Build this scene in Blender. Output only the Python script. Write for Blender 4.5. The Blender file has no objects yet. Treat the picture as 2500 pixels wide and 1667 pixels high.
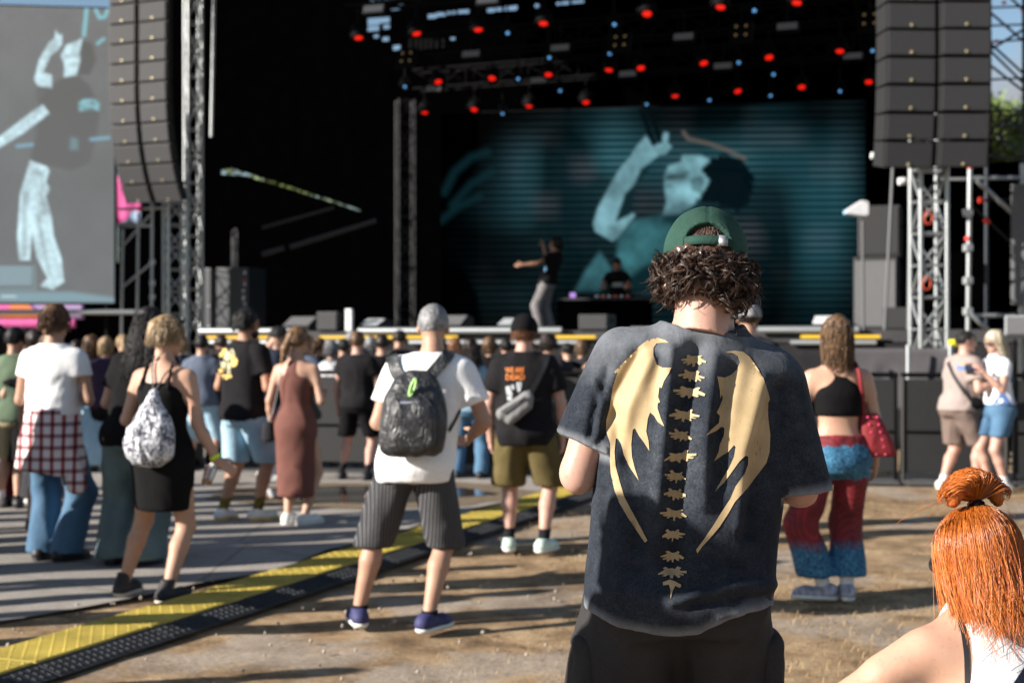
import bpy, bmesh, math, random
import numpy as np
from mathutils import Vector, Matrix
from mathutils.bvhtree import BVHTree
from mathutils.geometry import delaunay_2d_cdt

R = math.radians
random.seed(7)
RNG = np.random.default_rng(11)
scene = bpy.context.scene
COL = scene.collection

# ------------------------------------------------------------------ camera, sky, sun, exposure
FPX, CX, CY, HC = 3472.2, 1250.0, 833.5, 1.55     # photo focal length and centre in pixels, eye height
cam_d = bpy.data.cameras.new('camera')
cam = bpy.data.objects.new('camera', cam_d)
COL.objects.link(cam)
cam.location = (0, 0, HC)
cam.rotation_euler = (R(90), 0, 0)
cam_d.lens = 50.0
cam_d.sensor_width = 36.0
cam_d.clip_start = 0.05
cam_d.clip_end = 3000
cam_d.dof.use_dof = True
cam_d.dof.focus_distance = 3.35
cam_d.dof.aperture_fstop = 3.7
cam_d.dof.aperture_blades = 9
scene.camera = cam

SUN_EL = R(22.0)
SUN_TRAVEL = R(20.0)          # shadows run to +x, turned 20 degrees away from the camera
tv = Vector((math.cos(SUN_TRAVEL) * math.cos(SUN_EL), math.sin(SUN_TRAVEL) * math.cos(SUN_EL), -math.sin(SUN_EL)))
sun_d = bpy.data.lights.new('sun', 'SUN')
sun_d.energy = 5.0
sun_d.angle = R(0.55)
sun_d.color = (1.0, 0.935, 0.85)
sun = bpy.data.objects.new('sun', sun_d)
COL.objects.link(sun)
sun.rotation_euler = tv.to_track_quat('-Z', 'Y').to_euler()
sun.location = (-20, -10, 15)

world = bpy.data.worlds.new('World')
scene.world = world
world.use_nodes = True
wn, wl = world.node_tree.nodes, world.node_tree.links
wn.clear()
w_out = wn.new('ShaderNodeOutputWorld')
w_bg = wn.new('ShaderNodeBackground')
sky = wn.new('ShaderNodeTexSky')
sky.sky_type = 'NISHITA'
sky.sun_disc = False
sky.sun_elevation = SUN_EL
sdir = -tv
sky.sun_rotation = math.atan2(sdir.x, sdir.y)
sky.dust_density = 0.25
sky.ozone_density = 1.6
w_bg.inputs['Strength'].default_value = 0.055
# soft fair-weather clouds all round the sky
w_tc = wn.new('ShaderNodeTexCoord')
w_map = wn.new('ShaderNodeMapping')
w_map.inputs['Scale'].default_value = (1.0, 1.0, 2.6)
w_map.inputs['Location'].default_value = (0.35, 0.1, 0.2)
w_no = wn.new('ShaderNodeTexNoise')
w_no.inputs['Scale'].default_value = 5.0
w_no.inputs['Detail'].default_value = 7.0
w_ra = wn.new('ShaderNodeValToRGB')
w_ra.color_ramp.elements[0].position = 0.54
w_ra.color_ramp.elements[1].position = 0.70
w_mix = wn.new('ShaderNodeMix'); w_mix.data_type = 'RGBA'
w_mix.inputs['B'].default_value = (3.4, 3.6, 4.0, 1)
wl.new(w_tc.outputs['Generated'], w_map.inputs['Vector'])
wl.new(w_map.outputs['Vector'], w_no.inputs['Vector'])
wl.new(w_no.outputs['Fac'], w_ra.inputs['Fac'])
wl.new(w_ra.outputs['Color'], w_mix.inputs['Factor'])
wl.new(sky.outputs['Color'], w_mix.inputs['A'])
wl.new(w_mix.outputs['Result'], w_bg.inputs['Color'])
wl.new(w_bg.outputs['Background'], w_out.inputs['Surface'])

vs = scene.view_settings
vs.view_transform = 'Standard'
vs.look = 'None'
vs.exposure = 1.25
vs.gamma = 1.0
vs.use_curve_mapping = False
scene.render.engine = 'CYCLES'
scene.cycles.max_bounces = 5
scene.cycles.diffuse_bounces = 3
scene.cycles.glossy_bounces = 3
scene.cycles.transparent_max_bounces = 8


def PX(px, py, d):
    return np.array(((px - CX) / FPX * d, d, HC - (py - CY) / FPX * d))


def GR(px, py):
    d = HC * FPX / (py - CY)
    return ((px - CX) / FPX * d, d)


def topx(v):
    """world points -> photo pixels"""
    v = np.asarray(v)
    return np.stack([CX + v[..., 0] / v[..., 1] * FPX, CY - (v[..., 2] - HC) / v[..., 1] * FPX], -1)


# ------------------------------------------------------------------ object helpers
def tag(o, label=None, cat=None, group=None, kind=None):
    if label: o['label'] = label
    if cat: o['category'] = cat
    if group: o['group'] = group
    if kind: o['kind'] = kind
    return o


def empty(name, loc=(0, 0, 0), rz=0.0):
    o = bpy.data.objects.new(name, None)
    o.empty_display_size = 0.1
    o.location = loc
    o.rotation_euler = (0, 0, rz)
    COL.objects.link(o)
    return o


def link(name, me, parent=None, mat=None):
    if mat is not None and not me.materials:
        me.materials.append(mat)
    o = bpy.data.objects.new(name, me)
    COL.objects.link(o)
    if parent is not None:
        o.parent = parent
    return o


def np_mesh(name, verts, faces, smooth=True):
    verts = np.asarray(verts, np.float32).reshape(-1, 3)
    faces = np.asarray(faces, np.int32)
    n = faces.shape[1]
    me = bpy.data.meshes.new(name)
    me.vertices.add(len(verts))
    me.vertices.foreach_set('co', verts.ravel())
    me.loops.add(faces.size)
    me.loops.foreach_set('vertex_index', faces.ravel())
    me.polygons.add(len(faces))
    me.polygons.foreach_set('loop_start', np.arange(len(faces), dtype=np.int32) * n)
    me.polygons.foreach_set('use_smooth', np.full(len(faces), smooth, bool))
    me.update(calc_edges=True)
    return me


def mobj(name, verts, faces, mat, parent=None, smooth=True):
    return link(name, np_mesh(name, verts, faces, smooth), parent, mat)


def join_vf(lst):
    vs_, fs_, o = [], [], 0
    for v, f in lst:
        if len(v) == 0: continue
        vs_.append(np.asarray(v, np.float32)); fs_.append(np.asarray(f) + o); o += len(v)
    return np.concatenate(vs_), np.concatenate(fs_)


# ------------------------------------------------------------------ materials
def nm(name):
    m = bpy.data.materials.new(name)
    m.use_nodes = True
    nt = m.node_tree
    return m, nt, nt.nodes['Principled BSDF']


def nd(nt, t, **kw):
    n = nt.nodes.new(t)
    for k, v in kw.items():
        if k in n.inputs.keys(): n.inputs[k].default_value = v
        else: setattr(n, k, v)
    return n


def coord(nt, scale=(1, 1, 1), rot=(0, 0, 0), kind='Object'):
    tc = nd(nt, 'ShaderNodeTexCoord')
    mp = nd(nt, 'ShaderNodeMapping')
    mp.inputs['Scale'].default_value = scale
    mp.inputs['Rotation'].default_value = rot
    nt.links.new(tc.outputs[kind], mp.inputs['Vector'])
    return mp.outputs['Vector']


def ramp(nt, fac, stops, interp='LINEAR'):
    r = nd(nt, 'ShaderNodeValToRGB')
    cr = r.color_ramp
    cr.interpolation = interp
    while len(cr.elements) < len(stops): cr.elements.new(0.5)
    for e, (p, c) in zip(cr.elements, stops):
        e.position = p
        e.color = (*c, 1) if len(c) == 3 else c
    nt.links.new(fac, r.inputs['Fac'])
    return r.outputs['Color']


def noise(nt, vec, scale, detail=4, rough=0.55, dist=0.0):
    n = nd(nt, 'ShaderNodeTexNoise')
    n.inputs['Scale'].default_value = scale
    n.inputs['Detail'].default_value = detail
    n.inputs['Roughness'].default_value = rough
    n.inputs['Distortion'].default_value = dist
    nt.links.new(vec, n.inputs['Vector'])
    return n.outputs['Fac']


def mixc(nt, fac, a, b, mode='MIX'):
    m = nd(nt, 'ShaderNodeMix', data_type='RGBA', blend_type=mode)
    for sock, v in (('Factor', fac), ('A', a), ('B', b)):
        if isinstance(v, bpy.types.NodeSocket): nt.links.new(v, m.inputs[sock])
        elif sock == 'Factor': m.inputs[sock].default_value = v
        else: m.inputs[sock].default_value = (*v, 1)
    return m.outputs['Result']


def math_n(nt, op, a, b=0.0, clamp=False):
    m = nd(nt, 'ShaderNodeMath', operation=op, use_clamp=clamp)
    for i, v in enumerate((a, b)):
        if isinstance(v, bpy.types.NodeSocket): nt.links.new(v, m.inputs[i])
        else: m.inputs[i].default_value = v
    return m.outputs[0]


def bump(nt, b, h, strength=0.3, dist=0.01):
    n = nd(nt, 'ShaderNodeBump')
    n.inputs['Strength'].default_value = strength
    n.inputs['Distance'].default_value = dist
    nt.links.new(h, n.inputs['Height'])
    nt.links.new(n.outputs['Normal'], b.inputs['Normal'])
    return n


def plain(name, col, rough=0.6, metal=0.0, var=0.12, scale=12.0, bmp=0.0, spec=0.5):
    m, nt, b = nm(name)
    v = coord(nt)
    f = noise(nt, v, scale, 5)
    lo = tuple(max(0, c * (1 - var)) for c in col); hi = tuple(min(1, c * (1 + var)) for c in col)
    nt.links.new(ramp(nt, f, [(0.3, lo), (0.7, hi)]), b.inputs['Base Color'])
    b.inputs['Roughness'].default_value = rough
    b.inputs['Metallic'].default_value = metal
    b.inputs['Specular IOR Level'].default_value = spec
    if bmp: bump(nt, b, noise(nt, v, scale * 4, 3), bmp, 0.01)
    return m


def fabric(name, col, var=0.16, rough=0.9, weave=260.0, bmp=0.25, sheen=0.0):
    m, nt, b = nm(name)
    v = coord(nt)
    f = noise(nt, v, 7.0, 5, 0.65)
    lo = tuple(c * (1 - var) for c in col); hi = tuple(min(1, c * (1 + var)) for c in col)
    base = ramp(nt, f, [(0.3, lo), (0.72, hi)])
    g = noise(nt, v, weave, 2)
    base = mixc(nt, 0.35, base, ramp(nt, g, [(0.35, (0.55, 0.55, 0.55)), (0.65, (1.25, 1.25, 1.25))]), 'MULTIPLY')
    nt.links.new(base, b.inputs['Base Color'])
    b.inputs['Roughness'].default_value = rough
    b.inputs['Specular IOR Level'].default_value = 0.12
    if sheen:
        b.inputs['Sheen Weight'].default_value = sheen
    h = noise(nt, coord(nt, (1, 1, 0.45)), 22.0, 4, 0.6, 0.6)
    bump(nt, b, h, bmp, 0.012)
    return m


def skin(name, col, var=0.12):
    m, nt, b = nm(name)
    v = coord(nt)
    f = noise(nt, v, 9.0, 5, 0.6)
    lo = (col[0] * (1 - var * .6), col[1] * (1 - var), col[2] * (1 - var)); hi = tuple(min(1, c * (1 + var)) for c in col)
    c = ramp(nt, f, [(0.3, lo), (0.7, hi)])
    sp = noise(nt, v, 90.0, 2)
    c = mixc(nt, 0.25, c, ramp(nt, sp, [(0.28, (0.6, 0.45, 0.4)), (0.42, (1, 1, 1))]), 'MULTIPLY')
    nt.links.new(c, b.inputs['Base Color'])
    b.inputs['Roughness'].default_value = 0.52
    b.inputs['Specular IOR Level'].default_value = 0.35
    b.inputs['Subsurface Weight'].default_value = 0.12
    b.inputs['Subsurface Radius'].default_value = (0.012, 0.004, 0.002)
    b.inputs['Subsurface Scale'].default_value = 0.5
    bump(nt, b, noise(nt, v, 160.0, 3), 0.06, 0.003)
    return m


def hairm(name, col, tip=None, rough=0.45):
    m, nt, b = nm(name)
    v = coord(nt, (60, 60, 5))
    f = noise(nt, v, 3.0, 4, 0.6)
    tip = tip or tuple(min(1, c * 1.9) for c in col)
    nt.links.new(ramp(nt, f, [(0.32, tuple(c * 0.5 for c in col)), (0.5, col), (0.7, tip)]), b.inputs['Base Color'])
    b.inputs['Roughness'].default_value = rough
    b.inputs['Specular IOR Level'].default_value = 0.35
    bump(nt, b, f, 0.5, 0.006)
    return m


def emis(name, col, strength, base=(0.02, 0.02, 0.02)):
    m, nt, b = nm(name)
    b.inputs['Base Color'].default_value = (*base, 1)
    b.inputs['Emission Color'].default_value = (*col, 1)
    b.inputs['Emission Strength'].default_value = strength
    b.inputs['Roughness'].default_value = 0.25
    return m


# ------------------------------------------------------------------ noise in numpy
LAT = RNG.random((32, 32, 32)).astype(np.float32) * 2 - 1


def vnoise(p):
    p = np.asarray(p, np.float32)
    i = np.floor(p).astype(np.int32); f = p - i
    f = f * f * (3 - 2 * f)
    i0 = i & 31; i1 = (i + 1) & 31
    x0, y0, z0 = i0[..., 0], i0[..., 1], i0[..., 2]; x1, y1, z1 = i1[..., 0], i1[..., 1], i1[..., 2]
    fx, fy, fz = f[..., 0], f[..., 1], f[..., 2]
    a = LAT[x0, y0, z0] * (1 - fx) + LAT[x1, y0, z0] * fx
    b = LAT[x0, y1, z0] * (1 - fx) + LAT[x1, y1, z0] * fx
    c = LAT[x0, y0, z1] * (1 - fx) + LAT[x1, y0, z1] * fx
    d = LAT[x0, y1, z1] * (1 - fx) + LAT[x1, y1, z1] * fx
    return (a * (1 - fy) + b * fy) * (1 - fz) + (c * (1 - fy) + d * fy) * fz


def vnormals(v, f):
    a, b, c = v[f[:, 0]], v[f[:, 1]], v[f[:, 2]]
    n = np.cross(b - a, c - a)
    if f.shape[1] == 4:
        n = n + np.cross(c - a, v[f[:, 3]] - a)
    out = np.zeros_like(v)
    for k in range(3):
        for j in range(f.shape[1]):
            out[:, k] += np.bincount(f[:, j], n[:, k], len(v))
    l = np.linalg.norm(out, axis=1, keepdims=True)
    return out / np.maximum(l, 1e-12)


def nrm(v):
    v = np.asarray(v, float)
    return v / max(np.linalg.norm(v), 1e-9)


# ------------------------------------------------------------------ implicit surfaces (bodies, clothes, bags)
def dense(st, n=160):
    st = np.asarray(st, float)
    z = st[:, 0]
    m = np.gradient(st, axis=0) if len(st) > 2 else np.repeat((st[1:] - st[:-1]), 2, 0)
    zs = np.linspace(z[0], z[-1], n)
    k = np.clip(np.searchsorted(z, zs) - 1, 0, len(z) - 2)
    h = z[k + 1] - z[k]
    t = ((zs - z[k]) / h)[:, None]
    dzm = np.gradient(z)
    sl = m / np.where(np.abs(dzm) < 1e-9, 1e-9, dzm)[:, None]
    p0, p1 = st[k], st[k + 1]
    m0, m1 = sl[k] * h[:, None], sl[k + 1] * h[:, None]
    out = (2 * t**3 - 3 * t**2 + 1) * p0 + (t**3 - 2 * t**2 + t) * m0 + (-2 * t**3 + 3 * t**2) * p1 + (t**3 - t**2) * m1
    out[:, 0] = zs
    return out


class Fld:
    def __init__(s, lo, hi, res):
        s.lo = np.asarray(lo, np.float32); s.res = res
        s.n = np.maximum(np.ceil((np.asarray(hi) - s.lo) / res).astype(int) + 1, 4)
        s.F = np.full(s.n, 0.5, np.float32)
        s.ax = [s.lo[i] + np.arange(s.n[i], dtype=np.float32) * res for i in range(3)]

    def sub(s, lo, hi):
        i0 = np.clip(np.floor((np.asarray(lo) - s.lo) / s.res).astype(int), 0, s.n)
        i1 = np.clip(np.ceil((np.asarray(hi) - s.lo) / s.res).astype(int) + 1, 0, s.n)
        if np.any(i1 <= i0): return None
        sl = tuple(slice(a, b) for a, b in zip(i0, i1))
        X = s.ax[0][sl[0]][:, None, None]; Y = s.ax[1][sl[1]][None, :, None]; Z = s.ax[2][sl[2]][None, None, :]
        return sl, X, Y, Z

    def _put(s, sl, d, k, op):
        A = s.F[sl]
        if op == 'u':
            if k > 0:
                h = np.maximum(k - np.abs(A - d), 0) / k
                s.F[sl] = np.minimum(A, d) - h * h * k * 0.25
            else: s.F[sl] = np.minimum(A, d)
        else:
            d = -d
            if k > 0:
                h = np.maximum(k - np.abs(A - d), 0) / k
                s.F[sl] = np.maximum(A, d) + h * h * k * 0.25
            else: s.F[sl] = np.maximum(A, d)

    def cap(s, a, b, ra, rb=None, k=0.02, op='u', axis=None, sc=1.0):
        rb = ra if rb is None else rb
        a = np.asarray(a, np.float32); b = np.asarray(b, np.float32)
        mr = max(ra, rb) * max(1.0, 1.0 / sc) + k + 2 * s.res
        q = s.sub(np.minimum(a, b) - mr, np.maximum(a, b) + mr)
        if q is None: return s
        sl, X, Y, Z = q
        ab = b - a; L2 = float(ab @ ab) + 1e-12
        t = np.clip(((X - a[0]) * ab[0] + (Y - a[1]) * ab[1] + (Z - a[2]) * ab[2]) / L2, 0, 1)
        qx, qy, qz = X - a[0] - t * ab[0], Y - a[1] - t * ab[1], Z - a[2] - t * ab[2]
        if axis is not None:
            u = nrm(axis).astype(np.float32)
            w = (qx * u[0] + qy * u[1] + qz * u[2]) * (sc - 1)
            qx, qy, qz = qx + u[0] * w, qy + u[1] * w, qz + u[2] * w
        d = np.sqrt(qx * qx + qy * qy + qz * qz) - (ra + (rb - ra) * t)
        s._put(sl, d, k, op)
        return s

    def ell(s, c, r, k=0.02, op='u'):
        c = np.asarray(c, np.float32); r = np.asarray(r, np.float32)
        q = s.sub(c - r - k - 2 * s.res, c + r + k + 2 * s.res)
        if q is None: return s
        sl, X, Y, Z = q
        px, py, pz = (X - c[0]) / r[0], (Y - c[1]) / r[1], (Z - c[2]) / r[2]
        k0 = np.sqrt(px * px + py * py + pz * pz)
        k1 = np.sqrt((px / r[0])**2 + (py / r[1])**2 + (pz / r[2])**2)
        d = k0 * (k0 - 1) / np.maximum(k1, 1e-6)
        s._put(sl, d, k, op)
        return s

    def loft(s, st, k=0.02, n=2.2, op='u'):
        """stations: z, cx, cy, half width, half depth"""
        T = dense(st)
        mx = np.max(T[:, 3:5]) + k + 2 * s.res
        q = s.sub((T[:, 1].min() - mx, T[:, 2].min() - mx, T[0, 0] - k - 2 * s.res), (T[:, 1].max() + mx, T[:, 2].max() + mx, T[-1, 0] + k + 2 * s.res))
        if q is None: return s
        sl, X, Y, Z = q
        zz = Z.ravel()
        cx, cy, a, b = (np.interp(zz, T[:, 0], T[:, i]).astype(np.float32)[None, None, :] for i in (1, 2, 3, 4))
        a = np.maximum(a, 1e-3); b = np.maximum(b, 1e-3)
        rho = (np.abs((X - cx) / a)**n + np.abs((Y - cy) / b)**n)**(1.0 / n)
        d = (rho - 1) * np.minimum(a, b)
        d = np.maximum(d, np.maximum(T[0, 0] - Z, Z - T[-1, 0]))
        s._put(sl, d, k, op)
        return s

    def cut(s, fn):
        """keep where fn(x,y,z) < 0"""
        X = s.ax[0][:, None, None]; Y = s.ax[1][None, :, None]; Z = s.ax[2][None, None, :]
        s.F = np.maximum(s.F, np.broadcast_to(fn(X, Y, Z), s.F.shape)).astype(np.float32)
        return s

    def mesh(s):
        F = s.F
        F[0] = F[-1] = 0.5; F[:, 0] = F[:, -1] = 0.5; F[:, :, 0] = F[:, :, -1] = 0.5
        S = F < 0
        c = np.zeros(tuple(x - 1 for x in F.shape), np.int8)
        for i in (0, 1):
            for j in (0, 1):
                for k in (0, 1):
                    c += S[i:F.shape[0] - 1 + i, j:F.shape[1] - 1 + j, k:F.shape[2] - 1 + k]
        act = np.nonzero((c > 0) & (c < 8))
        idx = np.full(c.shape, -1, np.int32)
        idx[act] = np.arange(len(act[0]))
        ai, aj, ak = act
        pos = np.zeros((len(ai), 3), np.float32); cnt = np.zeros(len(ai), np.float32)
        C = {(i, j, k): F[ai + i, aj + j, ak + k] for i in (0, 1) for j in (0, 1) for k in (0, 1)}
        for o in C:
            for axn in range(3):
                if o[axn]: continue
                e = list(o); e[axn] = 1; e = tuple(e)
                fa, fb = C[o], C[e]
                m = (fa < 0) != (fb < 0)
                t = np.where(m, fa / np.where(m, fa - fb, 1), 0)
                for q in range(3):
                    pos[:, q] += np.where(m, o[q] + (t if q == axn else 0), 0)
                cnt += m
        v = s.lo + (np.stack(act, 1) + pos / np.maximum(cnt, 1)[:, None]) * s.res
        fs = []
        for axn in range(3):
            u, w = (axn + 1) % 3, (axn + 2) % 3
            sA = [slice(None)] * 3; sB = [slice(None)] * 3
            sA[axn] = slice(0, -1); sB[axn] = slice(1, None)
            cr = S[tuple(sA)] != S[tuple(sB)]
            I = np.stack(np.nonzero(cr), 1)
            I = I[(I[:, u] > 0) & (I[:, w] > 0) & (I[:, u] < F.shape[u] - 1) & (I[:, w] < F.shape[w] - 1)]
            if not len(I): continue
            ins = S[tuple(I.T)]
            qd = []
            for du, dw in ((-1, -1), (0, -1), (0, 0), (-1, 0)):
                J = I.copy(); J[:, u] += du; J[:, w] += dw
                qd.append(idx[tuple(J.T)])
            qd = np.stack(qd, 1)
            qd[~ins] = qd[~ins][:, ::-1]
            fs.append(qd)
        f = np.concatenate(fs)
        f = f[(f >= 0).all(1)]
        return v.astype(np.float64), f


def relax(v, f, it=1, lam=0.5):
    e = np.concatenate([f[:, [0, 1]], f[:, [1, 2]], f[:, [2, 3]], f[:, [3, 0]]])
    for _ in range(it):
        acc = np.zeros_like(v); n = np.bincount(e[:, 0], minlength=len(v)) + np.bincount(e[:, 1], minlength=len(v))
        for k in range(3):
            acc[:, k] = np.bincount(e[:, 0], v[e[:, 1], k], len(v)) + np.bincount(e[:, 1], v[e[:, 0], k], len(v))
        v = v + lam * (acc / np.maximum(n, 1)[:, None] - v)
    return v


def wrinkle(v, f, amp, sc=(9, 9, 5), seed=0.0, ridge=True):
    n = vnormals(v, f)
    p = v * np.asarray(sc) + seed
    w = vnoise(p * 0.5 + 7.3)
    q = p + np.stack([w, w * 0.7, -w], 1) * 1.3
    a = vnoise(q)
    if ridge: a = 0.55 - 1.6 * np.abs(a)
    b = vnoise(q * 2.1 + 3.1)
    return v + n * ((a * 0.75 + b * 0.35) * amp)[:, None]


def tubes(paths, rad, sides=4, close=True):
    """paths (N,n,3); rad (n,) or (N,n)"""
    P = np.asarray(paths, float)
    N, n, _ = P.shape
    rad = np.broadcast_to(np.asarray(rad, float), (N, n))
    T = np.gradient(P, axis=1)
    T /= np.maximum(np.linalg.norm(T, axis=2, keepdims=True), 1e-9)
    up = np.where(np.abs(T[..., 2:3]) > 0.9, np.array([1.0, 0, 0]), np.array([0, 0, 1.0]))
    A = np.cross(T, up); A /= np.maximum(np.linalg.norm(A, axis=2, keepdims=True), 1e-9)
    B = np.cross(T, A)
    th = np.arange(sides) * 2 * np.pi / sides
    V = P[:, :, None, :] + rad[:, :, None, None] * (np.cos(th)[None, None, :, None] * A[:, :, None, :] + np.sin(th)[None, None, :, None] * B[:, :, None, :])
    V = V.reshape(-1, 3)
    base = (np.arange(N) * n * sides)[:, None, None] + (np.arange(n - 1) * sides)[None, :, None]
    s0 = np.arange(sides)[None, None, :]; s1 = (s0 + 1) % sides
    f = np.stack([base + s0, base + s1, base + sides + s1, base + sides + s0], -1).reshape(-1, 4)
    return V, f[:, ::-1]


# ------------------------------------------------------------------ boxes, tubes and other hard parts
BOXV = np.array([(x, y, z) for x in (-.5, .5) for y in (-.5, .5) for z in (-.5, .5)], float)
BOXF = np.array([(0, 1, 3, 2), (4, 6, 7, 5), (0, 4, 5, 1), (2, 3, 7, 6), (0, 2, 6, 4), (1, 5, 7, 3)])
_shared = {}


def unit_cyl(mat, sides=10):
    key = ('cyl', mat.name, sides)
    if key not in _shared:
        bm = bmesh.new()
        bmesh.ops.create_cone(bm, cap_ends=True, segments=sides, radius1=1, radius2=1, depth=1)
        for f in bm.faces: f.smooth = len(f.verts) == 4
        me = bpy.data.meshes.new('tube'); bm.to_mesh(me); bm.free()
        me.materials.append(mat)
        _shared[key] = me
    return _shared[key]


def rod(name, p0, p1, r, mat, parent=None, sides=10):
    """one round bar between two points (own object, shared mesh)"""
    p0, p1 = Vector(p0), Vector(p1)
    o = bpy.data.objects.new(name, unit_cyl(mat, sides))
    COL.objects.link(o)
    d = p1 - p0
    M = Matrix.Translation((p0 + p1) / 2) @ d.to_track_quat('Z', 'Y').to_matrix().to_4x4() @ Matrix.Diagonal((r, r, d.length, 1))
    o.parent = parent
    o.matrix_basis = M
    return o


def bevel_box(mat, bev=0.08, key=None, seg=2):
    k = ('bb', mat.name, bev, seg)
    if k not in _shared:
        bm = bmesh.new()
        bmesh.ops.create_cube(bm, size=1)
        if bev: bmesh.ops.bevel(bm, geom=bm.edges[:], offset=bev, segments=seg, affect='EDGES', profile=0.6)
        me = bpy.data.meshes.new('box'); bm.to_mesh(me); bm.free()
        me.materials.append(mat)
        _shared[k] = me
    return _shared[k]


def box(name, c, size, mat, parent=None, rot=(0, 0, 0), bev=0.0):
    """own bevelled box mesh with real dimensions"""
    bm = bmesh.new()
    bmesh.ops.create_cube(bm, size=1)
    bmesh.ops.scale(bm, vec=size, verts=bm.verts)
    if bev: bmesh.ops.bevel(bm, geom=bm.edges[:], offset=bev, segments=2, affect='EDGES', profile=0.6)
    me = bpy.data.meshes.new(name); bm.to_mesh(me); bm.free()
    o = link(name, me, parent, mat)
    o.location = c
    o.rotation_euler = rot
    return o


def prism(name, poly, depth, mat, parent=None, axis='y', bev=0.0):
    """extrude a 2D polygon (x,z) along y by depth (centred)"""
    n = len(poly)
    bm = bmesh.new()
    f = [bm.verts.new((x, -depth / 2, z)) for x, z in poly]
    b = [bm.verts.new((x, depth / 2, z)) for x, z in poly]
    bm.faces.new(f); bm.faces.new(b[::-1])
    for i in range(n):
        j = (i + 1) % n
        bm.faces.new((f[j], f[i], b[i], b[j]))
    bmesh.ops.recalc_face_normals(bm, faces=bm.faces)
    if bev: bmesh.ops.bevel(bm, geom=bm.edges[:], offset=bev, segments=2, affect='EDGES')
    me = bpy.data.meshes.new(name); bm.to_mesh(me); bm.free()
    return link(name, me, parent, mat)


# ------------------------------------------------------------------ polygons: inside tests, soft masks, fills
def poly_sd(P, poly):
    """signed distance (negative inside) of points (n,2) to a polygon"""
    P = np.asarray(P, float); poly = np.asarray(poly, float)
    d = np.full(len(P), 1e18); ins = np.zeros(len(P), bool)
    for i in range(len(poly)):
        a, b = poly[i], poly[(i + 1) % len(poly)]
        e = b - a; w = P - a
        t = np.clip((w @ e) / max(e @ e, 1e-9), 0, 1)
        q = w - t[:, None] * e
        d = np.minimum(d, (q * q).sum(1))
        c = (a[1] > P[:, 1]) != (b[1] > P[:, 1])
        xi = a[0] + (P[:, 1] - a[1]) * e[0] / (e[1] if abs(e[1]) > 1e-12 else 1e-12)
        ins ^= c & (P[:, 0] < xi)
    d = np.sqrt(d)
    return np.where(ins, -d, d)


def fill_poly(poly, step):
    """triangulated fill with interior points"""
    poly = np.asarray(poly, float)
    pts = []
    n = len(poly)
    for i in range(n):
        a, b = poly[i], poly[(i + 1) % n]
        m = max(1, int(np.linalg.norm(b - a) / step))
        for k in range(m): pts.append(a + (b - a) * k / m)
    nb = len(pts)
    lo, hi = poly.min(0), poly.max(0)
    gx, gy = np.meshgrid(np.arange(lo[0], hi[0], step), np.arange(lo[1], hi[1], step))
    g = np.stack([gx.ravel(), gy.ravel()], 1)
    g = g[poly_sd(g, poly) < -step * 0.5]
    allp = [Vector(p) for p in pts] + [Vector(p) for p in g]
    edges = [(i, (i + 1) % nb) for i in range(nb)]
    v, e, f, *_ = delaunay_2d_cdt(allp, edges, [], 0, 1e-5)
    V = np.array([(p.x, p.y) for p in v]); Fc = np.array([t for t in f if len(t) == 3])
    cen = V[Fc].mean(1)
    return V, Fc[poly_sd(cen, poly) < 0]
# ------------------------------------------------------------------ people
MALE = [(.450, .072, .056), (.485, .094, .074), (.52, .098, .076), (.56, .092, .068), (.61, .084, .060), (.66, .088, .062),
        (.72, .098, .068), (.765, .104, .066), (.80, .101, .058), (.825, .082, .050), (.845, .055, .044), (.866, .036, .038)]
FEMALE = [(.450, .076, .058), (.485, .100, .078), (.52, .101, .078), (.56, .090, .064), (.615, .070, .052), (.66, .075, .056),
          (.72, .086, .066), (.765, .088, .060), (.80, .084, .050), (.825, .060, .042), (.845, .034, .034), (.862, .028, .030)]

ARM_REST_L = ((-.22, .02, -1), (-.05, .25, -1))
ARM_REST_R = ((.22, .02, -1), (.05, .25, -1))
ARM_FRONT_L = ((-.30, -.12, -1), (.45, 1.0, .15))      # elbow down, forearm forward
ARM_FRONT_R = ((.30, -.12, -1), (-.45, 1.0, .15))


def ik(hip, ank, L1, L2, fwd):
    d = ank - hip; D = np.linalg.norm(d)
    if D > (L1 + L2) * 0.999:
        return hip + d * (L1 / (L1 + L2))
    a = (L1 * L1 - L2 * L2 + D * D) / (2 * D)
    h = math.sqrt(max(L1 * L1 - a * a, 0))
    u = d / D
    f = fwd - u * (fwd @ u)
    return hip + u * a + nrm(f) * h


def rotm(yaw=0, pitch=0, roll=0):
    return np.array(Matrix.Rotation(yaw, 3, 'Z') @ Matrix.Rotation(pitch, 3, 'X') @ Matrix.Rotation(roll, 3, 'Y'))


class Person:
    pass


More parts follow.
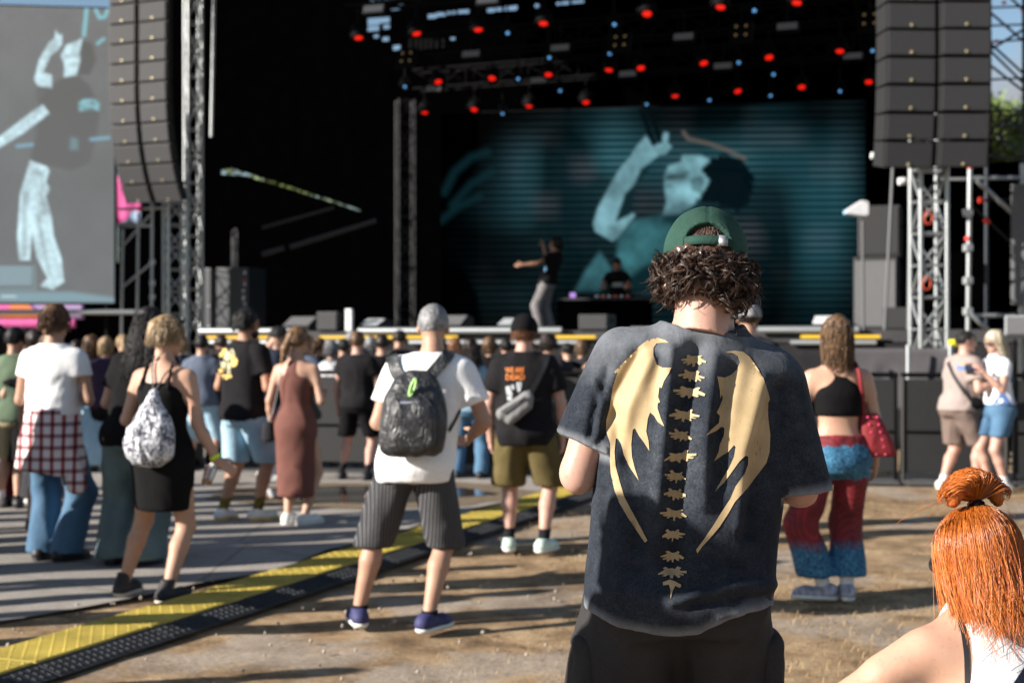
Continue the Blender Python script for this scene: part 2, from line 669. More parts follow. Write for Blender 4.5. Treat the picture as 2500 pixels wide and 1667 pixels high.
def hand_vf(wr, d, side, s, curl=0.5, res=0.0042):
    """palm, four fingers of different length and a thumb leaving the side of the palm"""
    d = nrm(d)
    inw = np.array([-side, 0.35, 0.0]); inw = nrm(inw - d * (inw @ d))    # palm faces the body
    lat = np.cross(d, inw) * side                                       # across the palm
    if lat[1] < 0: lat = -lat                                           # thumb to the front
    wr = np.asarray(wr)
    L = .19 * s
    f = Fld(wr - .17 * s, wr + .17 * s, res)
    f = Fld(np.minimum(wr, wr + d * L) - .085 * s, np.maximum(wr, wr + d * L) + .085 * s, res)
    f.cap(wr - d * .03 * s, wr + d * .02 * s, .026 * s, .026 * s, .01, axis=lat, sc=.85)
    for q in (-1.15, -.4, .4, 1.15):
        f.cap(wr + d * .02 * s + lat * q * .010 * s, wr + d * .082 * s + lat * q * .021 * s, .015 * s, .0125 * s, .012)
    for q, ln in ((-1.15, .060), (-.4, .074), (.4, .080), (1.15, .070)):
        b0 = wr + d * .086 * s + lat * q * .0215 * s
        a1 = curl * 0.7
        d1 = d * math.cos(a1) + inw * math.sin(a1)
        b1 = b0 + d1 * ln * .5 * s
        a2 = curl * 1.7
        d2 = d * math.cos(a2) + inw * math.sin(a2)
        b2 = b1 + d2 * ln * .5 * s
        f.cap(b0, b1, .0098 * s, .009 * s, .004); f.cap(b1, b2, .009 * s, .0072 * s, .004)
    t0 = wr + d * .03 * s + lat * .026 * s
    t1 = t0 + nrm(d * .75 + lat * .8 + inw * .35) * .042 * s
    t2 = t1 + nrm(d * 1.0 + lat * .25 + inw * .5) * .036 * s
    f.cap(t0, t1, .015 * s, .0115 * s, .008); f.cap(t1, t2, .0112 * s, .009 * s, .004)
    return f.mesh()


def person(name, label, x, y, H=1.75, yaw=0.0, z=0.0, sex='m', build=1.0, hipz=None, lean=(0, 0), arms=None, legs=None, head=(0, 0, 0),
           skin_m=None, top=None, bottom=None, shoes=None, hair=None, res=.013, hands=True, warp=None, belly=0.0, group='festival crowd', sit=False, seed=None, neckf=1.0, hdz=0.0, ua=.163, under=None):
    p = Person()
    under = (.016 if top and top['type'] == 'tee' else 0.0) if under is None else under
    seed = (sum(map(ord, label)) % 1000) / 7.0 if seed is None else seed
    s = H / 1.75
    p.H, p.s, p.res = H, s, res
    root = empty(name, (x, y, z), yaw)
    tag(root, label, 'person', group)
    p.root = root
    p.M = np.array(Matrix.Rotation(yaw, 3, 'Z')); p.T = np.array((x, y, z))
    ST = np.array(MALE if sex == 'm' else FEMALE) * H
    ST[:, 1:] *= build
    ST[-3:, 1:] /= build**0.6
    hz = .50 * H if hipz is None else hipz
    dz = hz - .50 * H
    shz = (.790 if sex == 'm' else .785) * H + dz
    sw = (.112 if sex == 'm' else .097) * H * (0.5 + 0.5 * build)
    lean = np.asarray(lean, float)

    def sp(zz):
        t = np.clip((zz - hz) / (shz - hz), 0, 1.25)
        return lean[0] * t, lean[1] * t
    p.sp, p.hz, p.dz, p.shz = sp, hz, dz, shz
    legs = legs or ((-.09 * H, 0, 12), (.09 * H, 0, 12))
    arms = arms or (ARM_REST_L, ARM_REST_R)
    # joints
    J = {}
    for i, sd in enumerate((-1, 1)):
        ox, oy = sp(shz)
        sh = np.array([sd * sw + ox, oy, shz])
        u, fdir = nrm(arms[i][0]), nrm(arms[i][1])
        el = sh + u * ua * H
        wr = el + fdir * .150 * H
        hd = nrm(arms[i][2]) if len(arms[i]) > 2 else fdir
        hip = np.array([sd * .052 * H * build**.5, 0, hz])
        fx, fy, toe = legs[i][:3]
        az = (legs[i][3] if len(legs[i]) > 3 else 0) + .048 * H
        ank = np.array([fx, fy, az])
        ta = R(toe) * (-sd)
        fw = np.array([-math.sin(ta), math.cos(ta), 0.0])
        kn = ik(hip, ank, .247 * H, .232 * H, fw + np.array([0, 0, .3 if sit else 0]))
        J[sd] = dict(sh=sh, el=el, wr=wr, hd=hd, hip=hip, kn=kn, ank=ank, fw=fw)
    p.J = J
    nb = np.array([*sp(.84 * H + dz), .845 * H + dz])
    HR = rotm(*(R(a) for a in head))
    hc = np.array([*sp(.90 * H + dz), H - .125 * s + dz + hdz]) + HR @ np.array([0, 0.02 * s, 0])
    p.hc, p.HR, p.nb = hc, HR, nb

    def stat(lo=None, hi=None, add=0.0, drape=0.0, dd=None, over=0.0, ovz=0.0):
        """torso stations as z,cx,cy,a,b with looseness"""
        o = []
        for q in ST:
            zz = q[0] + dz
            cx, cy = sp(zz)
            bel = belly * math.exp(-((zz - hz - .1 * H) / (.1 * H))**2)
            o.append((zz, cx, cy + bel * .6, q[1] + add + bel * .4, q[2] + add + bel))
        o = np.array(o)
        T = dense(o, 80)
        if drape:
            m = T[:, 0] < .76 * H + dz
            T[m, 3] = np.maximum(T[m, 3], drape); T[m, 4] = np.maximum(T[m, 4], (dd or drape * .66))
        if over:
            U = dense(o, 80); m = U[:, 0] < ovz
            T[m, 3] = np.maximum(T[m, 3], U[m, 3] - add + over); T[m, 4] = np.maximum(T[m, 4], U[m, 4] - add + over)
            for i in (3, 4): T[:, i] = np.convolve(np.pad(T[:, i], 3, mode='edge'), np.ones(7) / 7, 'valid')
        lo = T[0, 0] if lo is None else lo
        hi = T[-1, 0] if hi is None else hi
        zs = np.linspace(lo, hi, 24)
        out = np.stack([zs] + [np.interp(zs, T[:, 0], T[:, i]) for i in range(1, 5)], 1)
        return out
    p.stat = stat

    def fin(nm_, v, f, mat, parent=None, keep=None):
        if warp is not None: v = warp(v)
        o = mobj(nm_, v, f, mat, parent or root)
        if keep: setattr(p, keep, (v, f)); setattr(p, keep + '_o', o)
        return o
    p.fin = fin

    ptsz = np.array([[*J[sd][k]] for sd in (-1, 1) for k in ('sh', 'el', 'wr', 'hip', 'kn', 'ank')] + [hc, nb])
    lo, hi = ptsz.min(0) - .16 * s, ptsz.max(0) + .16 * s
    lo[2] = max(lo[2], -.02); 
    # ---- body: torso, limbs and neck in one surface
    B = Fld(lo, hi, res)
    B.loft(stat(add=-under), .03)
    fm = 1.0 if sex == 'm' else .90
    bl = build**.8
    for sd in (-1, 1):
        j = J[sd]
        B.cap(j['sh'] + np.array([-sd * .02 * s, 0, -.005]), j['sh'] + (j['el'] - j['sh']) * .35, .056 * s * fm * bl, .048 * s * fm * bl, .05)
        B.cap(j['sh'], j['el'], .050 * s * fm * bl, .039 * s * fm * bl, .02)
        mid = j['el'] + (j['wr'] - j['el']) * .3
        B.cap(j['el'], mid, .039 * s * fm * bl, .042 * s * fm * bl, .015); B.cap(mid, j['wr'], .042 * s * fm * bl, .027 * s * fm, .015)
        B.cap(j['hip'], j['kn'], .088 * s * bl * (1.0 if sex == 'm' else 1.03), .055 * s * bl, .03)
        kd = j['ank'] - j['kn']
        cf = j['kn'] + kd * .32 - j['fw'] * .012 * s
        B.cap(j['kn'], cf, .053 * s * bl, .056 * s * bl * fm**.4, .02); B.cap(cf, j['ank'], .056 * s * bl * fm**.4, .034 * s, .02)
        if shoes is None:
            B.cap(j['ank'] - j['fw'] * .03 * s + (0, 0, -.04 * s), j['ank'] + j['fw'] * .14 * s + (0, 0, -.05 * s), .032 * s, .026 * s, .02)
    B.cap(nb - (0, 0, .03), hc - HR @ np.array([0, .02, .03]) * s, .060 * s * neckf * (1 if sex == 'm' else .82), .056 * s * neckf * (1 if sex == 'm' else .80), .03)
    v, f = B.mesh()
    parts = [(v, f)]
    # ---- head with face
    hs = s * (1.0 if sex == 'm' else .97)
    hf = Fld((-.11 * hs, -.14 * hs, -.17 * hs), (.11 * hs, .15 * hs, .15 * hs), .0075 if res < .012 else (.010 if res < .016 else .015))
    hf.ell((0, -.012 * hs, .03 * hs), (.076 * hs, .097 * hs, .095 * hs), 0)
    hf.ell((0, .036 * hs, -.035 * hs), (.058 * hs, .056 * hs, .075 * hs), .035 * hs)
    hf.ell((0, .072 * hs, -.092 * hs), (.022 * hs, .020 * hs, .018 * hs), .03 * hs)
    hf.cap((0, .086 * hs, .012 * hs), (0, .104 * hs, -.022 * hs), .010 * hs, .015 * hs, .015 * hs)
    hf.cap((-.022 * hs, .082 * hs, -.058 * hs), (.022 * hs, .082 * hs, -.058 * hs), .011 * hs, .011 * hs, .012 * hs)
    for sd in (-1, 1):
        hf.ell((sd * .032 * hs, .090 * hs, .012 * hs), (.017 * hs, .014 * hs, .012 * hs), .012 * hs, 'd')
        hf.cap((sd * .02 * hs, .083 * hs, .030 * hs), (sd * .045 * hs, .073 * hs, .028 * hs), .009 * hs, .008 * hs, .012 * hs)
        hf.ell((sd * .079 * hs, -.012 * hs, -.002 * hs), (.010 * hs, .020 * hs, .031 * hs), .008 * hs)
    hf.cap((0, -.02 * hs, -.04 * hs), (0, -.03 * hs, -.17 * hs), .052 * hs * neckf * (1 if sex == 'm' else .86), .053 * hs * neckf * (1 if sex == 'm' else .86), .03 * hs)
    hv, hfc = hf.mesh()
    p.headv = hv
    parts.append((hv @ HR.T + hc, hfc))
    if hands:
        for sd in (-1, 1):
            parts.append(hand_vf(J[sd]['wr'], J[sd]['hd'], sd, s * (1 if sex == 'm' else .92), .5 if hands is True else hands, .005 if res < .012 else (.0065 if res < .016 else .009)))
    v, f = join_vf(parts)
    p.hs = hs
    fin('body', v, f, skin_m, keep='body')

    # ---- bottoms
    if bottom:
        kind = bottom['type']
        bo = Fld(lo - .08, hi + .08, bottom.get('res', res * 1.08))
        ls = bottom.get('loose', .018)
        wst = bottom.get('waist', .60) * H + dz
        if top and top['type'] == 'tee' and not bottom.get('noclamp'): wst = min(wst, top.get('hem', .5) * H + dz + .055 * H)
        if kind in ('shorts', 'pants'):
            st = stat(.452 * H + dz, wst, ls)
            bo.loft(st, .02)
            hem = bottom.get('hem', .30 if kind == 'shorts' else .03) * H
            for sd in (-1, 1):
                j = J[sd]
                wt, wb = bottom.get('wt', .098) * s * build, bottom.get('wb', .085) * s * build
                if kind == 'shorts':
                    tot = j['kn'] - j['hip']
                    end = j['hip'] + tot * 1.12
                    zz = (j['hip'][2] - hem) / max(j['hip'][2] - end[2], 1e-3)
                    bo.cap(j['hip'] + (0, 0, -.0), j['hip'] + (end - j['hip']) * max(zz, .3) * 1.05 + np.array([sd * bottom.get('flare', .012), 0, 0]), wt, wb, .025)
                else:
                    wk = bottom.get('wk', (bottom.get('wt', .098) + bottom.get('wb', .085)) / 2) * s
                    bo.cap(j['hip'], j['kn'], wt, wk, .05)
                    bo.cap(j['kn'], j['ank'] + np.array([sd * bottom.get('flare', .0), .02 * s, -.03]), wk, wb, .03)
            bo.cut(lambda X, Y, Z: hem + bottom.get('tilt', 0.0) * X - Z)
        else:   # skirt from explicit stations (fractions of H: z, half width, half depth)
            st = np.array([(q[0] * H + dz, *sp(q[0] * H + dz), q[1] * H, q[2] * H) for q in bottom['st']])
            bo.loft(st, .0)
        v, f = bo.mesh()
        v = wrinkle(v, f, bottom.get('wr', .013), bottom.get('wsc', (7, 7, 4.5)), seed)
        v = relax(v, f, 1, .35)
        fin(bottom.get('name', {'shorts': 'shorts', 'pants': 'trousers', 'skirt': 'skirt'}[kind]), v, f, bottom['mat'], keep='bottom')

    # ---- tops
    if top:
        kind = top['type']
        to = Fld(lo - .09, hi + .09, top.get('res', res * 1.0))
        ls = top.get('loose', .02)
        hem = top.get('hem', .50) * H + dz
        if 'st' in top:
            st = np.array([(q[0] * H + dz, *sp(q[0] * H + dz), q[1] * H, q[2] * H) for q in top['st']])
            to.loft(st, .02, top.get('n', 2.2))
        else:
            st = stat(hem, top.get('hi', .852) * H + dz, ls, top.get('drape', .0) * H, top.get('ddepth', .07) * H, (bottom.get('loose', .018) + bottom.get('wr', .01) * .7 + .012) if bottom else 0.0, hem + .09 * H)
            to.loft(st, .02)
        if top.get('sleeve', 0):
            for sd in (-1, 1):
                sl = top.get('sleeve_r', top['sleeve']) if sd > 0 else top['sleeve']
                j = J[sd]
                e = j['sh'] + (j['el'] - j['sh']) * min(sl, 1)
                r0, r1 = (.072 + top.get('sl', .012)) * s * fm * bl, (.052 + top.get('sw', .022)) * s * fm * bl
                ext = nrm(j['el'] - j['sh'])
                to.cap(j['sh'] + np.array([-sd * .035 * s, 0, 0]), e + ext * .09 * s, r0, r1, .045)
                if sl > 1:
                    to.cap(j['el'], j['wr'], r1, r1 * .8, .03)
                else:
                    # straight hem across the arm
                    q0 = e; n_ = ext
                    box_ = (lambda X, Y, Z, q0=q0, n_=n_, sd=sd: np.where(((X - q0[0]) * sd > -.09 * s) & (np.sqrt((X - q0[0])**2 + (Y - q0[1])**2 + (Z - q0[2])**2) < .19 * s),
                                                                      (X - q0[0]) * n_[0] + (Y - q0[1]) * n_[1] + (Z - q0[2]) * n_[2], -1.0))
                    # cut only the sleeve: measure distance to the arm axis
                    def cutsl(X, Y, Z, q0=q0, n_=n_, sh=j['sh'], s_=s):
                        t = (X - q0[0]) * n_[0] + (Y - q0[1]) * n_[1] + (Z - q0[2]) * n_[2]
                        rx, ry, rz = X - q0[0] - t * n_[0], Y - q0[1] - t * n_[1], Z - q0[2] - t * n_[2]
                        rad = np.sqrt(rx * rx + ry * ry + rz * rz)
                        return np.where((rad < r1 * 1.25 + .012) & (t < .2 * s_) & (t > -.3), t, -1.0)
                    if 'st' not in top or True:
                        # protect the trunk: only cut outside the trunk loft
                        Fs = to.F.copy()
                        to.cut(cutsl)
                        tr = Fld(lo - .09, hi + .09, top.get('res', res * 1.0)); tr.loft(st, 0)
                        to.F = np.where(tr.F < .004, np.minimum(to.F, np.maximum(Fs, tr.F)), to.F)
        for a, b_, r_ in top.get('straps', ()):
            to.cap(np.array(a) * H + (0, 0, dz), np.array(b_) * H + (0, 0, dz), r_, r_, .01)
        if 'cutfn' in top: to.cut(top['cutfn'](p))
        if top.get('hemcut', True):
            hf_ = top.get('hemfn')
            to.cut((lambda X, Y, Z: hf_(X) - Z) if hf_ else (lambda X, Y, Z: hem - Z))
        v, f = to.mesh()
        v = wrinkle(v, f, top.get('wr', .012), top.get('wsc', (8, 8, 5)), seed + 3)
        v = relax(v, f, 1, .3)
        if 'post' in top: v = top['post'](v, f)
        fin(top.get('name', 'shirt'), v, f, top['mat'], keep='top')

    # ---- shoes
    if shoes:
        for sd in (-1, 1):
            j = J[sd]; fw = j['fw']; a = j['ank'].copy()
            lift = a[2] - .048 * H
            if sd in shoes.get('raise', {}):
                fw = nrm(shoes['raise'][sd])
            base = a + np.array([0, 0, -.048 * H])
            heel = base - fw * .045 * s + np.array([0, 0, .045 * s])
            ball = base + fw * .115 * s + np.array([0, 0, .040 * s])
            toe = base + fw * .165 * s + np.array([0, 0, .034 * s])
            k = shoes.get('chunk', 1.0)
            lo_ = np.minimum(np.minimum(heel, toe), a) - .09 * s; hi_ = np.maximum(np.maximum(heel, toe), a) + .10 * s
            sf = Fld(lo_, hi_, .009 if res < .012 else (.011 if res < .016 else .015))
            sf.cap(heel, ball, .040 * s * k, .044 * s * k, .02); sf.cap(ball, toe, .044 * s * k, .034 * s * k, .02)
            sf.cap(heel + (0, 0, .01), a + np.array([0, 0, shoes.get('high', .01) * s]), .044 * s, .043 * s, .03)
            g = base[2] + .026 * s
            if lift < .01: sf.cut(lambda X, Y, Z: g - Z)
            tz = a[2] + (shoes.get('high', .01) + .012) * s
            sf.cut(lambda X, Y, Z: Z - tz)
            v, f = sf.mesh()
            so = fin('shoe', v, f, shoes['mat'])
            sf = Fld(lo_, hi_, .008 if res < .012 else (.010 if res < .016 else .014))
            dn = np.array([0, 0, -.01 * s])
            sf.cap(heel + dn, ball + dn, .047 * s * k, .051 * s * k, .0); sf.cap(ball + dn, toe + dn, .051 * s * k, .040 * s * k, .0)
            z0, z1 = base[2] + .002, base[2] + .030 * s
            sf.cut(lambda X, Y, Z: np.maximum(z0 - Z, Z - z1))
            v, f = sf.mesh()
            so2 = fin('sole', v, f, shoes['sole'])
            so2.parent = so
            if shoes.get('sock'):
                sk = Fld(a - .09 * s, a + np.array([.09, .09, .24]) * s, .011 if res < .016 else .016)
                hgt = shoes.get('sockh', .10)
                d_ = nrm(j['kn'] - j['ank'])
                sk.cap(a - d_ * .02, a + d_ * hgt * s, .041 * s, .047 * s * (.8 + .2 * bl), .02)
                zt = (a + d_ * hgt * s)[2]
                sk.cut(lambda X, Y, Z: Z - zt)
                v, f = sk.mesh()
                fin('sock', v, f, shoes['sock'])
    if hair: hairdo(p, hair)
    return p


# ------------------------------------------------------------------ hair
def hair_line(Y, hs, fr=.075):
    return np.interp(Y / hs, [-.13, -.05, -.02, .015, .05, .085, .11], [-.075, -.06, -.045, .0, .045, fr, fr + .01]) * hs


def hairdo(p, h):
    hs, HR, hc = p.hs, p.HR, p.hc
    st = h['style']
    rs = np.random.default_rng(int(h.get('seed', 3)))
    res = h.get('res', .010 if p.res < .016 else .015)
    t = h.get('t', .012) * hs
    f = Fld((-.20 * hs, -.26 * hs, -.62 * hs if st in ('long', 'wavy') else -.24 * hs), (.20 * hs, .17 * hs, .20 * hs), res)
    f.ell((0, -.014 * hs, .032 * hs), (.078 * hs + t, .098 * hs + t, .096 * hs + t), 0)
    line = h.get('line', 0.0) * hs
    L = h.get('L', .12) * hs
    if st in ('long', 'wavy', 'bob'):
        w = h.get('w', .085) * hs
        f.loft([(-L, 0, -.05 * hs, w * .75, .035 * hs), (-L * .6, 0, -.05 * hs, w, .05 * hs), (-.06 * hs, 0, -.04 * hs, w, .062 * hs), (.04 * hs, 0, -.02 * hs, .078 * hs + t * .6, .085 * hs)], .03)
        f.cut(lambda X, Y, Z: np.where(Y > .015 * hs, np.interp(Y / hs, [.015, .04, .06, .09], [-.35 if st != 'bob' else -.1, -.0, .05, .075]) * hs - Z, -1.0))
    else:
        f.cut(lambda X, Y, Z: hair_line(Y, hs) + line - Z)
    if st == 'pony':
        tz = h.get('tie', (0, -.115, .03))
        T = np.array(tz) * hs
        f.cap(T * .8, T, .03 * hs, .028 * hs, .02)
        e1 = T + np.array(h.get('fall', (0, -.02, -.12))) * hs
        e2 = e1 + np.array(h.get('fall2', (0, .02, -.10))) * hs
        f.cap(T, e1, .026 * hs, .038 * hs, .02); f.cap(e1, e2, .038 * hs, .016 * hs, .02)
    if st == 'bun':
        T = np.array(h.get('tie', (0, -.12, .02))) * hs
        f.ell(T, np.array(h.get('bun', (.045, .038, .042))) * hs, .015)
    v, fc = f.mesh()
    n = vnormals(v, fc)
    am = h.get('amp', .006) * hs
    fr = h.get('freq', 45.0) / hs
    v = v + n * (am * (vnoise(v * np.array([fr, fr, fr * h.get('zf', .35)]) + 5) + .6 * vnoise(v * fr * 2.1 * np.array([1, 1, h.get('zf', .35)]))))[:, None]
    parts = [(v, fc)]
    N = h.get('locks', 0)
    if N:
        # locks fall from the scalp down the outside of the hair
        n_ = 11 if p.res < .016 else 7
        if p.res >= .016: N = N // 2
        th = rs.uniform(-math.pi, math.pi, N)
        back = rs.random(N) < .65
        th = np.where(back, rs.normal(-math.pi / 2, .9, N), th)
        fy = np.sin(th)
        z0 = rs.uniform(-.02, .115, N) * hs
        end = -np.where(fy > .45, rs.uniform(.0, .05, N) * hs - (.04 * hs), L * rs.uniform(.75, 1.12, N))
        tt = np.linspace(0, 1, n_)[None, :]
        zz = z0[:, None] + (end - z0)[:, None] * tt
        ff = np.where(zz > .03 * hs, np.sqrt(np.clip(1 - ((zz - .03 * hs) / (.112 * hs))**2, .02, 1)), 1.0 + h.get('spread', .0) * np.clip((.03 * hs - zz) / (.25 * hs), 0, 1.5))
        wav = h.get('wave', .006) * hs
        ph = rs.uniform(0, 6.28, N)[:, None]; per = h.get('per', .06) * hs
        rx, ry = (.083 * hs + t), (.103 * hs + t)
        a_ = th[:, None] + wav / .09 / hs * np.sin(zz / per * 6.28 + ph)
        rj = 1 + rs.normal(0, .035, (N, 1)) + wav * 3 * np.cos(zz / per * 6.28 + ph)
        P = np.stack([np.cos(a_) * rx * ff * rj, np.sin(a_) * ry * ff * rj - .014 * hs, zz], -1)
        # long locks hang together behind the neck
        hang = np.clip((-.05 * hs - zz) / (.2 * hs), 0, 1)
        P[..., 1] = P[..., 1] * (1 - hang * .25) - hang * .03 * hs
        rad = h.get('r', .0045) * hs * np.clip(np.sin(np.linspace(.35, 3.0, n_)), .12, 1)
        parts.append(tubes(P, rad, 3))
    v, fc = join_vf(parts)
    p.hair_o = p.fin('hair', v @ HR.T + hc, fc, h['mat'])


# ------------------------------------------------------------------ things laid on clothing: prints, straps
def world_bvh(p, keep='top'):
    v, f = getattr(p, keep)
    wv = v @ p.M.T + p.T
    return BVHTree.FromPolygons([tuple(q) for q in wv], [tuple(q) for q in f.tolist()])


def cast_px(bvh, px, py):
    o = Vector((0, 0, HC))
    d = Vector(PX(px, py, 1.0)) - o
    d.normalize()
    h, n, *_ = bvh.ray_cast(o, d)
    if h is None: return None
    if n.dot(d) > 0: n = -n
    return np.array(h), np.array(n)


def decal(p, name, polys, mat, step=6.0, off=.0015, keep='top', parent=None, bvh=None, wroot=None):
    """flat print: photo-pixel polygons laid on the cloth surface"""
    bvh = bvh or world_bvh(p, keep)
    out = []
    for poly in polys:
        V2, F2 = fill_poly(poly, step)
        W = np.zeros((len(V2), 3)); ok = np.zeros(len(V2), bool)
        for i, (a, b) in enumerate(V2):
            r = cast_px(bvh, a, b)
            if r is None: continue
            W[i] = r[0] + r[1] * off; ok[i] = True
        F2 = F2[ok[F2].all(1)]
        if len(F2): out.append((W, F2))
    if not out: return None
    v, f = join_vf(out)
    n = np.cross(v[f[0, 1]] - v[f[0, 0]], v[f[0, 2]] - v[f[0, 0]])
    if n[1] > 0: f = f[:, ::-1]
    if wroot is not None: return mobj(name, v - np.array(wroot.location), f, mat, parent or wroot)
    v = (v - p.T) @ p.M
    return mobj(name, v, f, mat, parent or getattr(p, keep + '_o'))


def strap(p, name, pts, w, mat, keep='top', thick=.008, parent=None, off=.004, n=24, wroot=None):
    """band of given width (m) along photo-pixel points laid on the cloth"""
    bvh = world_bvh(p, keep)
    pts = np.array(pts, float)
    L = np.r_[0, np.cumsum(np.linalg.norm(np.diff(pts, axis=0), axis=1))]
    tt = np.linspace(0, L[-1], n)
    q = np.stack([np.interp(tt, L, pts[:, 0]), np.interp(tt, L, pts[:, 1])], 1)
    C, N_ = [], []
    for a, b in q:
        r = cast_px(bvh, a, b)
        if r is None: continue
        C.append(r[0]); N_.append(r[1])
    C = np.array(C); N_ = np.array(N_)
    if len(C) < 3: return None
    for _ in range(2):
        C[1:-1] = .5 * C[1:-1] + .25 * (C[2:] + C[:-2]); N_[1:-1] = .5 * N_[1:-1] + .25 * (N_[2:] + N_[:-2])
    T = np.gradient(C, axis=0); T /= np.linalg.norm(T, axis=1, keepdims=True)
    B_ = np.cross(T, N_); B_ /= np.linalg.norm(B_, axis=1, keepdims=True)
    ring = [C + B_ * w / 2 + N_ * off, C + B_ * w / 2 + N_ * (off + thick), C - B_ * w / 2 + N_ * (off + thick), C - B_ * w / 2 + N_ * off]
    V = np.stack(ring, 1).reshape(-1, 3)
    F_ = []
    m = len(C)
    for i in range(m - 1):
        for k in range(4):
            F_.append((i * 4 + k, i * 4 + (k + 1) % 4, (i + 1) * 4 + (k + 1) % 4, (i + 1) * 4 + k))
    F_ += [(0, 1, 2, 3), ((m - 1) * 4 + 3, (m - 1) * 4 + 2, (m - 1) * 4 + 1, (m - 1) * 4)]
    if wroot is not None: return mobj(name, V - np.array(wroot.location), np.array(F_), mat, parent or wroot, smooth=False)
    V = (V - p.T) @ p.M
    o = mobj(name, V, np.array(F_), mat, parent or p.root, smooth=False)
    return o
# ------------------------------------------------------------------ shared materials
M = {}
M['alu'] = plain('aluminium tube', (0.33, 0.35, 0.36), 0.42, 0.7, 0.12, 9)
M['galv'] = plain('galvanised scaffold tube', (0.42, 0.44, 0.45), 0.45, 0.6, 0.2, 14)
M['blackmetal'] = plain('black painted metal', (0.002, 0.002, 0.0025), 0.7, 0.0, 0.2, 8, 0, 0.08)
M['drape'] = plain('black stage drape', (0.0004, 0.0004, 0.0005), 1.0, 0, 0.25, 3, 0.0, 0.0)
M['skirt'] = plain('black skirting cloth', (0.011, 0.0105, 0.012), 0.9, 0, 0.3, 3, 0.2, 0.2)
M['deck'] = plain('black stage deck', (0.02, 0.02, 0.022), 0.7, 0, 0.3, 2)
M['yellow'] = plain('yellow painted rail', (0.52, 0.33, 0.02), 0.5, 0, 0.1, 6)
M['red'] = plain('red tape', (0.55, 0.03, 0.02), 0.5)
M['spk'] = plain('dark grey speaker grille', (0.024, 0.024, 0.027), 0.75, 0, 0.12, 400, 0.25)
M['spk2'] = plain('black speaker wood', (0.012, 0.012, 0.013), 0.6, 0, 0.2, 30, 0.1)
M['spklight'] = plain('mid grey speaker cloth', (0.10, 0.10, 0.105), 0.8, 0, 0.15, 60, 0.2)
M['brass'] = plain('brass badge', (0.30, 0.26, 0.16), 0.4, 0.5)
M['wht'] = plain('white plastic', (0.62, 0.63, 0.65), 0.5)
M['tray'] = plain('grey case', (0.33, 0.35, 0.37), 0.6)

# ------------------------------------------------------------------ ground, paving, puddle
def ground_mat():
    m, nt, b = nm('dry dirt and straw')
    v = coord(nt)
    big = noise(nt, v, 0.55, 5, 0.6)
    mid = noise(nt, v, 3.2, 6, 0.65, 0.4)
    fine = noise(nt, v, 38.0, 6, 0.75)
    dirt = ramp(nt, mid, [(0.30, (0.13, 0.082, 0.044)), (0.5, (0.33, 0.222, 0.125)), (0.68, (0.48, 0.35, 0.21))])
    conc = ramp(nt, mid, [(0.3, (0.25, 0.195, 0.145)), (0.7, (0.42, 0.345, 0.27))])
    msk = ramp(nt, big, [(0.50, (0, 0, 0)), (0.56, (1, 1, 1))])
    c = mixc(nt, msk, dirt, conc)
    fr = ramp(nt, fine, [(0.28, (0.42, 0.40, 0.38)), (0.52, (0.92, 0.92, 0.92)), (0.75, (1.4, 1.36, 1.25))])
    c = mixc(nt, 0.75, c, fr, 'MULTIPLY')
    damp = ramp(nt, noise(nt, v, 0.9, 5, 0.6, 0.5), [(0.52, (1, 1, 1)), (0.66, (0.42, 0.38, 0.35))])
    c = mixc(nt, 0.65, c, damp, 'MULTIPLY')
    nt.links.new(c, b.inputs['Base Color'])
    b.inputs['Roughness'].default_value = 0.95
    b.inputs['Specular IOR Level'].default_value = 0.2
    h = math_n(nt, 'ADD', math_n(nt, 'MULTIPLY', fine, 0.6), mid)
    bump(nt, b, h, 0.55, 0.03)
    return m


def paving_mat():
    m, nt, b = nm('worn grey concrete paving')
    v = coord(nt)
    big = noise(nt, v, 0.8, 5, 0.6)
    fine = noise(nt, v, 60.0, 5, 0.8)
    mid = noise(nt, v, 5.0, 5, 0.7)
    c = ramp(nt, big, [(0.3, (0.23, 0.205, 0.18)), (0.7, (0.33, 0.30, 0.27))])
    c = mixc(nt, 0.6, c, ramp(nt, fine, [(0.3, (0.5, 0.5, 0.5)), (0.6, (1.15, 1.15, 1.15))]), 'MULTIPLY')
    c = mixc(nt, 0.4, c, ramp(nt, mid, [(0.3, (0.6, 0.58, 0.55)), (0.6, (1.1, 1.1, 1.1))]), 'MULTIPLY')
    # hairline cracks
    vo = nd(nt, 'ShaderNodeTexVoronoi', feature='DISTANCE_TO_EDGE')
    vo.inputs['Scale'].default_value = 0.55
    vv = mixc(nt, 0.06, v, noise_col(nt, v, 3.0))
    nt.links.new(vv, vo.inputs['Vector'])
    cr = ramp(nt, vo.outputs['Distance'], [(0.0, (0.35, 0.33, 0.3)), (0.006, (1, 1, 1))])
    c = mixc(nt, 0.8, c, cr, 'MULTIPLY')
    nt.links.new(c, b.inputs['Base Color'])
    b.inputs['Roughness'].default_value = 0.85
    bump(nt, b, math_n(nt, 'ADD', fine, math_n(nt, 'MULTIPLY', mid, 1.2)), 0.3, 0.008)
    return m


def noise_col(nt, vec, scale):
    n = nd(nt, 'ShaderNodeTexNoise')
    n.inputs['Scale'].default_value = scale
    nt.links.new(vec, n.inputs['Vector'])
    return n.outputs['Color']


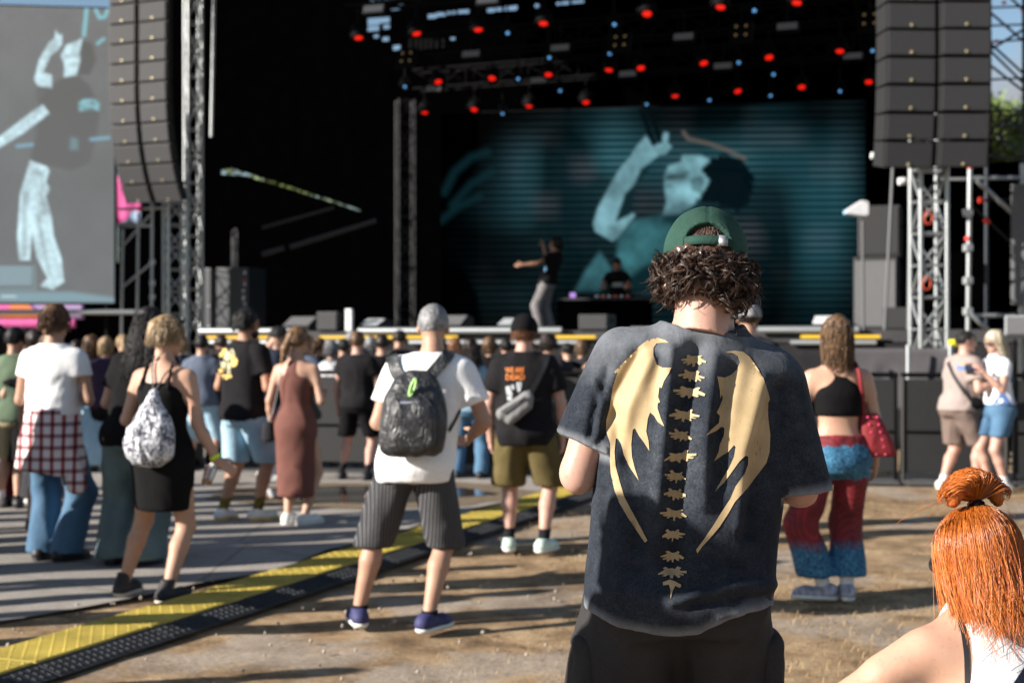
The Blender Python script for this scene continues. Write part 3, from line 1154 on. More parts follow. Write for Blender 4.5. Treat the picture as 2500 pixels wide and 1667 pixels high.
gx = np.r_[-1500, -300, -80, np.linspace(-20, 20, 110), 80, 300, 1500]
gy = np.r_[-1500, -200, -30, np.linspace(0, 36, 120), 90, 300, 1500]
GX, GY = np.meshgrid(gx, gy, indexing='ij')
GZ = .018 * vnoise(np.stack([GX * .7, GY * .7, GX * 0], -1)) + .008 * vnoise(np.stack([GX * 2.3, GY * 2.3, GX * 0 + 5], -1)) - .02
GV = np.stack([GX, GY, GZ], -1).reshape(-1, 3)
ii = np.arange(GX.size).reshape(GX.shape)
GFc = np.stack([ii[:-1, :-1], ii[1:, :-1], ii[1:, 1:], ii[:-1, 1:]], -1).reshape(-1, 4)
tag(mobj('ground', GV, GFc, ground_mat()), kind='structure')

# cable ramp axis on the ground, also the border of the paving
RA = np.array((-2.40, 6.67)); RB = np.array((0.77, 14.9))
rdir = (RB - RA) / np.linalg.norm(RB - RA); rnor = np.array((rdir[1], -rdir[0]))
edge = []
for t in np.linspace(-9, 15, 60):
    q = RA + rdir * t - rnor * (.36 + .10 * float(vnoise(np.array([t * 1.3, 0.3, 0.0]))) + .05 * float(vnoise(np.array([t * 4.1, 2.3, 0.0])))
                                + .55 * math.exp(-((t - 0.4) / 1.5)**2))
    edge.append(tuple(q))
pav = edge + [(2.2, 18.5), (2.2, 21.0), (-30, 30), (-30, -6)]
V2, F2 = fill_poly(pav, 0.9)
pv = np.c_[V2, np.full(len(V2), .006)]
nn = np.cross(pv[F2[0, 1]] - pv[F2[0, 0]], pv[F2[0, 2]] - pv[F2[0, 0]])
if nn[2] < 0: F2 = F2[:, ::-1]
tag(mobj('paving', pv, F2, paving_mat(), smooth=False), kind='structure')

pm, pnt, pb = nm('shallow puddle water')
pb.inputs['Base Color'].default_value = (0.05, 0.04, 0.032, 1)
pb.inputs['Roughness'].default_value = 0.04
pb.inputs['Specular IOR Level'].default_value = 0.7
bump(pnt, pb, noise(pnt, coord(pnt), 6.0, 2), 0.03, 0.01)
mm, mnt, mb = nm('damp gravelly mud')
mvv = coord(mnt)
mnt.links.new(ramp(mnt, noise(mnt, mvv, 30, 5, .75), [(.3, (.05, .036, .022)), (.7, (.26, .19, .115))]), mb.inputs['Base Color'])
mb.inputs['Roughness'].default_value = 0.8
bump(mnt, mb, noise(mnt, mvv, 30, 5, .75), .5, .02)
for nm_, rx, ry, zz, mt in (('mud_patch', 1.62, 1.25, .010, mm), ('puddle', 1.15, .80, .014, pm)):
    c = np.array(GR(905, 1207))
    an = np.linspace(0, 2 * np.pi, 60, endpoint=False)
    rr = 1 + .16 * vnoise(np.stack([np.cos(an) * 1.7, np.sin(an) * 1.7, an * 0 + rx], -1)) + .07 * vnoise(np.stack([np.cos(an) * 5, np.sin(an) * 5, an * 0], -1))
    poly = np.stack([c[0] + np.cos(an) * rx * rr, c[1] + np.sin(an) * ry * rr], 1)
    V2, F2 = fill_poly(poly, .2)
    pv = np.c_[V2, np.full(len(V2), zz)]
    nn = np.cross(pv[F2[0, 1]] - pv[F2[0, 0]], pv[F2[0, 2]] - pv[F2[0, 0]])
    if nn[2] < 0: F2 = F2[:, ::-1]
    o = mobj(nm_, pv, F2, mt, smooth=False)
    tag(o, kind='structure')

# dry straw blades over the dirt: uncountable
N = 60000
bx = RNG.uniform(-1.6, 5.5, N); by = 3.6 + RNG.random(N)**1.4 * 11.5
keep = (((np.stack([bx, by], 1) - RA) @ rnor) > .42)
dens = vnoise(np.stack([bx * .9, by * .9, bx * 0 + 2], -1)) + .55 * np.clip((bx - .1) / 1.2, -1, 1)
keep &= dens > RNG.uniform(-.1, .95, N)
bx, by = bx[keep], by[keep]; n_ = len(bx)
ang = RNG.uniform(0, 6.28, n_); ln = RNG.uniform(.015, .06, n_); lift = RNG.random(n_)**2 * .035
w = RNG.uniform(.0008, .0022, n_)
d = np.stack([np.cos(ang), np.sin(ang)], 1); q = np.stack([-d[:, 1], d[:, 0]], 1)
gz = np.interp(by, [0, 40], [-.012, -.012])
p0 = np.c_[bx, by, gz]
mid = p0 + np.c_[d * (ln * .55)[:, None], lift * .9 + .004]
end = p0 + np.c_[d * ln[:, None], lift * .6 + .003]
wv = np.c_[q * w[:, None], np.zeros(n_)]
V = np.stack([p0 - wv, p0 + wv, mid + wv, mid - wv, end], 1).reshape(-1, 3)
b0 = np.arange(n_)[:, None] * 5
F4 = np.concatenate([b0 + [0, 1, 2], b0 + [0, 2, 3], b0 + [3, 2, 4]])
sm, snt, sb = nm('dry straw')
oi = nd(snt, 'ShaderNodeNewGeometry')
snt.links.new(ramp(snt, oi.outputs['Random Per Island'], [(0, (.14, .09, .04)), (.6, (.29, .20, .10)), (1, (.42, .31, .16))]), sb.inputs['Base Color'])
sb.inputs['Roughness'].default_value = .8
tag(mobj('dry_grass', V, F4, sm, smooth=False), 'trampled dry straw scattered over the brown dirt', 'dry grass', kind='stuff')

# small stones along the ramp: uncountable grit
ico = bmesh.new(); bmesh.ops.create_icosphere(ico, subdivisions=1, radius=1)
iv = np.array([v.co[:] for v in ico.verts]); ifc = np.array([[v.index for v in f.verts] for f in ico.faces]); ico.free()
st_ = []
for i in range(240):
    t = random.uniform(-1, 7); sgn = random.choice((-1, 1, 1)); off = random.uniform(.30, .75) if sgn < 0 else random.uniform(.48, 2.2)
    q2 = RA + rdir * t + rnor * sgn * off
    s_ = random.uniform(.004, .014)
    st_.append((iv * s_ * RNG.uniform(.6, 1.2, 3) + (q2[0], q2[1], .004), ifc))
v_, f_ = join_vf(st_)
tag(mobj('grit', v_, f_, plain('pale grit', (.33, .29, .24), .9, 0, .3, 20), smooth=False), 'loose grit and pebbles lying along the cable ramp', 'grit', kind='stuff')

# ------------------------------------------------------------------ cable ramp: modules with yellow lid and black flanks
lid_m = plain('worn yellow plastic lid', (0.43, 0.325, 0.055), 0.6, 0, 0.3, 4, 0.2)
rub_m = plain('black rubber', (0.018, 0.020, 0.024), 0.65, 0, 0.4, 7, 0.3)
MODL, LIDW, FLW, RH = 0.90, 0.37, 0.14, 0.055
tread = None


def ramp_meshes():
    # local: x across (towards the right flank), y along, z up
    def slab(poly, y0, y1, name, mat, sm=False):
        n = len(poly)
        V = [(x, y0, z) for x, z in poly] + [(x, y1, z) for x, z in poly]
        bm = bmesh.new(); vs_ = [bm.verts.new(v) for v in V]
        bm.faces.new(vs_[:n]); bm.faces.new(vs_[n:][::-1])
        for i in range(n): bm.faces.new((vs_[(i + 1) % n], vs_[i], vs_[n + i], vs_[n + (i + 1) % n]))
        bmesh.ops.recalc_face_normals(bm, faces=bm.faces)
        me = bpy.data.meshes.new(name); bm.to_mesh(me); bm.free(); me.materials.append(mat)
        return me
    a = LIDW / 2
    base = slab([(-a - FLW, .0), (a + FLW, .0), (a + FLW, .006), (a, RH - .006), (-a, RH - .006), (-a - FLW, .006)], .004, MODL - .004, 'flank', rub_m)
    lid = slab([(-a + .004, RH - .018), (a - .004, RH - .018), (a - .004, RH), (a - .012, RH + .004), (-a + .012, RH + .004), (-a + .004, RH)], .006, MODL - .006, 'lid', lid_m)
    tr = []
    for i in range(17):
        for j in range(9):
            x0 = -a + .035 + j * (LIDW - .07) / 8; y0 = .04 + i * (MODL - .08) / 16
            an = R(35 if (i + j) % 2 else -35)
            b = BOXV * (.028, .008, .0035)
            rot = np.array([[math.cos(an), -math.sin(an), 0], [math.sin(an), math.cos(an), 0], [0, 0, 1]])
            tr.append((b @ rot.T + (x0, y0, RH + .005), BOXF))
    v, f = join_vf(tr)
    tme = np_mesh('lid_tread', v, f, False); tme.materials.append(lid_m)
    tr = []
    for sd in (-1, 1):
        for i in range(17):
            for j in range(3):
                x0 = sd * (a + .035 + j * .036); z0 = RH - .006 - (abs(x0) - a) / FLW * (RH - .012) + .003
                b = BOXV * (.022, .012, .005)
                sl = -sd * math.atan2(RH - .012, FLW)
                rot = np.array([[math.cos(sl), 0, -math.sin(sl)], [0, 1, 0], [math.sin(sl), 0, math.cos(sl)]])
                tr.append((b @ rot.T + (x0, .03 + i * (MODL - .06) / 16, z0), BOXF))
    v, f = join_vf(tr)
    rme = np_mesh('flank_tread', v, f, False); rme.materials.append(rub_m)
    return base, lid, tme, rme


bme, lme, tme, rme = ramp_meshes()
ang0 = math.atan2(rdir[1], rdir[0]) - R(90)
ORD = ['nearest', 'second', 'third', 'fourth', 'fifth', 'sixth', 'seventh', 'eighth', 'ninth', 'tenth', 'eleventh', 'twelfth', 'thirteenth', 'fourteenth', 'fifteenth', 'sixteenth']
cax = RA + rnor * .02
for i in range(-1, 11):
    q = cax + rdir * (i * MODL)
    o = empty('cable_ramp', (q[0], q[1], .006), ang0 + R(random.uniform(-.5, .5)))
    tag(o, f'yellow lidded cable ramp section with black flanks, {ORD[i + 1]} from the left end of the line', 'cable ramp', 'cable ramp sections')
    link('flank', bme, o)
    l = link('lid', lme, o)
    t_ = link('lid_tread', tme, l); tag(t_, kind='stuff')
    r_ = link('flank_tread', rme, o); tag(r_, kind='stuff')

# ------------------------------------------------------------------ stage deck, skirting, drapes
SL = -0.35


def SE(x): return 22.5 + SL * x


STZ = 1.72
sang = math.atan(SL)
X0, X1 = -5.2, 8.5
deck = [(X0, SE(X0)), (X1, SE(X1)), (X1 + 4, SE(X1) + 13), (X0 + 3.6, SE(X0) + 11)]
bm = bmesh.new()
tp = [bm.verts.new((x, y, STZ)) for x, y in deck]; bt = [bm.verts.new((x, y, STZ - .18)) for x, y in deck]
bm.faces.new(tp); bm.faces.new(bt[::-1])
for i in range(4): bm.faces.new((tp[i], bt[i], bt[(i + 1) % 4], tp[(i + 1) % 4]))
bmesh.ops.recalc_face_normals(bm, faces=bm.faces)
me = bpy.data.meshes.new('stage_deck'); bm.to_mesh(me); bm.free()
stage = empty('stage', (0, SE(0), 0)); tag(stage, 'large open-air concert stage with black deck and black skirting', 'stage')
o = link('deck', me, stage, M['deck']); o.matrix_parent_inverse = Matrix.Translation((0, -SE(0), 0))
INV = Matrix.Translation((0, -SE(0), 0))


def sheet(name, a, b, z0, z1, mat, parent=None, folds=.05, freq=9.0, nx=120, nz=10, thick=0.0):
    """hanging cloth between two ground points with soft vertical folds"""
    a = np.array(a, float); b = np.array(b, float)
    L = np.linalg.norm(b - a); u = (b - a) / L; n = np.array((u[1], -u[0]))
    s_ = np.linspace(0, 1, nx); t = np.linspace(0, 1, nz)
    S_, T_ = np.meshgrid(s_, t, indexing='ij')
    fo = folds * (vnoise(np.stack([S_ * L * freq * .3, T_ * 1.2, S_ * 0], -1)) + .5 * np.sin(S_ * L * freq + 2 * vnoise(np.stack([S_ * 7, T_ * 2, S_ * 0 + 9], -1))))
    fo *= (.35 + .65 * (1 - T_))
    P = a[None, None, :] + (S_ * L)[..., None] * u + fo[..., None] * n
    Z = z0 + (z1 - z0) * T_
    V = np.concatenate([P, Z[..., None]], -1).reshape(-1, 3)
    i_ = np.arange(nx * nz).reshape(nx, nz)
    F_ = np.stack([i_[:-1, :-1], i_[1:, :-1], i_[1:, 1:], i_[:-1, 1:]], -1).reshape(-1, 4)
    o = mobj(name, V, F_, mat, parent)
    md = o.modifiers.new('thickness', 'SOLIDIFY'); md.thickness = .01
    return o


o = sheet('skirting', (X0, SE(X0) - .04), (X1, SE(X1) - .04), 0, STZ - .2, M['skirt'], stage, .05, 5, 160, 8)
o.matrix_parent_inverse = INV

# edge beams along the stage front: silver, yellow, silver
seg = {'edge_beam': ([(488, 722), (876, 1372), (1540, 1755), (1850, 2098)], STZ + .005, .052, M['alu']),
       'yellow_rail': ([(500, 705), (782, 1118), (1345, 1455), (1600, 1800), (1955, 2150)], STZ - .105, .030, M['yellow']),
       'lower_beam': ([(488, 905), (1000, 1420), (1560, 1800), (1930, 2140)], STZ - .185, .038, M['alu'])}


def on_edge(px, dy=0.0):
    k = (px - CX) / FPX
    d_ = (22.5 + dy) / (1 - SL * k)
    return k * d_, d_


for name, (ss, z, r, mt) in seg.items():
    for a, b in ss:
        xa, ya = on_edge(a, -.12); xb, yb = on_edge(b, -.12)
        o = rod(name, (xa, ya - SE(0), z), (xb, yb - SE(0), z), r, mt, stage, 14)

# black drapes: back wall (with openings to the sky high up), left wing, right wing
def wallmesh(name, px_poly, holes, dfun, mat, label, step=90):
    """wall following depth dfun(px), drawn as outline minus openings"""
    outer = np.array(px_poly, float)
    pts = []; edges = []

    def ring(poly, st):
        o0 = len(pts); m = 0
        for i in range(len(poly)):
            a, b = np.array(poly[i], float), np.array(poly[(i + 1) % len(poly)], float)
            k = max(1, int(np.linalg.norm(b - a) / st))
            for j in range(k): pts.append(a + (b - a) * j / k); m += 1
        edges.extend((o0 + i, o0 + (i + 1) % m) for i in range(m))
    ring(outer, step)
    for h in holes: ring(h, 30)
    v, e, f, *_ = delaunay_2d_cdt([Vector(p) for p in pts], edges, [], 0, 1e-4)
    V = np.array([(p.x, p.y) for p in v]); Fc = np.array([t for t in f if len(t) == 3])
    cen = V[Fc].mean(1)
    k = poly_sd(cen, outer) < 0
    for h in holes: k &= poly_sd(cen, h) > 0
    W = np.array([PX(a, b, dfun(a)) for a, b in V])
    o = mobj(name, W, Fc[k], mat, smooth=False)
    md = o.modifiers.new('thickness', 'SOLIDIFY'); md.thickness = .02
    tag(o, label, 'drape', kind=None)
    return o


def lined(d0, k): return lambda px: d0 / (1 - k * (px - CX) / FPX)


holes = []
for (x, y, w, h) in [(905, 2, 34, 7), (940, 0, 40, 6), (955, 17, 20, 9), (973, 13, 12, 9), (1016, 10, 12, 8), (898, 46, 30, 18), (928, 44, 24, 14), (898, 66, 28, 12), (936, 62, 16, 10),
                     (934, 92, 16, 10), (913, 86, 12, 8), (960, 112, 18, 12), (1045, 36, 22, 11), (1066, 32, 16, 10), (1080, 33, 9, 8), (1092, 29, 9, 8), (1104, 28, 9, 8), (1118, 26, 20, 9), (1136, 25, 10, 9),
                     (1190, 22, 20, 10), (1212, 20, 14, 9), (1232, 17, 30, 11), (1252, 15, 12, 8), (1358, 7, 12, 7), (1372, 5, 18, 8), (1396, 3, 30, 7), (1306, 11, 10, 9), (1100, 88, 13, 11)]:
    holes.append([(x, y), (x + w, y - w * .07), (x + w, y + h - w * .07), (x, y + h)])
# sloping slit in the left wing through which the lit grounds show
holes.append([(541, 414), (566, 412), (700, 453), (882, 513), (882, 517), (700, 459), (600, 430), (541, 426)])
# far stage-left openings with the sunlit back structure
for i, x in enumerate((998, 1012, 1024, 1036, 1048, 1062, 1078)):
    holes.append([(x, 96), (x + 8, 95), (x + 8, 123 - i), (x, 125 - i)])
wallmesh('back_drape', [(470, -260), (2240, -260), (2240, 860), (470, 860)], holes, lined(32.2, SL), M['drape'],
         'black drape closing the rear of the stage, with gaps to the sky high up')
wp = mobj('corrugated_sheet', [PX(985, 88, 36), PX(1100, 84, 36), PX(1100, 140, 36), PX(985, 140, 36)], [(3, 2, 1, 0)], M['wht'], smooth=False)
md = wp.modifiers.new('thickness', 'SOLIDIFY'); md.thickness = .08
tag(wp, 'white corrugated panel glimpsed through gaps at the rear of the roof', 'panel')
o = sheet('wing_drape', (PX(285, 0, 29)[0], 29.0), (PX(505, 0, 28.2)[0], 28.2), 0, 12, M['drape'], None, .05, 6, 60, 8)
tag(o, 'black drape hanging behind the left speaker tower', 'drape')
o = sheet('wing_drape', (PX(2195, 0, 24.2)[0], 24.2), (PX(2420, 0, 23.3)[0], 23.3), 0, 10.5, M['drape'], None, .06, 6, 60, 8)
tag(o, 'tall black drape behind the right-hand speaker tower', 'drape')
o = sheet('wing_drape', (PX(2415, 0, 23.6)[0], 23.6), (PX(2640, 0, 22.8)[0], 22.8), 0, HC + (CY - 392) / FPX * 23.3, M['drape'], None, .06, 6, 60, 8)
tag(o, 'low black drape behind the scaffold at the right edge', 'drape')
o = sheet('wing_drape', (PX(-80, 0, 30.5)[0], 30.5), (PX(300, 0, 29.8)[0], 29.8), 0, 3.2, M['drape'], None, .05, 6, 60, 8)
tag(o, 'black drape under the left video screen', 'drape')

# roof sheet, well above the frame
rp = [(-8.5, SE(-8.5) - 1.5), (9.5, SE(9.5) - 1.5), (13, SE(9.5) + 12), (-5, SE(-8.5) + 12)]
bm = bmesh.new()
vsr = [bm.verts.new((x, y, 10.2 + .14 * (y - 18))) for x, y in rp]
bm.faces.new(vsr)
me = bpy.data.meshes.new('stage_roof'); bm.to_mesh(me); bm.free()
o = link('stage_roof', me, None, M['drape']); md = o.modifiers.new('thickness', 'SOLIDIFY'); md.thickness = .05
tag(o, 'black canopy roof stretched over the stage', 'roof')

o = sheet('sun_blocker', (-10.7, SE(-10.7) - 3.4), (9.5, SE(9.5) - 3.4), 7.35, 12.6, M['drape'], None, .03, 3, 120, 6)  # added sheet out of view, keeps direct sun off the lighting trusses
tag(o, 'added unseen black sheet blocking the sun in front of the stage roof', 'sun_blocker')
# ------------------------------------------------------------------ lattice trusses
def truss(name, label, p0, p1, w, mat, pitch=.5, rc=.025, rb=.013, side=(1, 0, 0), group=None, parent=None, cat='truss', faces=(0, 1, 2, 3)):
    p0, p1 = np.array(p0, float), np.array(p1, float)
    ax = nrm(p1 - p0); L = np.linalg.norm(p1 - p0)
    u = np.array(side, float); u = nrm(u - ax * (u @ ax)); w_ = np.cross(ax, u)
    root = empty(name, p0); tag(root, label, cat, group)
    C = [(-1, -1), (1, -1), (1, 1), (-1, 1)]
    q = lambda c, t: tuple(u * c[0] * w / 2 + w_ * c[1] * w / 2 + ax * t)
    for c in C: rod('chord', q(c, 0), q(c, L), rc, mat, root)
    n = max(2, int(round(L / pitch)))
    for k in faces:
        a, b = C[k], C[(k + 1) % 4]
        for i in range(n):
            t0, t1 = i * L / n, (i + 1) * L / n
            if (i + k) % 2: a_, b_ = b, a
            else: a_, b_ = a, b
            rod('brace', q(a_, t0), q(b_, t1), rb, mat, root, 6)
            rod('strut', q(a, t1 if i < n - 1 else L - .02), q(b, t1 if i < n - 1 else L - .02), rb, mat, root, 6)
    return root


pR = PX(2267, 833, 18.9)
truss('lattice_tower', 'bright aluminium lattice tower under the right-hand line arrays', (pR[0], 18.9, .02), (pR[0], 18.9, 7.2), .36, M['alu'], .42, .030, .017, (1, .1, 0), 'speaker towers')
pL = PX(428, 833, 26.2)
truss('lattice_tower', 'aluminium lattice tower below the left line arrays', (pL[0], 26.2, .02), (pL[0], 26.2, 4.5), .34, M['alu'], .40, .030, .016, (1, .55, 0), 'speaker towers')
pL = PX(472, 833, 27.0)
truss('roof_tower', 'slim aluminium roof tower rising out of frame beside the left line arrays', (pL[0], 27.0, .02), (pL[0], 27.0, 9.6), .27, M['galv'], .5, .024, .012, (1, .55, 0))
pL = PX(990, 833, 28.6)
truss('stage_truss', 'dim upright black lattice truss standing on stage left of the video wall', (pL[0], 28.6, STZ), (pL[0], 28.6, 6.4), .32, plain('dark grey truss', (.007, .008, .009), .7, .0), .45, .026, .012, (1, .3, 0))
rod_o = rod('drop_pole', PX(524, -40, 26), PX(516, 335, 26), .03, M['galv']); tag(rod_o, 'thin metal pole hanging beside the left roof tower', 'pole')

LZ = 6.24


def at_h(px, py, z=LZ):
    d_ = (z - HC) * FPX / (CY - py)
    return (px - CX) / FPX * d_, d_, z


trA = ((1037, 271), (2121, 196)); trB = ((1069, 196), (2051, 120)); trC = ((875, 87), (1946, 1))
for i, ((a, b), (c, d_)) in enumerate((trA, trB, trC)):
    x0, y0, _ = at_h(a, b); x1, y1, _ = at_h(c, d_)
    ex = .12
    truss('lighting_truss', ['black lighting truss nearest the video wall', 'black lighting truss in the middle of the roof', 'black lighting truss nearest the audience'][i],
          (x0 - (x1 - x0) * .02, y0 - (y1 - y0) * .02, LZ + .62), (x1 + (x1 - x0) * ex, y1 + (y1 - y0) * ex, LZ + .62), .38, M['blackmetal'], .6, .025, .012, (0, 0, 1), 'lighting trusses', faces=(0, 2))

# ------------------------------------------------------------------ stage lamps
red_m = emis('glowing red lens', (1.0, .012, .003), .42)
sky_glint_m = emis('lens with blue sky glint', (.16, .50, 1.0), .35)  # blue emission stands in for sky flares on the lenses
amber_m = emis('dim amber blinder lens', (.5, .33, .14), .10)
strobe_m = emis('faint white strobe face', (.5, .52, .55), .03)
lamp_bk = M['blackmetal']


def lathe_me(prof, mat, seg=20, sm=True):
    V, F_ = [], []
    for r, z in prof:
        for k in range(seg): V.append((r * math.cos(k * 6.28319 / seg), r * math.sin(k * 6.28319 / seg), z))
    for i in range(len(prof) - 1):
        for k in range(seg):
            F_.append((i * seg + k, i * seg + (k + 1) % seg, (i + 1) * seg + (k + 1) % seg, (i + 1) * seg + k))
    me = np_mesh('lathe', V, F_, sm); me.materials.append(mat)
    return me


pot = lathe_me([(0.001, .16), (.07, .16), (.11, .10), (.12, 0), (.12, -.06), (.105, -.06), (.105, -.03)], lamp_bk)
lensr = lathe_me([(.066, -.045), (.052, -.055), (.028, -.06), (.001, -.062)], red_m)
lensb = lathe_me([(.028, -.048), (.016, -.055), (.001, -.058)], sky_glint_m)
potb = lathe_me([(0.001, .13), (.05, .13), (.075, .07), (.08, -.06), (.07, -.06), (.06, -.03)], lamp_bk)


def yokeme(r):
    P = []
    for k in range(9):
        a = math.pi * k / 8
        P.append((math.cos(a) * (r + .02), 0, math.sin(a) * (r + .08)))
    v, f = tubes(np.array([P]), np.full(9, .012), 6)
    f2 = np_mesh('yoke', v, f); f2.materials.append(lamp_bk)
    return f2


yk, ykb = yokeme(.12), yokeme(.08)


def hanging(name, label, px, py, pot_, lens_, yk_, cat, group, tilt, ytw):
    x, y, z = at_h(px, py)
    root = empty(name, (x, y, z)); tag(root, label, cat, group)
    h = link('housing', pot_, root); l = link('lens', lens_, h)
    h.rotation_euler = (R(tilt), R(ytw), 0)
    link('yoke', yk_, root)
    rod('clamp', (0, 0, .16), (0, 0, .44), .014, lamp_bk, root, 8)
    return root


reds = {'lowest': [(1037, 271), (1158, 264), (1292, 255), (1430, 246), (1648, 230), (1800, 219), (1957, 209), (2121, 196)],
        'middle': [(1069, 196), (1202, 187), (1339, 178), (1487, 166), (1564, 162), (1717, 150), (1877, 136), (2051, 120)],
        'top': [(875, 87), (1016, 77), (1167, 67), (1327, 52), (1580, 29), (1760, 12), (1946, 1)]}
ORD1 = ['first', 'second', 'third', 'fourth', 'fifth', 'sixth', 'seventh', 'eighth', 'ninth']
for row, L_ in reds.items():
    for i, (a, b) in enumerate(L_):
        hanging('stage_light', f'glowing red round stage light, {ORD1[i]} from the left in the {row} red row', a, b, pot, lensr, yk, 'stage light', 'red stage lights', -22 + random.uniform(-9, 9), random.uniform(-14, 14))
ORDX = ['first', 'second', 'third', 'fourth', 'fifth', 'sixth', 'seventh', 'eighth', 'ninth', 'tenth', 'eleventh', 'twelfth', 'thirteenth', 'fourteenth', 'fifteenth', 'sixteenth']
blues = [(989, 210), (1227, 276), (1578, 253), (1731, 243), (1880, 232), (2050, 221), (1265, 191), (1367, 220), (1803, 151), (1888, 180), (2129, 122), (1489, 129), (1341, 139), (1499, 58), (1841, 24), (1239, 79)]
for i, (a, b) in enumerate(sorted(blues)):
    hanging('spot_light', f'small spot lamp with painted blue sky glint, {ORDX[i]} counted from the left under the roof',
            a, b, potb, lensb, ykb, 'spot light', 'spot lamps with painted sky glint', -58, random.uniform(-10, 10))
strobes = [(1061, 220), (1152, 136), (1369, 121), (1317, 200), (915, 27), (1670, 94), (1923, 69), (1766, 165), (2082, 141), (1534, 184), (1193, 5)]
for i, (a, b) in enumerate(sorted(strobes)):
    x, y, z = at_h(a, b)
    root = empty('strobe_panel', (x, y, z), sang); tag(root, f'faint grey rectangular strobe panel, {ORDX[i]} counted from the left under the roof', 'strobe', 'strobe panels')
    hsg = box('housing', (0, 0, 0), (.34, .10, .15), lamp_bk, root, (R(-20), 0, 0), .01)
    box('face', (0, -.054, 0), (.30, .012, .105), strobe_m, hsg)
    rod('clamp', (0, 0, .07), (0, 0, .44), .014, lamp_bk, root, 8)
for i, (a, b) in enumerate([(994, 143), (1515, 104), (1810, 79), (2123, 51)]):
    x, y, z = at_h(a, b)
    root = empty('blinder_light', (x, y, z), sang); tag(root, f'dim amber four-lamp blinder, {ORD1[i]} from the left', 'blinder', 'four-lamp blinders')
    hsg = box('housing', (0, 0, 0), (.34, .08, .34), lamp_bk, root, (R(-20), 0, 0), .012)
    for u in (-1, 1):
        for w in (-1, 1):
            l = link('lens', lensb.copy(), hsg); l.data.materials.clear(); l.data.materials.append(amber_m)
            l.location = (u * .075, -.01, w * .075); l.rotation_euler = (R(-90), 0, 0); l.scale = (.8, .8, .8)
    rod('clamp', (0, 0, .16), (0, 0, .44), .014, lamp_bk, root, 8)

# ------------------------------------------------------------------ line arrays
cab_grille = M['spk']


def line_array(label, px, py_bot, d_, yaw, n, pitch, w, curve, top_z, dep=.42):
    x = (px - CX) / FPX * d_
    root = empty('line_array', (x, d_, top_z), yaw); tag(root, label, 'line array', 'hanging line arrays')
    # cabinets stack downwards, tilting forward along a J curve; local -y faces the audience
    y, z, a = 0.0, 0.0, 0.0
    for i in range(n):
        a = R(curve[i]) if i < len(curve) else a
        c = empty('tmp')
        bpy.data.objects.remove(c)
        cy, cz = y + math.sin(a) * pitch / 2, z - math.cos(a) * pitch / 2
        cb = box('cabinet', (0, cy, cz), (w, dep, pitch - .022), M['spk2'], root, (a, 0, 0), .012)
        box('grille', (0, -dep / 2 - .008, 0), (w - .02, .012, pitch - .045), cab_grille, cb, (0, 0, 0), .004)
        for sd in (-1, 1):
            box('side_rail', (sd * (w / 2 + .008), 0, 0), (.014, dep - .02, pitch - .03), M['spk2'], cb)
        bd = link('badge', badge_me, cb); bd.location = (0, -dep / 2 - .018, -pitch / 2 + .055); bd.rotation_euler = (R(90), 0, 0)
        y += math.sin(a) * pitch; z -= math.cos(a) * pitch
    fr = box('fly_frame', (0, 0, .06), (w + .1, .5, .08), M['blackmetal'], root, (0, 0, 0), .01)
    for sd in (-1, 1):
        rod('chain', (sd * w * .3, 0, .08), (sd * .05, 0, 1.9), .012, M['galv'], root, 6)
    return root


badge_me = lathe_me([(.024, -.004), (.024, .004), (.016, .007), (.001, .008)], M['brass'], 14)
nR = 12
zt = HC + (CY - 397) / FPX * 18.3 + nR * .345 * .985
cv = [0] * 8 + [2, 4, 7, 10]
line_array('tall dark line array left of the seam above the right lattice tower', 2212, 397, 18.3, R(4), nR, .345, .62, cv, zt)
line_array('tall dark line array right of the seam above the right lattice tower', 2346, 397, 18.25, R(2), nR, .345, .62, cv, zt)
nL = 13
zt = HC + (CY - 470) / FPX * 25.2 + nL * .352 * .955
cv = [0] * 7 + [2, 5, 9, 14, 20, 27]
line_array('curved dark line array beside the left video screen', 306, 470, 25.2, R(-24), nL, .352, .57, cv, zt, .16)
line_array('curved dark line array next to the left lattice tower', 380, 470, 24.96, R(-24), nL, .352, .57, cv, zt, .16)

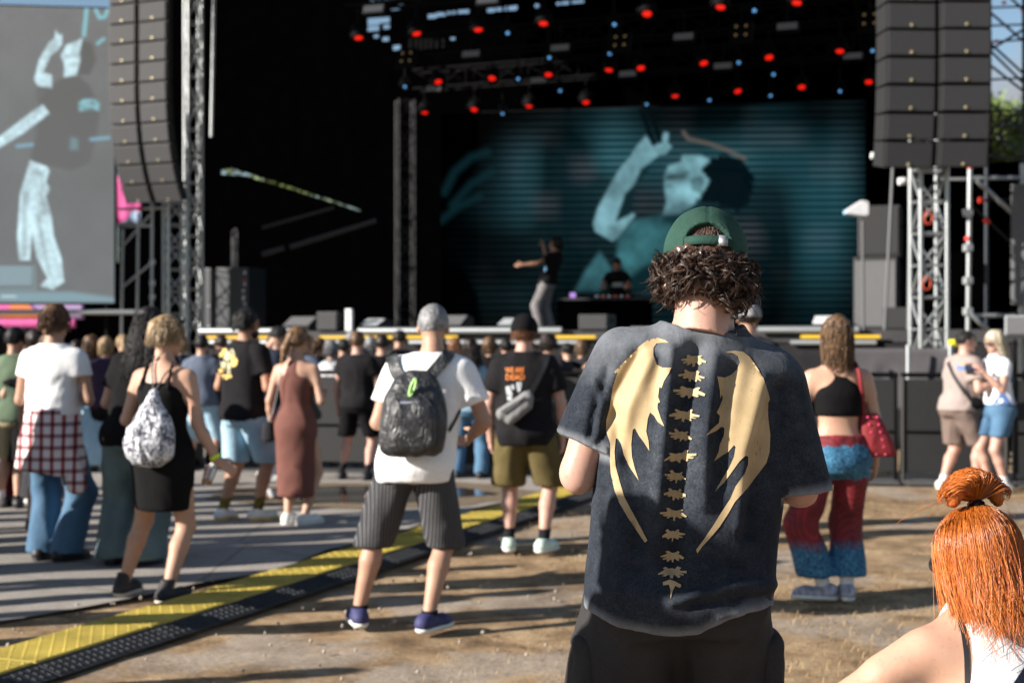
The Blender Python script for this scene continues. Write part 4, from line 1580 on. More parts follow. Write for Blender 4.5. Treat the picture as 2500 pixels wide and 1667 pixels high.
# ------------------------------------------------------------------ video walls (picture carried by a colour attribute, lit pixels emit)
def screen(name, label, px0, px1, py0, py1, dfun, nx, ny, paint, strength, base, frame=True, base_rough=.6, spec=.2):
    px = np.linspace(px0, px1, nx); py = np.linspace(py0, py1, ny)
    # build as a flat rectangle in the world: fixed top and bottom heights at the middle
    dm = dfun((px0 + px1) / 2)
    z1 = HC + (CY - py0) / FPX * dm; z0 = HC + (CY - py1) / FPX * dm
    A = PX(px0, 0, dfun(px0))[:2]; B = PX(px1, 0, dfun(px1))[:2]
    s_ = np.linspace(0, 1, nx); t = np.linspace(1, 0, ny)
    S_, T_ = np.meshgrid(s_, t, indexing='ij')
    P = A + S_[..., None] * (B - A)
    V = np.concatenate([P, (z0 + (z1 - z0) * T_)[..., None]], -1).reshape(-1, 3)
    i_ = np.arange(nx * ny).reshape(nx, ny)
    F_ = np.stack([i_[:-1, :-1], i_[:-1, 1:], i_[1:, 1:], i_[1:, :-1]], -1).reshape(-1, 4)
    q = topx(V)
    colr = np.clip(paint(q), 0, 4)
    root = empty(name, (*((A + B) / 2), z0)); tag(root, label, 'video screen')
    n = np.array((B - A)[::-1]) * (1, -1); n = n / np.linalg.norm(n)
    if n[1] > 0: n = -n
    face = np_mesh('picture', V - np.array((*((A + B) / 2), z0)), F_, False)
    at = face.color_attributes.new('picture', 'FLOAT_COLOR', 'POINT')
    at.data.foreach_set('color', np.c_[colr, np.ones(len(colr))].astype(np.float32).ravel())
    m, nt, b = nm(name + ' pixels')
    an = nd(nt, 'ShaderNodeAttribute', attribute_name='picture')
    nt.links.new(an.outputs['Color'], b.inputs['Emission Color'])
    b.inputs['Emission Strength'].default_value = strength
    b.inputs['Base Color'].default_value = (*base, 1)
    b.inputs['Roughness'].default_value = base_rough
    b.inputs['Specular IOR Level'].default_value = spec
    link('picture', face, root, m)
    L = np.linalg.norm(B - A)
    cab = box('cabinet', (*(-n * .09), (z1 - z0) / 2), (L + .06, .14, z1 - z0 + .06), M['blackmetal'], root, (0, 0, math.atan2((B - A)[1], (B - A)[0])))
    return root, A, B, z0, z1


def soft(q, poly, w=5.0):
    return np.clip(.5 - poly_sd(q, np.array(poly, float)) / w, 0, 1)[:, None]


def strk(q, pts, w, s_=5.0):
    d = np.full(len(q), 1e9)
    for a, b in zip(pts[:-1], pts[1:]):
        a, b = np.array(a, float), np.array(b, float); e = b - a
        t = np.clip(((q - a) @ e) / (e @ e), 0, 1)
        d = np.minimum(d, np.linalg.norm(q - a - t[:, None] * e, axis=1))
    return np.clip(.5 - (d - w / 2) / s_, 0, 1)[:, None]


def Z(pts, x0, y0, s_): return [(x0 + a / s_, y0 + b / s_) for a, b in pts]


def nz2(q, s_, o=0): return vnoise(np.c_[q * s_, np.full(len(q), o)])


def paint_back(q):
    x, y = q[:, 0], q[:, 1]
    glow = np.exp(-((x - 1470) / 300)**2) * .9 + np.exp(-((x - 1960) / 200)**2) * .75 + .12
    glow *= np.clip((x - 1110 + (y - 500) * .42) / 300, 0.0, 1) * np.clip((2125 - x) / 90, .2, 1)
    glow *= np.clip((y - 262) / 130, .18, 1) * np.clip((800 - y) / 330, .12, 1)
    st = .5 + .5 * np.sin(y * 2 * np.pi / 16.6 + (x - 1250) * .0025)
    st = np.clip(st * 1.7 - .35, .0, 1.1) * (.75 + .4 * nz2(q * (1, .2), .01, 3))
    patch = np.clip(.5 + .8 * nz2(q, .008, 1), .2, 1.3)
    c = (np.array([.006, .055, .075])[None] + st[:, None] * np.array([.060, .145, .165])[None]) * (glow * patch)[:, None]
    grey = np.clip(nz2(q, .012, 8) * 1.2, 0, 1)
    c = c + (st * glow * grey)[:, None] * np.array([.07, .06, .07])
    # smoky curls at left
    for pts, w in (([(1085, 470), (1110, 420), (1150, 385), (1190, 372)], 16), ([(1105, 500), (1150, 450), (1200, 420)], 14), ([(1075, 540), (1120, 505), (1170, 480)], 14)):
        m = strk(q, pts, w, 18); c = c * (1 - m * .6) + m * np.array([.004, .020, .025])
    f = lambda pts: Z(pts, 1380, 280, 3.015)
    sh = (.78 + .30 * nz2(q, .03, 2) + .12 * nz2(q, .09, 7) + .10 * np.sin((x + y * .7) * .035))[:, None]
    tor = f([(500, 780), (720, 735), (980, 620), (1060, 900), (1000, 1050), (560, 1210), (470, 1200), (380, 1050), (385, 900), (440, 850)])
    m = soft(q, tor, 12); c = c * (1 - m) + m * (np.array([.050, .19, .22]) * sh * (1 - .75 * np.clip((x - 1570) / 90, 0, 1)[:, None]) * np.clip((780 - y) / 160, .15, 1)[:, None])
    m = soft(q, f([(560, 1120), (460, 1210), (500, 1290), (700, 1290), (900, 1000)]), 16); c = c * (1 - m) + m * np.array([.004, .02, .026])
    la = f([(255, 1010), (350, 1150), (370, 1190), (240, 1300), (70, 1300), (150, 1150)])
    m = soft(q, la, 12); c = c * (1 - m) + m * (np.array([.05, .17, .20]) * sh * (1 - .6 * np.clip((y - 640) / 90, 0, 1)[:, None]))
    arm = f([(595, 155), (640, 225), (700, 215), (730, 130), (760, 135), (755, 210), (785, 235), (740, 290), (690, 300), (560, 400), (510, 520), (440, 580), (370, 785), (500, 725), (515, 740), (400, 890), (350, 935), (220, 860), (205, 800), (240, 690), (330, 520), (400, 400), (480, 310), (520, 240)])
    m = soft(q, arm, 6); c = c * (1 - m) + m * (np.array([.24, .49, .56]) * sh * (1 - .45 * np.clip(nz2(q, .022, 4), 0, 1)[:, None]))
    m = soft(q, f([(560, 400), (500, 520), (450, 590), (380, 780), (470, 740), (520, 520), (640, 380)]), 10); c = c * (1 - m * .9) + m * .9 * np.array([.004, .02, .026])
    face = f([(735, 440), (760, 380), (850, 350), (865, 300), (1000, 300), (1060, 330), (1060, 480), (1040, 540), (990, 620), (930, 680), (850, 735), (720, 742), (745, 640), (728, 520)])
    m = soft(q, face, 7); c = c * (1 - m) + m * (np.array([.24, .50, .57]) * sh * (1 - .55 * soft(q, f([(740, 430), (900, 420), (900, 470), (730, 500)]), 14)))
    m = soft(q, f([(925, 470), (1010, 450), (1030, 500), (1000, 580), (930, 560)]), 8); c = c * (1 - m * .55)
    for poly, k_ in (([(745, 455), (800, 440), (830, 455), (800, 475), (745, 480)], .55), ([(735, 520), (790, 515), (800, 535), (740, 540)], .5), ([(860, 640), (950, 660), (850, 735), (720, 742), (735, 700)], .45), ([(905, 330), (960, 320), (1000, 400), (940, 420)], .25)):
        m = soft(q, f(poly), 9); c = c * (1 - m * k_)
    m = soft(q, f([(720, 735), (850, 725), (980, 640), (1010, 760), (880, 830), (720, 790)]), 14); c = c * (1 - m * .8) + m * .8 * np.array([.004, .022, .03])
    for i_ in range(4):
        m = strk(q, f([(640 + i_ * 34, 215 - 8 * i_), (700 + i_ * 22, 300 - 30 * i_)]), 2.5, 4); c = c * (1 - m * .35)
    hair = f([(1000, 420), (1060, 330), (1180, 285), (1300, 330), (1385, 440), (1390, 570), (1340, 660), (1260, 710), (1080, 640), (960, 640), (1040, 540), (1060, 470)])
    m = np.clip(.5 - (poly_sd(q, np.array(hair)) + 6 * nz2(q, .12, 5)) / 8, 0, 1)[:, None]; c = c * (1 - m) + m * np.array([.001, .006, .009])
    for pts in ([(560, -30), (650, 215)], [(620, -30), (700, 190)]):
        m = strk(q, f(pts), 11, 6); c = c * (1 - m) + m * np.array([.001, .004, .006])
    m = strk(q, f([(870, 130), (905, 180), (1060, 215), (1200, 265), (1320, 325)]), 9, 7); c = c * (1 - m * .7) + m * .7 * np.array([.16, .13, .11])  # beige reflection streak painted into the picture colours
    m = soft(q, [(1020, 815), (1030, 690), (1080, 640), (1130, 655), (1165, 720), (1185, 815)], 14); c = c * (1 - m * .9)
    return c


_, VA, VB, VZ0, VZ1 = screen('video_wall', 'large rear video wall showing the teal-tinted performer with raised arm', 1076, 2112, 262, 796, lined(30.0, -.2), 250, 150, paint_back, .40, (.0006, .0006, .0006), spec=0.0)


def paint_left(q):
    x, y = q[:, 0], q[:, 1]
    c = np.repeat(np.array([[.030, .034, .037]]), len(q), 0) * (1 + .25 * nz2(q, .02, 1)[:, None] + .30 * nz2(q, .5, 9)[:, None])
    c += (np.clip((420 - y) / 420, 0, 1) * .03)[:, None] * (1 + .5 * nz2(q, .35, 3)[:, None])
    f = lambda pts: Z(pts, 0, 0, 1.9125)
    lit = np.array([.42, .60, .66]); tl = np.array([.12, .36, .42])
    sh = (.92 + .30 * nz2(q * (1, .45), .06, 6) + .18 * nz2(q, .16, 2) + .12 * nz2(q, .6, 4))[:, None]
    m = soft(q, f([(180, 480), (230, 410), (300, 355), (360, 350), (420, 400), (470, 520), (450, 640), (420, 760), (330, 800), (140, 752), (170, 620)]), 10); c = c * (1 - m * .85)
    m = soft(q, f([(375, 190), (430, 200), (450, 280), (420, 350), (365, 350), (375, 280)]), 8); c = c * (1 - m * .95)
    m = soft(q, f([(165, 380), (240, 395), (240, 420), (200, 500), (170, 470)]), 8); c = c * (1 - m * .6)
    for poly in ([(225, 205), (255, 178), (262, 140), (272, 165), (290, 160), (290, 205), (270, 235), (235, 262), (200, 340), (240, 350), (243, 412), (175, 402), (160, 372), (182, 282)],
                 [(310, 212), (340, 200), (385, 180), (370, 250), (375, 282), (355, 352), (298, 362), (300, 300), (284, 262)],
                 [(200, 488), (230, 530), (110, 622), (-10, 695), (-10, 645), (110, 552)],
                 [(140, 750), (222, 780), (230, 800), (215, 850), (232, 880), (215, 920), (240, 1010), (250, 1100), (285, 1200), (300, 1315), (245, 1352), (190, 1335), (222, 1298), (172, 1205), (150, 1085), (140, 1216), (90, 1216), (80, 1100), (95, 900)]):
        m = soft(q, f(poly), 4); c = c * (1 - m) + m * lit * sh
    for poly in ([(300, 255), (372, 250), (372, 268), (296, 275)], [(318, 300), (362, 292), (360, 306), (316, 312)], [(100, 900), (130, 890), (125, 1200), (105, 1200)], [(165, 1000), (185, 1010), (240, 1290), (225, 1290)], [(150, 790), (210, 800), (205, 830), (150, 815)]):
        m = soft(q, f(poly), 9); c = c * (1 - m * .42)
    m = soft(q, f([(185, 800), (215, 860), (190, 900), (235, 1000), (200, 1000), (190, 880)]), 8); c = c * (1 - m * .35)
    # letters over the picture
    for pts, w in (([(408, -5), (402, 70), (392, 165)], 10), ([(448, 0), (448, 50), (465, 85), (490, 80), (505, 40), (500, 0)], 9), ([(455, 205), (485, 182)], 7)):
        m = strk(q, f(pts), w, 4); c = c * (1 - m) + m * tl
    m = soft(q, f([(368, 478), (385, 466), (430, 462), (466, 472), (462, 520), (430, 512), (395, 520), (368, 518)]), 4)
    k = (.55 + .6 * np.clip(nz2(q * (1.6, 1), .2, 2), -.6, 1))[:, None]; c = c * (1 - m) + m * tl * 1.15 * k
    for a in ([(425, 652), (508, 644)], [(80, 684), (150, 676)]):
        m = strk(q, f(a), 9, 4); c = c * (1 - m * .8) + m * .8 * np.array([.09, .26, .36])
    m = soft(q, f([(330, 640), (365, 650), (365, 700), (325, 700)]), 8); c = c * (1 - m * .3) + m * .3 * tl
    m = soft(q, f([(-10, 1240), (150, 1240), (150, 1332), (-10, 1332)]), 4) * (.55 + .45 * np.sin(y * 1.15))[:, None]; c = c * (1 - m) + m * np.array([.16, .30, .36])
    m = strk(q, f([(160, 1240), (165, 1350), (-10, 1350)]), 3, 3); c = c * (1 - m * .5) + m * .5 * tl
    m = soft(q, f([(-10, 1362), (330, 1362), (540, 1390), (540, 1410), (-10, 1410)]), 10); c = c * (1 - m * .8) + m * .8 * np.array([.10, .22, .27])
    for i in range(5):
        m = strk(q, f([(10 + i * 14, 1384), (18 + i * 14, 1384)]), 3, 3); c = c * (1 - m) + m * np.array([.5, .6, .62])
    return c


screen('video_screen', 'tall left video screen showing the singer in pale trousers on grey', -190, 279, 16, 739, lined(26.4, .12), 150, 250, paint_left, .5, (.12, .128, .134), base_rough=.7)
# ------------------------------------------------------------------ screen support, banners, scaffolding left
def ban_mat(name, cols):
    m, nt, b = nm(name)
    v = coord(nt, (.9, .9, 1.4), (0, R(35), 0))
    vo = nd(nt, 'ShaderNodeTexVoronoi', distance='MANHATTAN'); vo.inputs['Scale'].default_value = 1.6
    nt.links.new(v, vo.inputs['Vector'])
    sx = nd(nt, 'ShaderNodeSeparateColor'); nt.links.new(vo.outputs['Color'], sx.inputs[0])
    nt.links.new(ramp(nt, sx.outputs[0], [(i / len(cols), c) for i, c in enumerate(cols)], 'CONSTANT'), b.inputs['Base Color'])
    b.inputs['Roughness'].default_value = .6
    return m


bm1 = ban_mat('printed festival banner', [(.10, .05, .22), (.32, .22, .42), (.62, .10, .32), (.60, .18, .06), (.25, .15, .35)])
bm2 = plain('pink banner', (.62, .10, .33), .6)
o = sheet('banner', (PX(-120, 0, 27.0)[0], 27.0), (PX(205, 0, 27.0)[0], 27.0), HC + (CY - 780) / FPX * 27, HC + (CY - 741) / FPX * 27, bm1, None, .01, 3, 40, 4)
tag(o, 'purple and orange printed banner strip under the left video screen', 'banner')
o = sheet('banner', (PX(-120, 0, 26.9)[0], 26.9), (PX(185, 0, 26.9)[0], 26.9), HC + (CY - 800) / FPX * 26.9, HC + (CY - 779) / FPX * 26.9, bm2, None, .01, 3, 40, 3)
tag(o, 'plain pink banner strip along the bottom left fence', 'banner')
o = sheet('banner', (PX(283, 0, 27.8)[0], 27.8), (PX(345, 0, 27.8)[0], 27.8), HC + (CY - 545) / FPX * 27.8, HC + (CY - 430) / FPX * 27.8, ban_mat('pink and blue banner', [(.62, .08, .30), (.30, .42, .62), (.62, .62, .66), (.5, .06, .25)]), None, .03, 3, 20, 8)
tag(o, 'small pink and pale blue banner behind the left line arrays', 'banner')
o = rod('guard_rail', PX(-40, 762, 25.6), PX(330, 762, 25.6), .045, M['alu'], None, 12); tag(o, 'long silver rail running under the left video screen', 'rail')
sc = empty('scaffold', PX(370, 833, 26.2) * (1, 1, 0)); tag(sc, 'galvanised scaffold frame between the left screen and the lattice tower', 'scaffold')
S0 = np.array(sc.location)


def sbar(root, name, a, b, r=.026, mat=None, da=26.2, db=None):
    return rod(name, PX(*a, da) - np.array(root.location), PX(*b, db or da) - np.array(root.location), r, mat or M['galv'], root)


for a, b in (((372, 476), (370, 880)), ((338, 520), (334, 880)), ((300, 560), (296, 880))): sbar(sc, 'standard', a, b)
for a, b in (((290, 511), (414, 507)), ((286, 552), (370, 551))): sbar(sc, 'ledger', a, b)
for a, b in (((290, 612), (366, 525)), ((300, 700), (372, 640))): sbar(sc, 'diagonal_brace', a, b, .022)
for y in (508, 640, 690, 725):
    box('coupler', PX(372, y, 26.17) - S0, (.09, .08, .10), M['galv'], sc, (0, 0, .3), .012)
sbar(sc, 'red_sleeve', (336, 510), (346, 510), .034, M['red'], 26.1)
# legs under the screen
for i, px in enumerate((20, 150, 262)):
    o = rod('screen_leg', PX(px, 735, 27.2), (*PX(px, 735, 27.2)[:2], .01), .04, M['blackmetal']); tag(o, ['leftmost black leg under the left video screen', 'middle black leg under the left video screen', 'rightmost black leg under the left video screen'][i], 'post', 'screen legs')
# grey cases and dark gear below the left screen
o = box('flight_case', PX(290, 800, 25.9), (.9, .6, .5), M['tray'], None, (0, 0, .2), .02); o.location.z = .25; tag(o, 'grey flight case on the ground below the left scaffold', 'flight case')

# dim tubes inside the left wing
for i, (a, b) in enumerate((((640, 621), (694, 605)), ((708, 603), (918, 539)), ((640, 556), (815, 507)))):
    o = rod('wing_bar', PX(*a, 29.5), PX(*b, 29.5), .05 if i < 2 else .03, plain('dim steel bar', (.06, .06, .065), .5, .2)); tag(o, ['short dim sloping bar low in the left wing', 'long dim sloping bar in the left wing', 'faint upper sloping bar in the left wing'][i], 'bar', 'wing bars')
# rack of gear on stage left with small lights
o = empty('amp_rack', (*PX(575, 0, 27.5)[:2], STZ), sang); tag(o, 'tall dark amplifier rack in the left wing with tiny lights', 'rack')
box('cabinet', (0, 0, .62), (.95, .7, 1.24), plain('dark blue-black rack', (.012, .016, .022), .5), o, (0, 0, 0), .02)
for i in range(10):
    l = box('indicator', (random.choice((-.36, .38, .41)), -.358, .1 + random.random() * 1.05), (.035, .012, .04), M['wht'] if i else M['red'], o)
o = empty('cable_bundle', (*PX(573, 0, 27.3)[:2], STZ + 1.3)); tag(o, 'pale coiled cables hanging above the amplifier rack', 'cable')
for i in range(7):
    th = np.linspace(0, 6.28, 25)
    pth = np.stack([.05 * np.cos(th), .03 * np.sin(th), .09 * np.sin(th) + i * .10], 1)
    v, f = tubes(pth[None], np.full(25, .012), 5)
    mobj('cable_loop', v, f, M['spklight'], o)

# trees and lit ground far behind, seen through gaps
def leaf_mat(name, a, b_):
    m, nt, b = nm(name)
    g = nd(nt, 'ShaderNodeNewGeometry')
    nt.links.new(ramp(nt, g.outputs['Random Per Island'], [(0, a), (1, b_)]), b.inputs['Base Color'])
    b.inputs['Roughness'].default_value = .6
    return m


def tree(label, x, y, zc, rx, rz, n, mat, seed):
    rs = np.random.default_rng(seed)
    root = empty('tree', (x, y, 0)); tag(root, label, 'tree', 'trees behind the stage')
    zs = np.linspace(0, zc, 10)
    pth = np.stack([.1 * np.sin(zs), .1 * np.cos(zs * .8), zs], 1)
    v, f = tubes(pth[None], np.linspace(.22, .07, 10), 9)
    mobj('trunk', v, f, plain('bark', (.10, .075, .05), .9, 0, .3, 8, .4), root)
    br = []
    for i in range(14):
        a = rs.uniform(0, 6.28); z0 = zc * rs.uniform(.45, .95); e = np.array([math.cos(a) * rx * .8, math.sin(a) * rx * .8, zc - z0 + rs.uniform(-.3, .8) * rz])
        t = np.linspace(0, 1, 8)[:, None]
        br.append(np.array([0, 0, z0]) + t * e + rs.normal(0, .06, (8, 3)) * t)
    v, f = tubes(np.array(br), np.linspace(.06, .012, 8), 5)
    mobj('limb', v, f, plain('bark limb', (.10, .075, .05), .9), root)
    cl = rs.normal(0, 1, (70, 3)); cl /= np.linalg.norm(cl, axis=1, keepdims=True); cl *= rs.random((70, 1))**.4
    k = rs.integers(0, 70, n)
    c = cl[k] * (rx, rx, rz) + rs.normal(0, .24, (n, 3)) * rx * .4 + (0, 0, zc)
    a = rs.normal(0, 1, (n, 3)); a /= np.linalg.norm(a, axis=1, keepdims=True); b = np.cross(a, rs.normal(0, 1, (n, 3))); b /= np.linalg.norm(b, axis=1, keepdims=True)
    sz = rs.uniform(.05, .11, (n, 1))
    V = np.stack([c - a * sz, c + b * sz * .6, c + a * sz, c - b * sz * .6], 1).reshape(-1, 3)
    F_ = np.arange(n * 4).reshape(-1, 4)
    mobj('crown', V, F_, mat, root, False)


lm = leaf_mat('sunlit leaves', (.05, .09, .015), (.16, .22, .04))
q = PX(2478, 345, 40)
tree('green leafy tree showing behind the scaffold at the right edge', q[0], 40, q[2] - .3, 1.9, 1.5, 9000, lm, 3)
q = PX(700, 470, 48)
tree('bushy green tree glimpsed through the sloping slit of the left wing', q[0], 48, q[2], 3.2, 2.2, 7000, lm, 4)

# ------------------------------------------------------------------ right-hand scaffold, masts and side speakers
sc = empty('scaffold', PX(2362, 833, 19.6) * (1, 1, 0)); tag(sc, 'galvanised scaffold bay right of the right lattice tower', 'scaffold')
g = M['galv']
sbar(sc, 'standard', (2368, 400), (2362, 905), .034, M['alu'], 19.6)
sbar(sc, 'standard', (2496, 400), (2496, 905), .034, M['alu'], 19.6)
for a, b in (((2370, 435), (2520, 434)), ((2372, 770), (2480, 770))): sbar(sc, 'ledger', a, b, .03, M['alu'], 19.6)
sbar(sc, 'ledger', (2300, 438), (2365, 438), .022, g, 19.9)
sbar(sc, 'ledger', (2372, 490), (2520, 488), .020, M['blackmetal'], 20.2)
for a, b in (((2384, 440), (2510, 556)), ((2372, 768), (2440, 832))): sbar(sc, 'diagonal_brace', a, b, .032, M['alu'], 19.5)
sbar(sc, 'diagonal_brace', (2376, 505), (2490, 612), .018, M['blackmetal'], 20.2)
for y in (520, 605, 685, 760):
    box('coupler', PX(2363, y, 19.56) - np.array(sc.location), (.11, .10, .10), g, sc, (0, 0, .2), .014)
for a, b in (((2369, 398), (2368, 412)), ((2362, 578), (2362, 588)), ((2390, 489), (2402, 489)), ((2405, 536), (2414, 545))):
    sbar(sc, 'red_sleeve', a, b, .040, M['red'], 19.5)
# dark lattice of the roof wing against the sky
wg = empty('roof_scaffold', PX(2460, 833, 21.5) * (1, 1, 0)); tag(wg, 'dark steel roof-wing lattice against the sky at the upper right', 'scaffold')
dk = plain('dark blued steel', (.022, .028, .036), .5, .3)
wbars = [((2405, 20), (2520, 16)), ((2405, 64), (2520, 60)), ((2400, 105), (2520, 96)), ((2400, 196), (2520, 190)), ((2400, 272), (2520, 268)), ((2398, 286), (2520, 278)), ((2400, 312), (2520, 306)),
         ((2402, 380), (2520, 394))]
for a, b in wbars: sbar(wg, 'ledger', a, b, .016, dk, 21.5)
for a, b in (((2405, 20), (2520, 120)), ((2405, 95), (2520, 200)), ((2403, 110), (2520, 225)), ((2450, -20), (2520, 45)), ((2402, 240), (2520, 340)), ((2402, 305), (2520, 395)), ((2405, 150), (2520, 240)), ((2520, 60), (2405, 130)), ((2520, 250), (2402, 330))):
    sbar(wg, 'diagonal_brace', a, b, .020, dk, 21.6)
for px in (2408, 2500): sbar(wg, 'standard', (px, -60), (px, 905), .03, dk, 21.7)
for a in ((2428, 102), (2447, 8), (2494, 28)): sbar(wg, 'red_sleeve', a, (a[0] + 9, a[1] - 1), .024, M['red'], 21.4)

# stage-right side fills and subs
def cab(name, label, px0, px1, py0, py1, d_, dep, mat, grille, z=None, cat='speaker', group=None, rz=None):
    w = (px1 - px0) / FPX * d_; h = (py1 - py0) / FPX * d_
    c = PX((px0 + px1) / 2, py1, d_)
    z = c[2] if z is None else z
    root = empty(name, (c[0], d_ + dep / 2, z), sang if rz is None else rz); tag(root, label, cat, group)
    box('cabinet', (0, 0, h / 2), (w, dep, h), mat, root, (0, 0, 0), .015)
    box('grille', (0, -dep / 2 - .008, h / 2), (w * .93, .012, h * .90), grille, root, (0, 0, 0), .004)
    for sd in (-1, 1): box('handle', (sd * (w / 2 + .004), 0, h * .6), (.008, .14, .06), M['blackmetal'], root)
    return root


cab('side_fill_speaker', 'light grey tall side-fill speaker standing on the right of the stage', 2104, 2208, 622, 800, 21.6, .7, M['spk2'], M['spklight'], STZ + .005)
cab('side_fill_speaker', 'black upper side-fill speaker stacked over the light grey one', 2112, 2212, 494, 619, 21.6, .6, M['spk2'], M['spk2'], STZ + (800 - 622) / FPX * 21.6 + .012)
cab('sub_speaker', 'squat black subwoofer beside the right lattice tower', 2170, 2242, 762, 816, 20.6, .5, M['spk2'], M['spk2'], STZ + .005)
cab('edge_speaker', 'tall grey speaker cut off by the right edge of the picture', 2489, 2560, 448, 742, 19.2, .6, M['spklight'], M['spklight'], HC + (CY - 742) / FPX * 19.2)
es = empty('speaker_stand', (PX(2525, 0, 19.5)[0], 19.5, 0)); tag(es, 'galvanised frame carrying the grey speaker at the right edge', 'stand')
for dx in (-.12, .12):
    for dy in (-.2, .2): rod('leg', (dx, dy, 0), (dx, dy, HC + (CY - 742) / FPX * 19.2 - .005), .025, g, es)
o = cab('flight_case', 'grey case with handles at the right edge behind the blonde woman', 2472, 2560, 770, 818, 18.9, .5, M['tray'], M['spklight'], None, 'flight case')
ft = empty('case_table', (PX(2516, 0, 19.15)[0], 19.15, 0)); tag(ft, 'black table carrying the grey case at the right edge', 'table')
zt_ = HC + (CY - 818) / FPX * 18.9
box('top', (0, 0, zt_ - .03), (.7, .6, .05), M['spk2'], ft, (0, 0, sang))
for dx in (-.3, .3):
    for dy in (-.25, .25): rod('leg', (dx, dy, 0), (dx, dy, zt_ - .055), .02, M['blackmetal'], ft)

# follow spot on a pole
fs = empty('floodlight', (PX(2108, 0, 20.9)[0], 20.9, STZ)); tag(fs, 'white floodlight on a slim pole at the right of the stage', 'floodlight')
F0 = np.array(fs.location)
rod('pole', (0, 0, 0), PX(2106, 535, 20.9) - F0, .022, M['spklight'], fs)
hd = prism('lamp_head', [(-.20, .03), (.02, .17), (.12, .14), (.12, -.05), (.06, -.07), (-.22, -.03)], .2, M['wht'], fs, bev=.012)
hd.location = Vector(PX(2098, 518, 20.9) - F0)
box('glass', (-.213, 0, 0), (.012, .16, .05), plain('lamp glass', (.35, .6, .8), .1), hd)
rod('yoke', PX(2110, 540, 20.9) - F0, PX(2108, 515, 20.88) - F0, .018, M['galv'], fs)
for i, (a, b, r) in enumerate((((2180, 400), (2160, 800), .022), ((2224, 398), (2218, 800), .028))):
    p1 = PX(*b, 20.3); p1[2] = STZ
    o = rod('mast', PX(*a, 20.3), p1, r, plain('dull grey mast', (.10, .105, .11), .5, .2)); tag(o, ['thin leaning mast behind the floodlight', 'grey mast close to the right lattice tower'][i], 'pole')
ss = empty('small_lamp', PX(2143, 380, 19.2)); tag(ss, 'small pale lamp clipped below the left edge of the right line arrays', 'lamp')
rod('barrel', (-.09, 0, 0), (.07, 0, -.01), .045, M['wht'], ss); rod('bracket', (.07, 0, 0), (.16, 0, .18), .012, M['galv'], ss)
ss = empty('small_lamp', PX(2208, 442, 19.2)); tag(ss, 'small white lamp fixed left of the top of the right lattice tower', 'lamp')
rod('barrel', (-.08, 0, -.01), (.02, 0, .0), .05, M['wht'], ss); rod('bracket', (.02, 0, 0), (.2, 0, .02), .014, M['galv'], ss)
for i, (px, py) in enumerate(((2266, 528), (2262, 688))):
    cc = empty('cable_coil', PX(px, py, 18.68)); tag(cc, ['upper orange cable coil hung on the right lattice tower', 'lower orange-red cable coil hung on the right lattice tower'][i], 'cable')
    th = np.linspace(0, 6.28 * 3, 60)
    pth = np.stack([.055 * np.cos(th), .02 * np.sin(th * .5), .085 * np.sin(th) - .02], 1)
    v, f = tubes(pth[None], np.full(60, .011), 5)
    mobj('loop', v, f, plain('orange cable', (.45, .06, .02), .5), cc)
    rod('hook', (0, .0, .06), (0, .04, .12), .008, M['galv'], cc, 6)

# ------------------------------------------------------------------ stage floor monitors and small gear
def wedge(label, px, py, wpx, hpx, d_, mat, lean=1):
    w = wpx / FPX * d_; h = hpx / FPX * d_
    root = empty('floor_monitor', (PX(px, 0, d_)[0], d_, STZ), sang + R(180) * 0); tag(root, label, 'floor monitor', 'floor monitors')
    b = prism('cabinet', [(-.32, 0), (.22, 0), (.26, .08), (-.10, h), (-.32, h * .9)], w, M['spk2'], root, bev=.01)
    b.rotation_euler = (0, 0, R(-90))
    gr = box('grille', (0, 0, 0), (w * .9, .012, math.hypot(.36, h - .08) * .86), mat, root, (0, 0, 0))
    gr.location = (0, -.085, h * .5 + .05); gr.rotation_euler = (-math.atan2(.36, h - .08), 0, 0)
    return root


wedge('wide grey floor monitor at the left of the stage edge', 738, 795, 76, 36, 24.2, M['spklight'])
wedge('small pale floor monitor left of centre on the stage edge', 915, 795, 52, 30, 23.6, M['tray'])
wedge('grey floor monitor behind the grey-haired man on the stage edge', 1112, 795, 60, 38, 23.2, M['spklight'])
wedge('small pale floor monitor just left of the singer', 1250, 795, 54, 30, 22.7, M['tray'])
wedge('small bright floor monitor at the right behind the woman in red trousers', 2018, 795, 64, 34, 21.5, M['wht'])
cab('sub_speaker', 'dark boxy subwoofer on the left part of the stage edge', 782, 838, 766, 812, 23.5, .5, M['spk2'], M['spk'], STZ - .01 + .02)
cab('sub_speaker', 'dark boxy subwoofer half hidden by the shoulder of the man with the winged shirt', 1424, 1498, 774, 812, 22.0, .5, M['spk2'], M['spk'], STZ + .01)
o = box('edge_post', PX(853, 795, 23.4), (.11, .09, .36), M['wht'], None, (0, 0, sang), .01); o.location.z = STZ + .185; tag(o, 'short white post on the stage edge beside the dark subwoofer', 'post')

